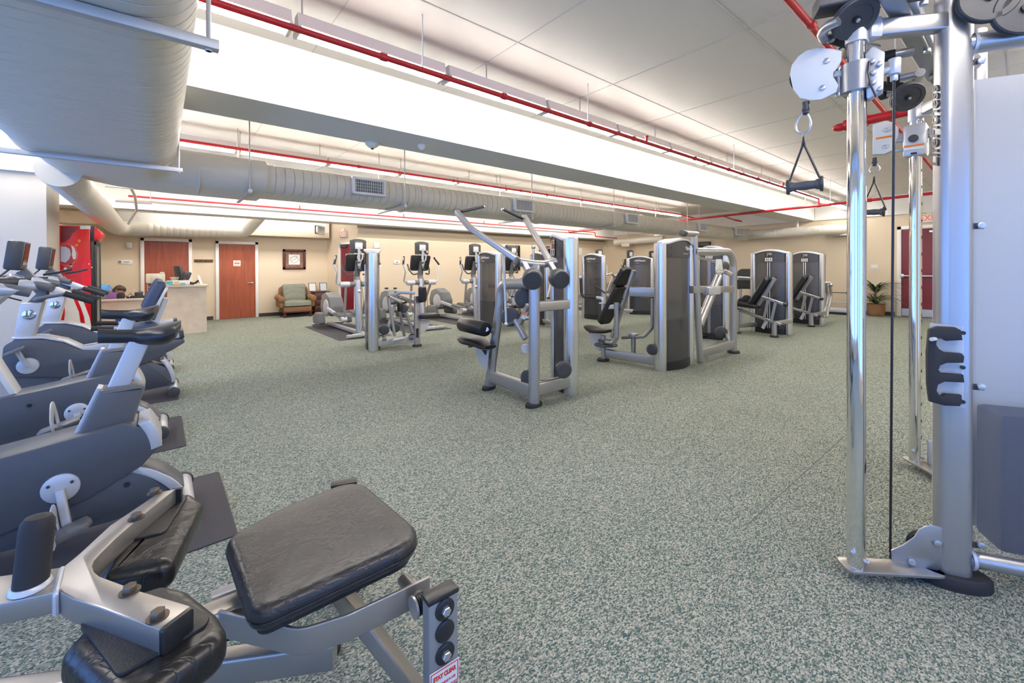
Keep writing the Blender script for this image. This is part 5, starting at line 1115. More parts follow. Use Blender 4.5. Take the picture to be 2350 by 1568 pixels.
    fq = gz(748, 1498); foot(t, (fq.x, fq.y), .05, .035, -.5); foot(t, (-.5, 1.93), .05, .035, -.5)
    rbar(t, [V((.40, 1.33, .42)), V((.62, 1.17, .04))], .055, .045, name='diagonal_leg', mt=M_champ)
    rbar(t, [V((.39, 1.60, .42)), V((.59, 1.78, .04))], .055, .045, name='diagonal_leg', mt=M_champ)
    rbar(t, [V((.05, 1.45, .40)), V((.50, 1.43, .40))], .075, .06, name='seat_rail', mt=M_champ)
    rbar(t, [gz(484, 1392, .34), gz(640, 1330, .34)], .05, .07, name='lever_bar', mt=M_silverd)
    c = gz(514, 1432, .30); m = MB(); m.obox(c+V((-.004, -.012, 0)), (.035, .004, .09), rz=-.4); part('decal', m, M_black, t)
    rbar(t, [V((-.55, 1.42, .06)), V((-.52, 1.42, .60))], .07, .07, up=(1, 0, 0), name='rear_column', mt=M_champ)
    return t
M_silverd = mat('steel_grey_paint', (0.36, 0.37, 0.39), 0.36, 0.6)
bench()

# ------------------------------------------------------------------ cable machine on the right
M_panel = mat('smoked_clear_panel', (0.42, 0.40, 0.40), 0.22, 0.2, alpha=0.16)
def cable_machine():
    t = thing('cable_machine', 'tall cable machine with chrome columns, pulleys and satin panel at the right edge', 'weight machine', (3.17, -.1, 0))
    PP = V((2.655, .20, 0)); DV = V((.47, -.883, 0)).normalized(); NV = V((-DV.y, DV.x, 0)); NV = NV if NV.dot(PP) < 0 else -NV   # towards viewer
    pl = lambda a, b, d=0.0: gpl(a, b, PP+NV*d, NV)
    CC = V((2.375, .475, 0)); ZT = 2.47
    mir = lambda p: V((6.34-p[0], p[1], p[2]))
    # main posts
    for p, dv in ((PP, DV), (mir(PP), V((-DV.x, DV.y, 0)))):
        m = MB(); w = V((-dv.y, dv.x, 0)); m.rings([[p+dv*x+w*y+UP*z for x, y in rrect(.125, .09, .044, 8)] for z in (.03, 2.75)]); part('main_post', m, M_silver, t)
        foot(t, (p.x, p.y), .13, .075, math.atan2(dv.y, dv.x), .055)
    # chrome columns, caps, base plates
    for p, s in ((CC, 0), (mir(CC), 1)):
        m = MB(); m.rings([[p+V((x, y, z)) for x, y in rrect(.092, .062, .028, 8)] for z in (.055, ZT)]); col = part('chrome_column', m, M_chrome, t)
        m = MB(); m.rings([[p+V((x*k, y*k, z)) for x, y in rrect(.098, .068, .03, 8)] for k, z in ((1, ZT), (1, ZT+.012), (.8, ZT+.028))]); part('column_cap', m, M_dark, t)
        if s:
            m = MB()
            for k in range(17): z = .22+.113*k; n = V((-.64, -.77, 0)); c = p+V((-.005, -.029, z)); m.cyl(c, c+V((0, -.004, 0)), .011, 12)
            part('pin_hole', m, M_black, t)
        q = mir(PP) if s else PP; d = (q-p); L = Vector((d.x, d.y, 0)).length; d.normalize(); w = V((-d.y, d.x, 0))
        m = MB(); m.prism(round_poly([(-.06, -.05), (L-.05, -.05), (L-.05, .05), (-.06, .05)], .03), p+UP*.048, d, w, .014, .003); part('base_plate', m, M_champ, t)
        for o in (V((-.055, 0, .13)), V((.056, -.01, .10)), V((0, -.036, .085))):
            m = MB(); n = V((o.x, o.y, 0)).normalized(); m.cyl(p+o-n*.012, p+o+n*.012, .010, 10, .002); part('bolt', m, M_zinc, t)
        # upper arm
        za = 2.42; rbar(t, [p+d*.05+UP*za, q+UP*(za+.02)], .06, .075, name='upper_arm')
        m = MB(); m.rings([[p+V((x, y, z)) for x, y in rrect(.104, .076, .03, 8)] for z in (za-.06, za+.05)]); m.obox(p+d*.06+UP*za, (.05, .07, .09), rz=math.atan2(d.y, d.x), bev=.01); part('arm_clamp', m, M_bsilver, t)
    # lettering on the first post
    c = pl(2166, 290, .0); text_mesh('lettering', 'LifeFitness', .085, PP-DV*.0635+UP*c.z, UP, NV if UP.cross(NV).dot(-DV) > 0 else -NV, M_black, t, shear=.3, bold=.002)
    # lower pulley plates between column and post
    poly = [(2045, 1262), (2072, 1250), (2098, 1232), (2108, 1216), (2122, 1208), (2140, 1206), (2167, 1212), (2166, 1298), (2140, 1318), (2120, 1325), (2095, 1324), (2048, 1308)]
    for dd, nm in ((.030, 'pulley_plate'), (-.03, 'pulley_plate')):
        o = PP+NV*dd; u = -DV if (-DV).cross(UP).dot(NV) > 0 else DV; pp = [(lambda p: ((p-o).dot(u), p.z))(pl(a, b, dd)) for a, b in poly]
        m = MB(); m.prism(pp, o, u, UP, .008, .002); g = part(nm, m, M_silver, t)
        if dd > 0:
            for a, b in ((2150, 1246), (2091, 1288)): m = MB(); c = pl(a, b, dd+.004); m.cyl(c, c+NV*.012, .014, 12, .003); part('bolt', m, M_zinc, g)
    c = pl(2122, 1252, 0); m = MB(); m.lathe(c-NV*.012, NV, [(.062, 0), (.055, .008), (.055, .016), (.062, .024)], 24); part('pulley_wheel', m, M_black, t)
    c = pl(2078, 1288, 0); m = MB(); m.lathe(c-NV*.012, NV, [(.055, 0), (.05, .008), (.05, .016), (.055, .024)], 24); part('pulley_wheel', m, M_black, t)
    # panel and rails behind the first post
    e = PP+DV*1.05; z0, z1 = pl(2240, 1262).z, pl(2240, 132).z
    m = MB(); m.rings([[PP+DV*.07+NV*.012+UP*z, PP+DV*.07-NV*.012+UP*z, e-NV*.012+UP*z, e+NV*.012+UP*z] for z in (.155, z1)]); part('side_panel', m, M_panel, t)
    m = MB(); m.obox(PP+DV*.58-NV*.14+UP*.44, (.80, .18, .60), rz=math.atan2(DV.y, DV.x), bev=.02); part('weight_stack', m, mat('navy_weight_stack', (.03, .04, .08), .5), t)
    m = MB(); m.prism([(.06, .13), (1.05, .13), (1.05, z1), (.06, z1)], PP-NV*.30, DV, UP, .02); part('back_panel', m, M_white_pl, t)
    m = MB(); m.tube([PP+DV*.04+UP*.118, e+UP*.118], .033, 18); part('lower_rail', m, M_silver, t); m = MB(); m.tube([PP+DV*.04+UP*(z1+.06), e+UP*(z1+.06)], .042, 18); part('upper_rail', m, M_silver, t)
    m = MB(); 
    for z in (.118, z1+.06): m.lathe(PP+DV*.055+UP*z, DV, [(.046, 0), (.044, .012), (.036, .018)], 18)
    part('weld_ring', m, M_bsilver, t)
    for b in (142, 519, 888, 1250):
        c = pl(2238, b, .013); m = MB(); m.obox(c-DV*.0+NV*.002, (.055, .005, .026), rz=math.atan2(DV.y, DV.x), bev=.002); part('panel_tab', m, M_dark, t)
        c = pl(2249, b-1, .016); m = MB(); m.cyl(c, c+NV*.016, .014, 14, .004); part('bolt', m, M_zinc, t)
    # accessory holder
    E_ = [(2131, 756), (2150, 749), (2190, 751), (2202, 757), (2206, 780), (2170, 782), (2160, 776), (2148, 776), (2146, 790), (2152, 800), (2165, 808), (2205, 811), (2210, 818), (2208, 832), (2170, 832), (2155, 838), (2151, 848), (2158, 856), (2208, 859), (2210, 877), (2165, 875), (2150, 882), (2147, 895), (2152, 905), (2160, 908), (2165, 903), (2204, 906), (2205, 922), (2200, 931), (2165, 930), (2132, 921), (2127, 880), (2126, 810)]
    u = -DV if (-DV).cross(UP).dot(NV) > 0 else DV
    for poly, dd, th, mt, nm, bv in (([(2134, 741), (2212, 749), (2212, 936), (2134, 922)], .052, .004, M_clear, 'clear_plate', 0), (E_, .075, .026, M_rubber, 'hook_block', .004)):
        o = PP+NV*dd; pp = [(lambda p: ((p-o).dot(u), p.z))(pl(a, b, dd)) for a, b in poly]; m = MB(); m.prism(pp, o, u, UP, th, bv); part(nm, m, mt, t)
    for a, b in ((2209, 764), (2208, 843), (2208, 922)): c = pl(a, b, .055); m = MB(); m.cyl(c, c+NV*.008, .008, 10); part('screw', m, M_black, t)
    c = pl(2146, 778, .085); m = MB(); m.cyl(c, c+NV*.02-DV*.02, .008, 10); part('peg', m, M_white_pl, t)
    # carriage on the first column with its round pulley housing
    cz = pl(1962, 185).z; c = CC+UP*1.98
    czp = gpl(1965, 182, CC, NV).z; c = CC+UP*czp
    m = MB(); m.rings([[CC+V((x, y, czp+dz)) for x, y in rrect(.125, .10, .04, 8)] for dz in (-.062, .062)]); part('carriage', m, M_silverd, t)
    vd = V((CC.x, CC.y, 0)).normalized(); sd = V((vd.y, -vd.x, 0))       # viewer's right
    pc = lambda a, b, d=0.0: gpl(a, b, CC-vd*d, vd)
    house = [(1813, 172), (1817, 150), (1832, 130), (1852, 116), (1874, 111), (1908, 112), (1932, 118), (1931, 140), (1921, 158), (1913, 166), (1912, 176), (1925, 196), (1920, 212), (1900, 222), (1885, 229), (1862, 231), (1836, 226), (1820, 205)]
    for dd, nm in ((.03, 'pulley_housing'), (-.02, 'pulley_housing')):
        pp = [(lambda p: ((p-CC).dot(sd), p.z))(pc(a, b, dd)) for a, b in house]; m = MB(); m.prism(pp, CC-vd*dd, sd, UP, .01, .003); g = part(nm, m, M_white_pl, t)
        if dd > 0:
            for a, b in ((1898, 140), (1888, 202)): m = MB(); k = pc(a, b, dd+.004); m.cyl(k, k-vd*.010, .012, 12, .003); part('bolt', m, M_zinc, g)
    k = pc(1862, 172, .005); m = MB(); m.lathe(k-vd*.012, vd, [(.085, 0), (.078, .008), (.078, .016), (.085, .024)], 26); part('pulley_wheel', m, M_black, t)
    m = MB(); m.bar([pc(1915, 172), pc(1942, 168)], .03, .03); m.bar([pc(1915, 214), pc(1948, 212)], .02, .03); m.cyl(pc(1925, 176), pc(1925, 212), .012, 10); part('hinge', m, M_bsilver, t)
    part('hinge_bolt', MB().cyl(pc(1925, 214), pc(1925, 222), .016, 10), M_zinc, t); part('hinge_bolt', MB().cyl(pc(1925, 158), pc(1925, 166), .016, 10), M_zinc, t)
    # right side of the carriage: bracket, pull pin, cable
    m = MB(); m.prism(round_poly([(-.03, -.11), (.025, -.08), (.03, .08), (-.01, .12), (-.035, .09)], .01), pc(2009, 172, .01), sd, UP, .05, .005); part('pin_bracket', m, M_bsilver, t)
    for a, b in ((2003, 142), (2018, 148), (2004, 168), (2004, 190), (2020, 205)): m = MB(); k = pc(a, b, .036); m.cyl(k, k+V((0, 0, 0))-vd*.016, .010, 10, .002); part('bolt', m, M_zinc, t)
    m = MB(); m.cyl(pc(2012, 170), pc(2048, 158), .017, 12); m.cyl(pc(2012, 170), pc(2022, 167), .024, 12); part('pull_pin', m, M_bsilver, t)
    m = MB(); m.cyl(pc(2053, 135), pc(2052, 172), .022, 14, .004); m.cyl(pc(2052, 172), pc(2052, 186), .013, 12, .002); part('cable_end', m, M_bsilver, t)
    m = MB(); lo = gpl(2043, 1268, PP-DV*.19, NV); m.tube([pc(2052, 184), lo], .0048, 8); part('cable', m, M_black, t)
    m = MB(); pts = [pc(1996, 140, .05), pc(1992, 165, .06), pc(1998, 195, .06), pc(2010, 222, .05)]; m.tube(pts, .004, 6, .05); part('edge_cord', m, M_black, t)
    # second carriage
    C2 = mir(CC); p2 = lambda a, b, d=0.0: gpl(a, b, C2-V((.99, .11, 0))*d, (.99, .11, 0)); s2 = V((.11, -.99, 0)); v2 = V((.99, .11, 0))
    zc = p2(2097, 325).z; m = MB(); m.obox(C2+UP*zc, (.12, .12, .22), bev=.02); part('carriage', m, M_bsilver, t)
    m = MB(); k = p2(2096, 318, .064); m.cyl(k, k-v2*.006, .026, 18); part('carriage_button', m, M_dark, t)
    m = MB(); k = p2(2097, 334, .066); m.obox(k, (.004, .10, .012), rz=.1); part('warning_label', m, M_orange, t); m = MB(); k = p2(2097, 340, .065); m.obox(k, (.004, .10, .02), rz=.1); part('warning_label', m, M_white_pl, t)
    m = MB(); k = p2(2097, 352, .066); m.obox(k, (.01, .03, .012), rz=.1); part('latch', m, M_black, t)
    pp = [(lambda p: ((p-C2).dot(s2), p.z))(p2(a, b, .03)) for a, b in ((2003, 288), (2030, 279), (2050, 282), (2062, 294), (2061, 315), (2054, 330), (2052, 345), (2030, 355), (2003, 356))]
    m = MB(); m.prism(pp, C2-v2*.03, s2, UP, .05, .006); g = part('pulley_housing', m, M_white_pl, t)
    for a, b in ((2036, 298), (2032, 337)): k = p2(a, b, .056); m = MB(); m.cyl(k, k-v2*.01, .014, 10, .003); part('bolt', m, M_zinc, g)
    k = p2(2032, 315, .056); m = MB(); m.obox(k, (.003, .10, .014), rz=.1); part('warning_label', m, M_orange, g); k = p2(2032, 320, .056); m = MB(); m.obox(k, (.0025, .10, .02), rz=.1); part('warning_label', m, M_white_pl, g)
    m = MB(); m.bar([p2(2058, 318), p2(2078, 316)], .04, .06); m.bar([p2(2052, 347), p2(2078, 344)], .03, .02); part('hinge', m, M_bsilver, t)
    m = MB(); m.cyl(p2(2118, 308), p2(2138, 304), .022, 12); m.cyl(p2(2143, 293), p2(2142, 314), .03, 14, .004); m.cyl(p2(2142, 314), p2(2141, 325), .018, 12); part('pull_pin', m, M_bsilver, t)
    m = MB(); m.tube([p2(2142, 324), gz(2147, 1040, .12)], .005, 8); part('cable', m, M_black, t)
    m = MB(); k = gz(2148, 1062, .06); m.obox(k+UP*.07, (.12, .02, .16), rz=-.6, bev=.01); part('pulley_plate', m, M_bsilver, t)
    # overhead cross beam, grips and pulleys
    zb = 2.50
    q0, q1 = gz(2022, -60, zb+.12), gz(2148, 182, zb-.05)
    rbar(t, [gz(2030, -40, zb), gz(2146, 172, zb)], .075, .06, name='cross_beam', mt=M_silverd); rbar(t, [gz(2075, -40, zb+.02), gz(2165, 168, zb+.0)], .035, .05, name='cross_beam', mt=M_bsilver)
    for a, b in ((2128, 112), (2120, 2), (2158, 163)): m = MB(); k = gz(a, b, zb-.03); m.cyl(k, k-UP*.02, .014, 10, .003); part('bolt', m, M_zinc, t)
    rtube(t, [gz(2150, 178, zb-.04), gz(2235, 140, zb-.04)], .045, name='cross_tube', mt=M_grey2)
    for pa, grip, r in (([(1892, 90), (1886, 78), (1895, 62), (1925, 48)], None, .02), ([(1902, 86), (1955, 100), (2010, 112)], ((1910, 88), (1958, 101)), .022), ([(1950, 122), (2000, 118)], ((1940, 123), (1955, 121)), .022), ([(2010, 134), (2060, 124), (2095, 118)], ((2018, 133), (2054, 125)), .022), ([(2010, 198), (2075, 200), (2104, 186), (2112, 166)], ((2018, 197), (2074, 200)), .022), ([(2035, 186), (2100, 172)], ((2035, 186), (2064, 180)), .02), ([(2032, 216), (2085, 208)], ((2022, 219), (2036, 214)), .026)):
        m = MB(); m.tube([gz(a, b, zb-.08) for a, b in pa], r, 12, .05); part('pull_up_bar', m, M_silver, t)
        if grip: m = MB(); m.tube([gz(*grip[0], zb-.08), gz(*grip[1], zb-.08)], r*1.15, 12); part('hand_grip', m, M_rubber, t)
    rbar(t, [gz(1872, 18, 2.52), gz(2135, -32, 2.52)], .11, .06, name='top_bar', mt=M_dark)
    def pulley(c, n, r, th=.03):
        n = V(n).normalized(); m = MB(); m.lathe(c-n*th/2, n, [(r*.93, 0), (r, .004), (r, th*.35), (r*.93, th*.5), (r, th*.65), (r, th-.004), (r*.95, th), (r*.72, th), (r*.70, th-.003), (r*.2, th-.003)], 36); g = part('pulley_wheel', m, M_dark, t)
        m = MB(); m.cyl(c+n*th*.3, c+n*(th*.5+.006), r*.17, 16); part('pulley_hub', m, M_black, g); m = MB(); m.cyl(c+n*(th*.5+.006), c+n*(th*.5+.014), r*.10, 14, .002); part('bolt', m, M_zinc, g)
    pulley(gz(1962, 42, 2.44), (-.45, -.5, -.75), .085); pulley(gz(2082, 222, 2.28), (-.62, -.45, -.6), .075)
    pulley(pl(2268, -5, .08), NV, .10); pulley(pl(2350, 22, .08), NV, .10)
    m = MB(); m.cyl(gz(1975, 78, 2.4), pc(1925, 113, .0), .004, 6); part('cable', m, M_black, t)
    return pc, p2
M_clear = mat('clear_acrylic', (0.85, 0.88, 0.92), 0.05, 0.0, alpha=0.35)
pc, p2 = cable_machine()
# strap handles hang from the cable, each on its own carabiner
def strap_handle(lab, f, swivel, clip_a, clip_b, apex, L, R, grip, sc=1.0):
    t = thing('strap_handle', lab, 'handle', f(*swivel))
    m = MB(); a = f(*swivel); m.cyl(a+UP*.012*sc, a-UP*.030*sc, .016*sc, 14, .003); m.ball(a-UP*.036*sc, .014*sc, 12, 8); part('swivel', m, M_dark, t)
    A, B = f(*clip_a), f(*clip_b); d = (A-B); H = d.length; u = d.normalized(); s = u.cross(V((EYE.x-A.x, EYE.y-A.y, 0)).normalized()).normalized()
    m = MB(); pts = [B+u*H*.5+u*(H*.5*math.cos(a))+s*(.024*sc*(1.15-.35*math.cos(a))*math.sin(a)) for a in [2*PI*k/24 for k in range(25)]]; m.tube(pts, .0048*sc, 8); part('carabiner', m, M_zinc, t)
    m = MB(); ap = f(*apex); pts = [ap+UP*.02+V((.010*math.cos(a), .0, .014*math.sin(a))) for a in [2*PI*k/14 for k in range(15)]]; m.tube(pts, .003, 6); part('ring', m, M_zinc, t)
    for e in (L, R):
        q = f(*e); m = MB(); m.ovalbar([ap+UP*.012, ap-UP*.02+(q-ap)*.08, q], .0075*sc, .005*sc, .02, up=UP, n=10); part('strap', m, M_black, t)
    a, b = f(*grip[0]), f(*grip[1]); d = (b-a); Lg = d.length
    m = MB(); m.lathe(a, d, [(.024*sc, 0), (.025*sc, .006), (.022*sc, .012), (.0185*sc, .022), (.019*sc, Lg*.35), (.0215*sc, Lg*.55), (.019*sc, Lg*.8), (.019*sc, Lg-.02), (.024*sc, Lg-.012), (.025*sc, Lg)], 20); part('hand_grip', m, M_grip, t)
    for q, k in ((a, -1), (b, 1)):
        m = MB(); dd = d.normalized()*k; m.lathe(q, dd, [(.021*sc, -.004), (.034*sc, 0), (.036*sc, .006), (.034*sc, .012), (.018*sc, .012), (.012*sc, .004)], 22); part('grip_collar', m, M_dark, t)
M_grip = mat('grey_rubber_grip', (0.085, 0.088, 0.10), 0.55)
strap_handle('grey single strap handle hanging from the white pulley housing, upper right', lambda a, b: pc(a, b, .012), (1849, 240), (1846, 258), (1842, 306), (1844, 318), (1807, 428), (1886, 418), ((1812, 430), (1882, 422)))
strap_handle('small strap handle hanging behind the near chrome column, from the farther pulley', lambda a, b: p2(a, b, .01), (2007, 366), (2007, 376), (2007, 398), (2006, 408), (1975, 486), (2034, 482), ((1982, 488), (2026, 486)), 1.0)
# ------------------------------------------------------------------ lobby: cooler, desk, person, armchair, chest, wall items
M_coolred = mat('glossy_cooler_red', (0.62, 0.006, 0.012), 0.25); M_brightred = mat('bright_red_print', (0.85, 0.01, 0.012), 0.25); M_maroon = mat('maroon_print', (0.17, 0.006, 0.012), 0.3)
M_lam = mat('cream_laminate', (0.68, 0.60, 0.50), 0.45, vary=(7, (0.62, 0.53, 0.43)))
M_blush = mat('pale_blue_print', (0.55, 0.60, 0.75), 0.3)
def cooler():
    Y = 9.58; t = thing('drinks_cooler', 'tall red drinks cooler with white swoosh on its side, beyond the bikes', 'cooler', (-1.2, 9.95, 0))
    xl, xr = -1.52, gy(208.5, 650, Y).x; y1 = 10.25; zt = gy(180, 518, Y).z
    m = MB(); m.box((xl, Y, .05), (xr, y1, zt), .012); part('cabinet', m, M_coolred, t)
    m = MB(); m.box((xl+.03, Y+.03, 0), (xr, y1-.03, .05)); part('plinth', m, M_black, t)
    xf = gy(222, 650, Y).x
    m = MB(); m.box((xr, Y+.005, .05), (xf-.03, y1-.005, zt-.002), .006); part('front_frame', m, M_black, t)
    m = MB(); m.box((xf-.03, Y+.01, .16), (xf+.0, Y+.07, zt-.24), .006); m.box((xf-.03, y1-.07, .16), (xf, y1-.01, zt-.24), .006); m.box((xf-.03, Y+.01, .16), (xf, y1-.01, .24)); m.box((xf-.03, Y+.01, zt-.3), (xf, y1-.01, zt-.24)); d = part('door', m, M_black, t)
    m = MB(); m.box((xf-.022, Y+.07, .24), (xf-.010, y1-.07, zt-.3)); part('door_glass', m, M_glassg, d)
    m = MB(); m.box((xr, Y+.004, zt-.24), (xf-.02, y1-.004, zt-.001), .004); part('header_housing', m, M_black, t)
    m = MB(); m.prism([(0, 0), (.045, 0), (.085, .035), (.115, .09), (.11, .14), (.075, .19), (0, .215)], (xf-.06, (Y+y1)/2, zt-.225), (1, 0, 0), UP, y1-Y-.01, .006); part('header_sign', m, M_brightred, t)
    m = MB(); m.box((xf-.28, Y+.08, .3), (xf-.05, Y+.085, zt-.35)); part('lit_interior', m, M_white_pl, t)
    P = lambda a, b: (lambda p: (p.x, p.z))(gy(a, b, Y))
    def decal(name, pts, mt, k, parent=t):
        m = MB(); m.prism([P(*p) for p in pts], (0, Y-.0012-.0006*k, 0), (1, 0, 0), UP, .0008); return part(name, m, mt, parent)
    decal('white_swoosh', [(132, 622), (139, 626), (147, 638), (153, 652), (168, 685), (181, 716), (187, 757), (190, 806), (138, 806), (146, 745), (149, 720), (148, 695), (145, 668), (140, 645), (132, 640)], M_white_pl, 0)
    decal('white_stripe', [(145, 631), (156, 642), (168, 656), (181, 675), (193, 696), (205, 727), (211, 757), (214, 800), (200, 800), (197, 757), (193, 727), (186, 707), (179, 691), (159, 658)], M_white_pl, 0)
    decal('red_band', [(139, 690), (147, 690), (148, 712), (146, 740), (143, 752), (139, 752)], M_coolred, 1)
    decal('bright_patch', [(209, 595)]+[(208-22*math.sin(math.radians(a)), 628-42*math.cos(math.radians(a))) for a in range(30, 180, 15)]+[(210, 660)], M_brightred, 0)
    decal('dark_patch', [(139, 520), (182, 520), (176, 530), (166, 536), (160, 548), (148, 556), (139, 556)], M_maroon, 0)
    circ_ = lambda cx, cy_, r, n=22, ry=None: [(cx+r*math.cos(2*PI*i/n), cy_+(ry or r)*math.sin(2*PI*i/n)) for i in range(n)]
    decal('bubble_rim', circ_(153, 585, 26), M_coolred2, 1); decal('bubble', circ_(152, 585, 23.5), M_maroon2, 2)
    decal('bubble_print', [(139, 566), (150, 566), (160, 572), (163, 585), (158, 596), (150, 603), (139, 600)], M_blush, 3); decal('bubble_shine', [(163, 563), (170, 568), (175, 582), (174, 594), (168, 596), (165, 585), (166, 575)], M_white_pl, 3)
    for cx, cy_, r, mt in ((182, 553, 3.6, M_orange), (176, 563, 3.5, M_orange), (163, 609, 3.5, M_blush), (150, 617, 3.6, M_white_pl), (204, 606, 1.6, M_white_pl), (211, 614, 1.6, M_white_pl)): decal('small_bubble', circ_(cx, cy_, r, 14), mt, 1)
    decal('ribbon_print', [(187, 725), (190, 728), (189, 738), (192, 745), (190, 756), (187, 750), (188, 740)], M_maroon, 1)
    m = MB(); m.prism([P(184, 518), P(208, 518), P(208, 526), P(184, 526)], (0, Y-.004, 0), (1, 0, 0), UP, .004); part('notice', m, M_paper, t)
M_glassg = mat('tinted_door_glass', (0.55, 0.62, 0.58), 0.05, alpha=0.45); M_coolred2 = mat('light_red_print', (0.60, 0.12, 0.10), 0.3); M_maroon2 = mat('deep_red_print', (0.40, 0.03, 0.04), 0.3)
cooler()
YD = 11.37
t = thing('reception_desk', 'cream reception desk with tall counter at its right end', 'desk', (0, 11.7, 0))
m = MB(); m.box((-1.55, YD, 0), (.10, YD+.12, .745)); part('low_front', m, M_lam, t)
m = MB(); m.box((-1.58, YD-.03, .745), (.10, YD+.52, .785), .004); part('low_counter_top', m, M_lam, t)
m = MB(); m.box((.10, YD, 0), (.765, YD+.78, .985)); part('tall_cabinet', m, M_lam, t)
m = MB(); m.box((.07, YD-.03, .985), (.80, YD+.82, 1.03), .004); part('tall_counter_top', m, M_lam, t)
ZL, ZH = .785, 1.03
def small(name, m, mt, lab, cat, group=None): return single(name, m, mt, lab, cat, group)
M_purple = mat('purple_box', (0.20, 0.10, 0.30), 0.5); M_teal = mat('teal_print', (0.12, 0.5, 0.55), 0.5); M_cream = mat('cream_plastic', (0.72, 0.70, 0.55), 0.45)
bxx = gy(262, 680, 11.6).x
m = MB(); m.box((bxx-.17, 11.52, ZL), (bxx+.04, 11.70, ZL+.125), .008); small('storage_box', m, M_purple, 'purple lidded box on the low desk counter before the bent person', 'box')
x = gy(228, 690, 11.55).x; m = MB(); m.box((x-.04, 11.5, ZL), (x+.10, 11.66, ZL+.11), .006); small('desk_box', m, M_grey, 'small grey box on the low counter beside the red cooler', 'box')
x = gy(279, 682, 11.58).x; t = thing('stapler', 'black holder beside the purple box on the low counter', 'desk item', (x, 11.58, ZL)); m = MB(); m.box((x-.07, 11.54, ZL), (x+.05, 11.64, ZL+.09), .01); part('base', m, M_black, t); m = MB(); m.box((x-.05, 11.55, ZL+.09), (x+.04, 11.62, ZL+.125), .008); part('top', m, M_dark, t)
x = gy(299, 684, 11.55).x; t = thing('tape_dispenser', 'small black and white tape dispenser on the low counter', 'desk item', (x, 11.55, ZL)); m = MB(); m.box((x-.06, 11.52, ZL), (x+.06, 11.58, ZL+.035), .008); m.cyl((x, 11.52, ZL+.05), (x, 11.58, ZL+.05), .035, 16); part('body', m, M_black, t); m = MB(); m.cyl((x, 11.515, ZL+.05), (x, 11.585, ZL+.05), .026, 16); part('tape_roll', m, M_white_pl, t)
x = gy(318, 684, 11.55).x; t = thing('pen_tray', 'black desk tray full of pens near the office door', 'pen holder', (x, 11.55, ZL)); m = MB(); m.box((x-.13, 11.50, ZL), (x+.13, 11.62, ZL+.05), .006); part('tray', m, M_black, t); m = MB(); m.box((x-.06, 11.52, ZL+.05), (x+.07, 11.60, ZL+.12), .004); part('pen_cup', m, M_dark, t)
for i, (dx, mt) in enumerate(((-.05, M_white_pl), (-.03, M_cream), (.0, M_teal), (.03, M_dark), (.05, M_purple), (-.09, M_redtext))): m = MB(); m.cyl((x+dx, 11.56, ZL+.05), (x+dx*1.5, 11.56, ZL+.19-.015*i), .006, 6); part('pen', m, mt, t)
# letter tray with printer on top
x0, x1 = gy(338, 660, 11.75).x, .06
t = thing('letter_tray', 'white stacked letter tray under the cream printer', 'letter tray', ((x0+x1)/2, 11.75, ZL)); zt0 = gy(350, 650, 11.6).z
m = MB()
for k in range(5): z = ZL+(zt0-ZL)*k/4-(0 if k else 0); m.box((x0, 11.62, max(ZL, z-.012)), (x1, 11.9, max(ZL+.012, z)))
for xx in (x0, x1-.01): m.box((xx, 11.62, ZL), (xx+.01, 11.9, zt0))
part('shelves', m, M_white_pl, t); m = MB(); m.box((x0+.01, 11.66, ZL+.012), (x1-.01, 11.68, zt0-.012)); part('papers', m, M_wood, t)
t = thing('printer', 'cream desktop printer standing on the white letter tray', 'printer', ((x0+x1)/2, 11.75, zt0)); zp = gy(350, 626, 11.6).z
m = MB(); m.box((x0-.02, 11.56, zt0), (x1+.01, 11.92, zp-.02), .02); part('body', m, M_cream, t); m = MB(); m.box((x0+.2, 11.58, zp-.02), (x1, 11.9, zp+.01), .012); part('lid', m, M_cream, t); m = MB(); m.box((x0+.06, 11.552, zt0+.04), (x1-.08, 11.562, zt0+.13), .004); part('paper_tray', m, M_lam, t)
# things on the tall counter
x = gy(401, 640, 11.75).x; t = thing('bowl', 'white tapered bowl on the tall desk counter', 'bowl', (x, 11.85, ZH)); m = MB(); m.lathe((x, 11.85, ZH+.06), UP, [(.04, 0), (.055, .03), (.085, .11), (.08, .11), (.05, .03)], 20); part('dish', m, M_white_pl, t); m = MB(); m.cyl((x, 11.85, ZH), (x, 11.85, ZH+.065), .045, 14); part('stand', m, M_white_pl, t)
x = gy(406, 648, 11.5).x; t = thing('tissue_pack', 'teal and white packet lying on the tall desk counter', 'packet', (x, 11.52, ZH)); 
m = MB(); m.box((x-.19, 11.45, ZH), (x+.22, 11.6, ZH+.10), .03); part('packet', m, M_white_pl, t); m = MB(); m.box((x-.17, 11.447, ZH+.01), (x-.07, 11.452, ZH+.09)); part('teal_print', m, M_teal, t); m = MB(); m.box((x-.05, 11.447, ZH+.01), (x+.04, 11.452, ZH+.085)); part('orange_print', m, mat('peach_print', (.75, .5, .28), .6), t); m = MB(); m.box((x+.06, 11.447, ZH+.01), (x+.14, 11.452, ZH+.05)); part('teal_print', m, M_teal, t)
x = gy(410, 620, 12.0).x; t = thing('monitor', 'dark computer monitor seen edge on behind the tall counter', 'monitor', (x, 12.05, ZH)); m = MB(); m.obox((x, 12.05, ZH+.26), (.06, .34, .30), ry=-.12, rz=.3, bev=.01); part('screen', m, M_dark, t); m = MB(); m.cyl((x, 12.05, ZH), (x, 12.05, ZH+.16), .03, 10); m.cyl((x, 12.05, ZH), (x, 12.05, ZH+.015), .10, 16); part('stand', m, M_black, t)
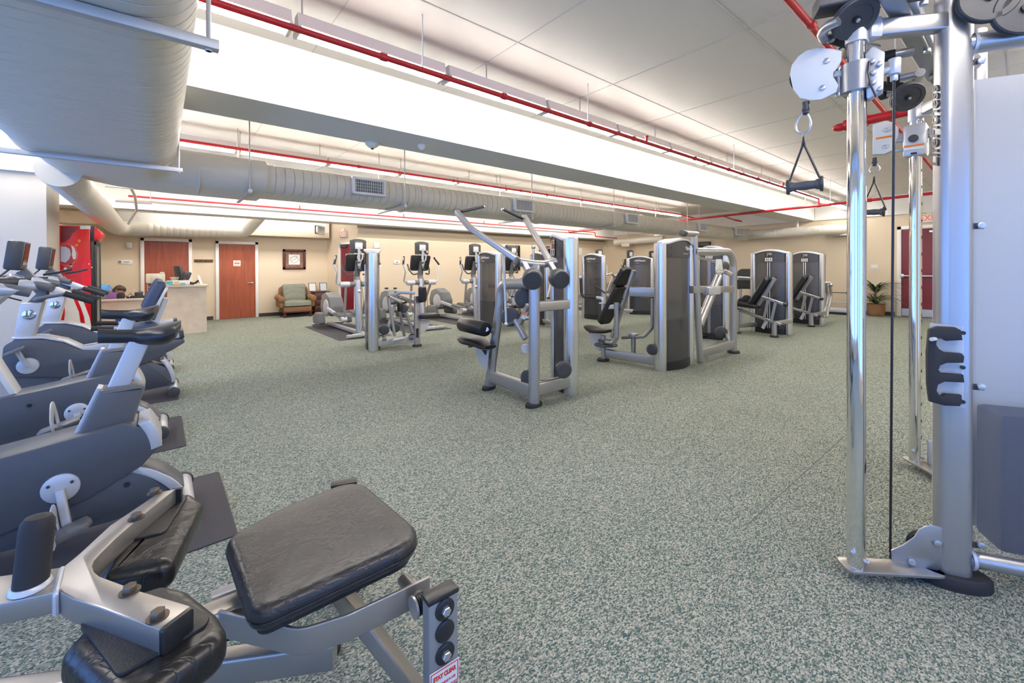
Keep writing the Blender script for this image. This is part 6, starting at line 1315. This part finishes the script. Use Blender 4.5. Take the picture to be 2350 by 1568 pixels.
x = gy(430, 640, 11.7).x; t = thing('desk_phone', 'black desk phone with raised display on the tall counter', 'phone', (x, 11.72, ZH)); m = MB(); m.prism([(-.14, 0), (.12, 0), (.10, .05), (-.12, .13)], (x, 11.72, ZH), (1, 0, 0), UP, .2, .01); part('base', m, M_black, t); m = MB(); m.obox((x-.01, 11.72, ZH+.21), (.14, .12, .16), ry=.35, bev=.02); part('display', m, M_dark, t); m = MB(); m.tube([(x+.05, 11.66, ZH+.03), (x+.14, 11.66, ZH+.035), (x+.20, 11.66, ZH+.10), (x+.23, 11.66, ZH+.03)], .022, 10, .04); part('handset', m, M_black, t)
x = gy(455, 648, 11.6).x; m = MB(); m.obox((x+.03, 11.60, ZH+.107), (.004, .16, .20), ry=-.28, rz=-.35); small('sign_holder', m, M_paper, 'white leaning leaflet stand at the right end of the tall counter', 'sign holder')
# ---- person bent over behind the desk
def skin_body(name, pts, edges, m, parent, root=0, sub=2):
    me = bpy.data.meshes.new(name); me.from_pydata([p[0] for p in pts], edges, []); o = bpy.data.objects.new(name, me); COL.objects.link(o)
    sk = o.modifiers.new('s', 'SKIN'); sk.use_smooth_shade = True
    for i, p in enumerate(pts): d = me.skin_vertices[0].data[i]; d.radius = p[1] if isinstance(p[1], tuple) else (p[1], p[1]); d.use_root = (i == root)
    su = o.modifiers.new('u', 'SUBSURF'); su.levels = sub; su.render_levels = sub
    dg = bpy.context.evaluated_depsgraph_get(); m2 = bpy.data.meshes.new_from_object(o.evaluated_get(dg)); bpy.data.objects.remove(o); off = parent_origin(parent)
    for v in m2.vertices: v.co -= off
    m2.materials.clear(); m2.materials.append(m); m2.name = name
    ob = bpy.data.objects.new(name, m2); COL.objects.link(ob); ob.parent = parent; return ob
M_skin = mat('skin', (0.45, 0.22, 0.14), 0.5); M_shirt = mat('blue_shirt_cloth', (0.10, 0.34, 0.72), 0.8, bump=(40, .3)); M_hair = mat('dark_brown_hair', (0.035, 0.02, 0.014), 0.55); M_trouser = mat('dark_trousers', (0.03, 0.03, 0.04), 0.8)
def person():
    hc = gy(272, 669, 12.0); px = hc.x
    t = thing('person', 'person in a blue shirt bent over behind the desk, head down', 'person', (px-.35, 12.25, 0))
    B = [((px-.46, 12.22, .50), .13), ((px-.40, 12.14, .74), (.11, .12)), ((px-.27, 12.05, .92), (.11, .13)), ((px-.17, 12.01, .95), (.06, .065)), ((px-.10, 12.03, .895), .052), ((px-.04, 12.0, .905), .07),
         ((px-.32, 12.24, .96), .07), ((px-.20, 12.44, .90-.12), .05), ((px-.02, 12.2, .83), .038), ((px+.05, 12.05, .815), .028),
         ((px-.34, 11.88, .94), .065), ((px-.42, 11.93, .85), .048), ((px-.22, 11.84, .83), .038), ((px-.10, 11.83, .822), .028),
         ((px-.38, 12.36, .47), .09), ((px-.12, 12.30, .48), .075), ((px-.02, 12.28, .46), .06), ((px-.02, 12.33, .10), .045), ((px+.06, 12.28, .05), .04),
         ((px-.40, 12.18, .47), .09), ((px-.14, 12.10, .48), .075), ((px-.04, 12.08, .46), .06), ((px-.04, 12.12, .10), .045), ((px+.05, 12.08, .05), .04)]
    E_ = [(0, 1), (1, 2), (2, 3), (3, 4), (4, 5), (2, 6), (6, 7), (7, 8), (8, 9), (2, 10), (10, 11), (11, 12), (12, 13), (0, 14), (14, 15), (15, 16), (16, 17), (17, 18), (0, 19), (19, 20), (20, 21), (21, 22), (22, 23)]
    body = skin_body('body', B, E_, M_skin, t)
    # head: nose and brow along the face direction (right and down)
    up_h = V((.72, -.10, .68)).normalized(); face = V((.62, -.30, -.72)); face = (face-up_h*face.dot(up_h)).normalized(); sd = face.cross(up_h)
    c = hc+V((0, 0, 0)); secs = []
    for h, f0, f1, w in ((-.115, .045, .05, .05), (-.095, .065, .075, .062), (-.06, .08, .088, .07), (-.02, .092, .092, .075), (.03, .098, .093, .078), (.07, .095, .085, .074), (.10, .075, .062, .06), (.118, .04, .03, .033)):
        secs.append([c+up_h*h+face*((f1 if math.cos(a) > 0 else f0)*math.cos(a))+sd*(w*math.sin(a)) for a in [2*PI*k/20 for k in range(20)]])
    m = MB(); m.loft(secs)
    m.loft([[c+up_h*h+face*(.085+d)+sd*(.014*k*math.sin(a))+up_h*(.008*math.cos(a)) for a in [2*PI*j/10 for j in range(10)]] for h, d, k in ((.03, -.01, .4), (.0, .008, .8), (-.02, .02, 1.1), (-.03, .0, .9))])
    for s in (-1, 1): m.ball(c+sd*s*.078-face*.005+up_h*(-.005), .022, 10, 8, (.6, 1, 1.2))
    hd = part('head', m, M_skin, t)
    for s in (-1, 1): m = MB(); m.ball(c+sd*s*.032+face*.084+up_h*.012, .010, 10, 6); part('eye', m, M_dark, hd)
    m = MB(); m.tube([c+sd*.022+face*.086-up_h*.058, c+face*.092-up_h*.06, c-sd*.022+face*.086-up_h*.058], .005, 6); part('mouth', m, M_skin2, hd)
    m = MB(); secs = []
    for h, f0, f1, w in ((-.05, .098, -.02, .083), (.0, .106, -.005, .088), (.04, .110, .045, .089), (.075, .106, .080, .084), (.105, .085, .066, .068), (.126, .045, .035, .038)):
        secs.append([c+up_h*h+face*((f1 if math.cos(a) > 0 else f0)*math.cos(a))+sd*(w*math.sin(a)) for a in [2*PI*k/20 for k in range(20)]])
    m.loft(secs); part('hair', m, M_hair, hd)
    # shirt: a looser shell over torso and upper arms
    def capsule(m, pts, rad):
        P_ = [V(q) for q in pts]; a, b = P_[0]-(P_[1]-P_[0]).normalized()*rad[0]*.5, P_[-1]+(P_[-1]-P_[-2]).normalized()*rad[-1]*.4
        m.sweep([a]+P_+[b], circ(1, 20), UP, [rad[0]*.75]+rad+[rad[-1]*.8])
    m = MB(); capsule(m, [B[k][0] for k in (0, 1, 2, 3)], [.175, .185, .19, .115]); capsule(m, [B[2][0], B[6][0], B[7][0], V(B[7][0])*.5+V(B[8][0])*.5], [.12, .105, .078, .058]); capsule(m, [B[2][0], B[10][0], B[11][0], V(B[11][0])*.5+V(B[12][0])*.5], [.12, .105, .078, .058]); part('shirt', m, M_shirt, t)
    T = [(tuple(V(B[0][0])-V((0, 0, .04))), .15), (B[14][0], .105), (B[15][0], .09), (B[16][0], .075), (B[17][0], .06), (B[19][0], .105), (B[20][0], .09), (B[21][0], .075), (B[22][0], .06)]
    skin_body('trousers', T, [(0, 1), (1, 2), (2, 3), (3, 4), (0, 5), (5, 6), (6, 7), (7, 8)], M_trouser, t)
    for i, w, s in ((9, V((.85, -.5, -.1)), 1), (13, V((.99, -.1, -.1)), -1)):   # hands resting on the desk
        o = V(B[i][0]); w = w.normalized(); l = V((-w.y, w.x, 0)).normalized(); m = MB(); m.loft([[o+w*d+l*(hw*math.cos(a))+UP*(.013*math.sin(a)) for a in [2*PI*k/12 for k in range(12)]] for d, hw in ((-.01, .024), (.03, .036), (.075, .040), (.085, .036))])
        for k in range(4):
            b = o+w*.078+l*(.028-.0187*k); L = (.062, .074, .07, .055)[k]; m.sweep([b, b+w*L*.5+UP*.004, b+w*L-UP*.008], circ(.0085, 8), UP, [1, .95, .75])
        b = o+w*.02+l*.034*s; m.sweep([b, b+w*.03+l*.022*s, b+w*.06+l*.028*s-UP*.006], circ(.010, 8), UP, [1, .95, .75]); part('hand', m, M_skin, t)
    t2 = thing('office_chair', 'dark office chair under the person behind the desk', 'chair', (px-.42, 12.28, 0)); m = MB(); m.cushion(round_poly([(-.22, -.22), (.22, -.22), (.22, .22), (-.22, .22)], .08), (px-.40, 12.28, .30), (1, 0, 0), (0, 1, 0), .07, .03); part('seat', m, M_dark, t2); m = MB(); m.cyl((px-.4, 12.28, .06), (px-.4, 12.28, .30), .03, 12); part('stem', m, M_dark, t2)
    m = MB()
    for k in range(5): a = 2*PI*k/5; m.bar([(px-.4, 12.28, .06), (px-.4+.25*math.cos(a), 12.28+.25*math.sin(a), .03)], .04, .03)
    part('base', m, M_dark, t2)
M_skin2 = mat('lip_tone', (0.35, 0.13, 0.10), 0.5)
person()
# ---- armchair, chest of drawers, frames
def weave_mat(name, a, b, scale):
    m = mat(name, a, 0.7); nt = m.node_tree; bs = nt.nodes['Principled BSDF']; tc = nt.nodes.new('ShaderNodeTexCoord'); ck = nt.nodes.new('ShaderNodeTexVoronoi'); ck.inputs['Scale'].default_value = scale; ck.distance = 'MANHATTAN'; ck.inputs['Randomness'].default_value = .15
    cr = nt.nodes.new('ShaderNodeValToRGB'); cr.color_ramp.elements[0].position = .25; cr.color_ramp.elements[1].position = .5; cr.color_ramp.elements[0].color = (*a, 1); cr.color_ramp.elements[1].color = (*b, 1)
    nt.links.new(tc.outputs['Object'], ck.inputs['Vector']); nt.links.new(ck.outputs['Distance'], cr.inputs['Fac']); nt.links.new(cr.outputs['Color'], bs.inputs['Base Color'])
    bp = nt.nodes.new('ShaderNodeBump'); bp.inputs['Strength'].default_value = .5; bp.inputs['Distance'].default_value = .01; nt.links.new(ck.outputs['Distance'], bp.inputs['Height']); nt.links.new(bp.outputs['Normal'], bs.inputs['Normal']); return m
M_uph = weave_mat('patterned_green_fabric', (0.06, 0.075, 0.06), (0.22, 0.235, 0.185), 26); M_wick = weave_mat('brown_wicker', (0.13, 0.06, 0.025), (0.27, 0.14, 0.06), 60); M_mahog = mat('dark_mahogany', (0.075, 0.018, 0.012), 0.35)
a0 = gz(643, 728); cx, cy = gz(682, 727).x, 13.42
t = thing('armchair', 'wicker armchair with patterned green cushions below the framed picture', 'armchair', (cx, cy, 0)); W = .40
m = MB(); m.box((cx-W+.04, cy-.28, .17), (cx+W-.04, cy+.30, .30), .02); part('base_frame', m, M_wick, t); m = MB(); m.box((cx-W+.02, cy-.30, .13), (cx+W-.02, cy+.30, .175), .01); part('apron', m, M_mahog, t)
m = MB(); m.prism(round_poly([(-W, .30), (W, .30), (W-.02, .86), (-W+.02, .86)], .10), (cx, cy+.30, 0), (1, 0, 0), UP, .10, .03); part('back_frame', m, M_wick, t)
m = MB(); m.cushion(round_poly([(-.30, -.27), (.30, -.27), (.31, .25), (-.31, .25)], .06), (cx, cy+.24, .66), (1, 0, 0), V((0, .25, .97)), .15, .06, .02); part('back_cushion', m, M_uph, t)
m = MB(); m.cushion(round_poly([(-.36, -.28), (.36, -.28), (.30, .26), (-.30, .26)], .05), (cx, cy-.04, .31), (1, 0, 0), (0, 1, 0), .15, .06, .02); part('seat_cushion', m, M_uph, t)
for s in (-1, 1):
    m = MB(); m.box((cx+s*W-.06, cy-.25, .28), (cx+s*W+.06, cy+.30, .50), .03); m.cyl((cx+s*(W+.01), cy-.30, .52), (cx+s*(W+.01), cy+.30, .55), .085, 20, .02); part('arm', m, M_wick, t)
    m = MB(); m.lathe((cx+s*(W+.01), cy-.305, .52), (0, -1, 0), [(.06, 0), (.05, .008), (.02, .012)], 18); part('arm_rosette', m, M_wick, t)
    for yy in (cy-.26, cy+.26): m = MB(); m.lathe((cx+s*(W-.07), yy, 0), UP, [(.02, 0), (.032, .02), (.035, .05), (.022, .07), (.036, .09), (.038, .14)], 14); part('leg', m, M_mahog, t)
x0, x1 = gy(718, 690, 13.5).x+.05, 3.93; zt = gy(740, 669, 13.5).z
t = thing('chest_of_drawers', 'dark mahogany chest of drawers beside the armchair', 'chest of drawers', ((x0+x1)/2, 13.7, 0)); m = MB(); m.box((x0, 13.5, .06), (x1, 13.9, zt-.03), .008); part('body', m, M_mahog, t); m = MB(); m.box((x0-.03, 13.47, zt-.03), (x1+.03, 13.92, zt), .008); part('top', m, M_mahog, t)
for k in range(3):
    z = .10+k*(zt-.16)/3; m = MB(); m.box((x0+.03, 13.485, z), (x1-.03, 13.5, z+(zt-.16)/3-.02), .006); d = part('drawer', m, M_mahog, t); m = MB(); m.ball((x0+.18, 13.478, z+.09), .014, 10, 6); m.ball((x1-.18, 13.478, z+.09), .014, 10, 6); part('knob', m, M_bolt, d)
for xx in (x0+.03, x1-.03):
    for yy in (13.53, 13.87): m = MB(); m.lathe((xx, yy, 0), UP, [(.025, 0), (.035, .03), (.03, .06)], 12); part('foot', m, M_mahog, t)
for k, (a, b, l, mt) in enumerate(((708, 725, 'left', M_paper), (733, 749.5, 'right', mat('pale_blue_paper', (.66, .72, .78), .7)))):
    xa, xb = gy(a, 660, 13.68).x, gy(b, 660, 13.68).x; t = thing('photo_frame', 'small black framed certificate on the chest of drawers, %s one' % l, 'picture frame', ((xa+xb)/2, 13.68, zt), group='frames on the chest of drawers'); h = .26
    u, v = V((1, 0, 0)), V((0, .18, .98)).normalized(); o = V(((xa+xb)/2, 13.66, zt+.003+h/2*.98)); m = MB(); w2 = (xb-xa)/2
    for p in ([(-w2, -h/2), (w2, -h/2), (w2, -h/2+.014), (-w2, -h/2+.014)], [(-w2, h/2-.014), (w2, h/2-.014), (w2, h/2), (-w2, h/2)], [(-w2, -h/2), (-w2+.014, -h/2), (-w2+.014, h/2), (-w2, h/2)], [(w2-.014, -h/2), (w2, -h/2), (w2, h/2), (w2-.014, h/2)]): m.prism(p, o, u, v, .016)
    part('frame', m, M_black, t); m = MB(); m.prism([(-w2+.01, -h/2+.01), (w2-.01, -h/2+.01), (w2-.01, h/2-.01), (-w2+.01, h/2-.01)], o, u, v, .006); part('certificate', m, mt, t); m = MB()
    for j in range(5): m.prism([(-w2*.55, .07-.03*j), (w2*.5, .07-.03*j), (w2*.5, .076-.03*j), (-w2*.55, .076-.03*j)], o-u.cross(v)*0+V((0, -.0045, .001)), u, v, .001)
    part('print_lines', m, M_logo, t); m = MB(); m.bar([o+V((0, .012, .02)), (o.x, o.y+.13, zt+.006)], .04, .005); part('easel_back', m, M_black, t)
# framed picture
x0, x1 = gy(649, 600, 13.92).x, gy(701.5, 600, 13.92).x; z0, z1 = gy(650, 618.5, 13.92).z, gy(650, 572, 13.92).z
t = thing('framed_picture', 'dark framed picture with small pale sketch above the armchair', 'picture', ((x0+x1)/2, 13.93, z0)); m = MB()
for a, b, c, d in ((x0, x1, z0, z0+.07), (x0, x1, z1-.07, z1), (x0, x0+.07, z0, z1), (x1-.07, x1, z0, z1)): m.box((a, 13.91, c), (b, 13.948, d), .006)
part('frame', m, M_mahog, t); m = MB(); m.box((x0+.06, 13.93, z0+.06), (x1-.06, 13.945, z1-.06)); part('mount', m, mat('mottled_umber', (0.16, 0.075, 0.055), 0.7, vary=(18, (0.26, 0.15, 0.11))), t)
cxp, czp = (x0+x1)/2, (z0+z1)/2-.005; m = MB(); m.box((cxp-.15, 13.925, czp-.15), (cxp+.15, 13.931, czp+.15)); sk = part('sketch_sheet', m, M_paper, t); m = MB(); pts = [V((cxp+.10*math.cos(a)*(1-.25*math.sin(a*2)), 13.923, czp+.10*math.sin(a)+.03*math.cos(a))) for a in [2*PI*k/24 for k in range(25)]]; m.tube(pts, .004, 6); m.tube([(cxp-.09, 13.923, czp-.05), (cxp+.02, 13.923, czp), (cxp+.08, 13.923, czp+.11)], .003, 6); part('sketch_line', m, M_line, sk)
# small wall items of the lobby wall
def wbox(name, pxl, pxr, pt, pb, y, d, mt, lab, cat, bev=.006):
    xa, xb = gy(pxl, (pt+pb)/2, y).x, gy(pxr, (pt+pb)/2, y).x; za, zb_ = gy((pxl+pxr)/2, pb, y).z, gy((pxl+pxr)/2, pt, y).z
    m = MB(); m.box((xa, y-d, za), (xb, y, zb_), bev); return single(name, m, mt, lab, cat), xa, xb, za, zb_
YW = Y1
def withparts(name, lab, cat, pxl, pxr, pt, pb, y, d, mt, extra):
    xa, xb = gy(pxl, (pt+pb)/2, y).x, gy(pxr, (pt+pb)/2, y).x; za, zb_ = gy((pxl+pxr)/2, pb, y).z, gy((pxl+pxr)/2, pt, y).z
    t = thing(name, lab, cat, ((xa+xb)/2, y-d/2, za)); m = MB(); m.box((xa, y-d, za), (xb, y, zb_), .006); part('plate' if d < .02 else 'housing', m, mt, t); extra(t, xa, xb, za, zb_, y-d); return t
def ex_plain(t, xa, xb, za, zb_, y): m = MB(); m.box((xa+.02, y-.004, za+.02), (xb-.02, y, zb_-.02), .003); part('cover', m, M_white_pl, t)
withparts('alarm_box', 'small white square box on the lobby wall above the plaque', 'alarm', 290, 303, 557, 570, YW, .05, M_white_pl, ex_plain)
def ex_plaque(t, xa, xb, za, zb_, y):
    m = MB(); m.box((xa+.01, y-.002, za+.015), (xa+.06, y, zb_-.015)); part('symbol', m, M_grey, t); m = MB(); m.box((xa+.09, y-.002, za+.045), (xb-.04, y, za+.06)); m.box((xa+.12, y-.002, za+.025), (xb-.08, y, za+.034)); part('print_lines', m, M_grey, t)
withparts('wall_plaque', 'small white plaque on the lobby wall left of the first office door', 'sign', 270.5, 303.5, 597, 606, YW, .015, M_white_pl, ex_plaque)
def ex_hooks(t, xa, xb, za, zb_, y):
    for k in range(4): x = xa+(xb-xa)*(k+.5)/4; m = MB(); m.bar([(x, y, (za+zb_)/2), (x, y-.06, (za+zb_)/2-.01), (x, y-.07, (za+zb_)/2+.03)], .02, .015); part('hook', m, mat('dark_brass', (0.20, 0.13, 0.04), .4, .8), t)
withparts('coat_rack', 'brown coat hook rail between the two office doors', 'coat rack', 445, 489, 595.5, 602, YW, .02, mat('rack_brown', (.10, .055, .02), .5), ex_hooks)
def ex_sign(t, xa, xb, za, zb_, y):
    m = MB(); c = (za+zb_)/2; m.box((xa+.02, y-.002, c-.012), (xb-.02, y, c+.018)); part('red_print', m, M_redtext, t); m = MB(); m.box((xa+.03, y-.002, c+.04), (xb-.03, y, c+.05)); m.box((xa+.03, y-.002, c-.05), (xb-.03, y, c-.04)); part('print_lines', m, M_grey, t)
withparts('door_notice', 'white notice with red print on the right office door', 'notice', 535.5, 552, 598, 611, YW-.021, .004, M_paper, ex_sign)
def ex_sw(t, xa, xb, za, zb_, y): m = MB(); m.box(((xa+xb)/2-.012, y-.006, (za+zb_)/2-.025), ((xa+xb)/2+.012, y, (za+zb_)/2+.025), .002); part('switch', m, M_white_pl, t)
# items on the rear wall behind the ellipticals
YE = YR
withparts('alarm_box', 'white wall box above the slim row machine tower on the rear wall', 'alarm', 857, 870, 557, 570, YE, .05, M_white_pl, ex_plain)
withparts('thermostat', 'small white thermostat on the rear wall left of the second elliptical', 'thermostat', 903, 917, 598, 606, YE, .03, M_white_pl, lambda t, a, b, c, d, y: part('display', MB().box(((a+b)/2-.025, y-.004, (c+d)/2-.012), ((a+b)/2+.03, y, (c+d)/2+.016)), M_dark, t))
withparts('wall_speaker', 'white rectangular speaker grille on the rear wall right of the second elliptical screen', 'speaker', 966, 980, 554, 578, YE, .03, M_white_pl, ex_plain)
withparts('wall_speaker', 'white narrow speaker grille on the rear wall just right of the pulldown machine tower', 'speaker', 1329, 1334.5, 570, 587, YE, .03, M_white_pl, ex_plain)
def ex_tv(t, xa, xb, za, zb_, y):
    m = MB(); m.box((xa+.03, y-.004, za+.04), (xb-.03, y, zb_-.03)); part('screen', m, M_glass, t); m = MB(); m.box((xb-.35, y-.006, zb_-.10), (xb-.12, y-.003, zb_-.06)); part('screen_text', m, M_exitred, t)
withparts('television', 'black wall television behind the left arm of the pulldown machine', 'television', 1160, 1191, 563, 621, YE-.012, .08, M_black, ex_tv)
withparts('television', 'black wall television behind the right arm of the pulldown machine', 'television', 1238, 1267, 565, 600, YE-.012, .08, M_black, ex_tv)
# exit signs, switches on alcove wall and right wall
def exit_sign(lab, c, u, n, w_, h_):
    t = thing('exit_sign', lab, 'exit sign', c); m = MB(); m.prism(round_poly([(-w_/2, -h_/2), (w_/2, -h_/2), (w_/2, h_/2), (-w_/2, h_/2)], .01), c+n*.035, u, UP, .07, .004); part('housing', m, M_white_pl, t); text_mesh('lettering', 'EXIT', h_*.98, c+n*.0712, u if u.cross(UP).dot(n) > 0 else -u, UP, M_exitred, t, bold=.0025, sx=.86); m = MB(); m.obox(c+UP*(h_/2+.03), (.10, .10, .06), rz=math.atan2(n.y, n.x), bev=.01); part('canopy', m, M_white_pl, t)
c = gpl(790, 537, AW0, AN); exit_sign('white exit sign with red letters over the alcove door, left of the ellipticals', c, AU, AN, .32, .19)
c = gx(2133, 501, X1); exit_sign('white exit sign with red letters over the burgundy double doors', c, V((0, -1, 0)), V((-1, 0, 0)), .38, .22)
c = gpl(771, 630, AW0, AN); t = thing('light_switch', 'white light switch left of the alcove door', 'switch', c); m = MB(); m.prism([(-.04, -.06), (.04, -.06), (.04, .06), (-.04, .06)], c+AN*.005, AU, UP, .008, .002); part('plate', m, M_white_pl, t); m = MB(); m.prism([(-.012, -.025), (.012, -.025), (.012, .025), (-.012, .025)], c+AN*.011, AU, UP, .006); part('switch', m, M_white_pl, t)
c = gx(2007, 613, X1); t = thing('light_switch', 'white light switch plate above the plant on the right wall', 'switch', c); m = MB(); m.box((X1-.01, c.y-.08, c.z-.06), (X1, c.y+.08, c.z+.06), .003); part('plate', m, M_white_pl, t)
for dy in (-.035, .035): m = MB(); m.box((X1-.016, c.y+dy-.012, c.z-.025), (X1-.01, c.y+dy+.012, c.z+.025), .002); part('switch', m, M_white_pl, t)
# television on the right wall behind the press machine
ya, yb = gx(1632, 565, X1).y, gx(1560, 565, X1).y; za, zb_ = gx(1600, 590, X1).z, gx(1600, 556, X1).z
t = thing('television', 'black wall television on the right wall above the press machine', 'television', (X1, (ya+yb)/2, za)); m = MB(); m.box((X1-.10, ya, za), (X1-.02, yb, zb_), .01); part('housing', m, M_black, t); m = MB(); m.box((X1-.105, ya+.05, za+.05), (X1-.10, yb-.05, zb_-.04)); part('screen', m, M_glass, t)
# camera domes and detectors
def dome(lab, c, r=.06):
    t = thing('detector', lab, 'detector', c); m = MB(); m.lathe(c, (0, 0, -1), [(r, 0), (r, .02), (r*.6, .05), (r*.25, .065)], 18); part('housing', m, M_white_pl, t); m = MB(); m.ball(c-UP*.06, r*.25, 10, 6); part('sensor', m, M_dark, t)
dome('white detector under the far edge of the wide beam, above the big vent', V((1.88, 4.78, ZB)), .08); dome('small white detector under the wide beam right of the first one', V((2.36, 4.5, ZB)), .045)
c = gx(1411, 551, X1-.05); t = thing('security_camera', 'small white dome camera in the far right corner', 'security camera', c); m = MB(); m.ball(c, .07, 14, 8, (1, 1, .8)); m.obox(c+V((.05, 0, .05)), (.1, .12, .05), bev=.01); part('housing', m, M_white_pl, t); m = MB(); m.ball(c+V((-.05, -.035, -.01)), .03, 10, 6); part('lens', m, M_black, t)
c = gx(1543, 463, 12.0); dome('small white detector under the wide beam toward the right wall', V((12.0, 4.5, ZB)), .05)
# ---- potted plant by the exit doors
def plant():
    b = gz(2018, 722); b.x = 15.36; b.y = gx(2010, 700, 15.36).y; t = thing('potted_plant', 'leafy dark green plant in a wicker basket left of the exit doors', 'plant', b); rnd = random.Random(5)
    m = MB(); m.lathe(b, UP, [(.15, 0), (.19, .06), (.205, .2), (.20, .30), (.215, .34), (.19, .34), (.18, .28)], 24); part('basket', m, M_wick, t); m = MB(); m.cyl(b+UP*.27, b+UP*.285, .18, 18); part('soil', m, M_bolt, t)
    m = MB(); m.tube([b+UP*.28, b+UP*.62+V((.02, .03, 0))], .02, 8); part('stem', m, mat('plant_stem', (.14, .10, .05), .7), t)
    G = [mat('dark_leaf', (.025, .05, .018), .45), mat('mid_leaf', (.055, .09, .03), .45), mat('striped_pale_leaf', (.22, .26, .13), .45)]
    for i in range(80):
        base = b+UP*(.30 if i < 40 else .58+.12*rnd.random())+V((0, 0, 0)); a = rnd.uniform(0, 2*PI); L = rnd.uniform(.45, .78); up0 = rnd.uniform(.6, 1.25); d = V((math.cos(a), math.sin(a), 0)); pts = []; p = base.copy(); v = (d*.55+UP*up0).normalized()
        for k in range(9): pts.append(p.copy()); p = p+v*(L/8); v = (v+UP*(-.24)).normalized()
        for q in pts: q.x = min(q.x, X1-.03); q.y = min(q.y, 3.1)
        w = V((-d.y, d.x, 0)); hw = [.004, .012, .018, .02, .019, .016, .012, .007, .001]; rings = [[q+w*hw[k], q+UP*.004, q-w*hw[k], q-UP*.003] for k, q in enumerate(pts)]
        lm = MB(); lm.loft(rings); part('leaf', lm, G[2] if i % 5 == 0 else G[i % 2], t)
plant()
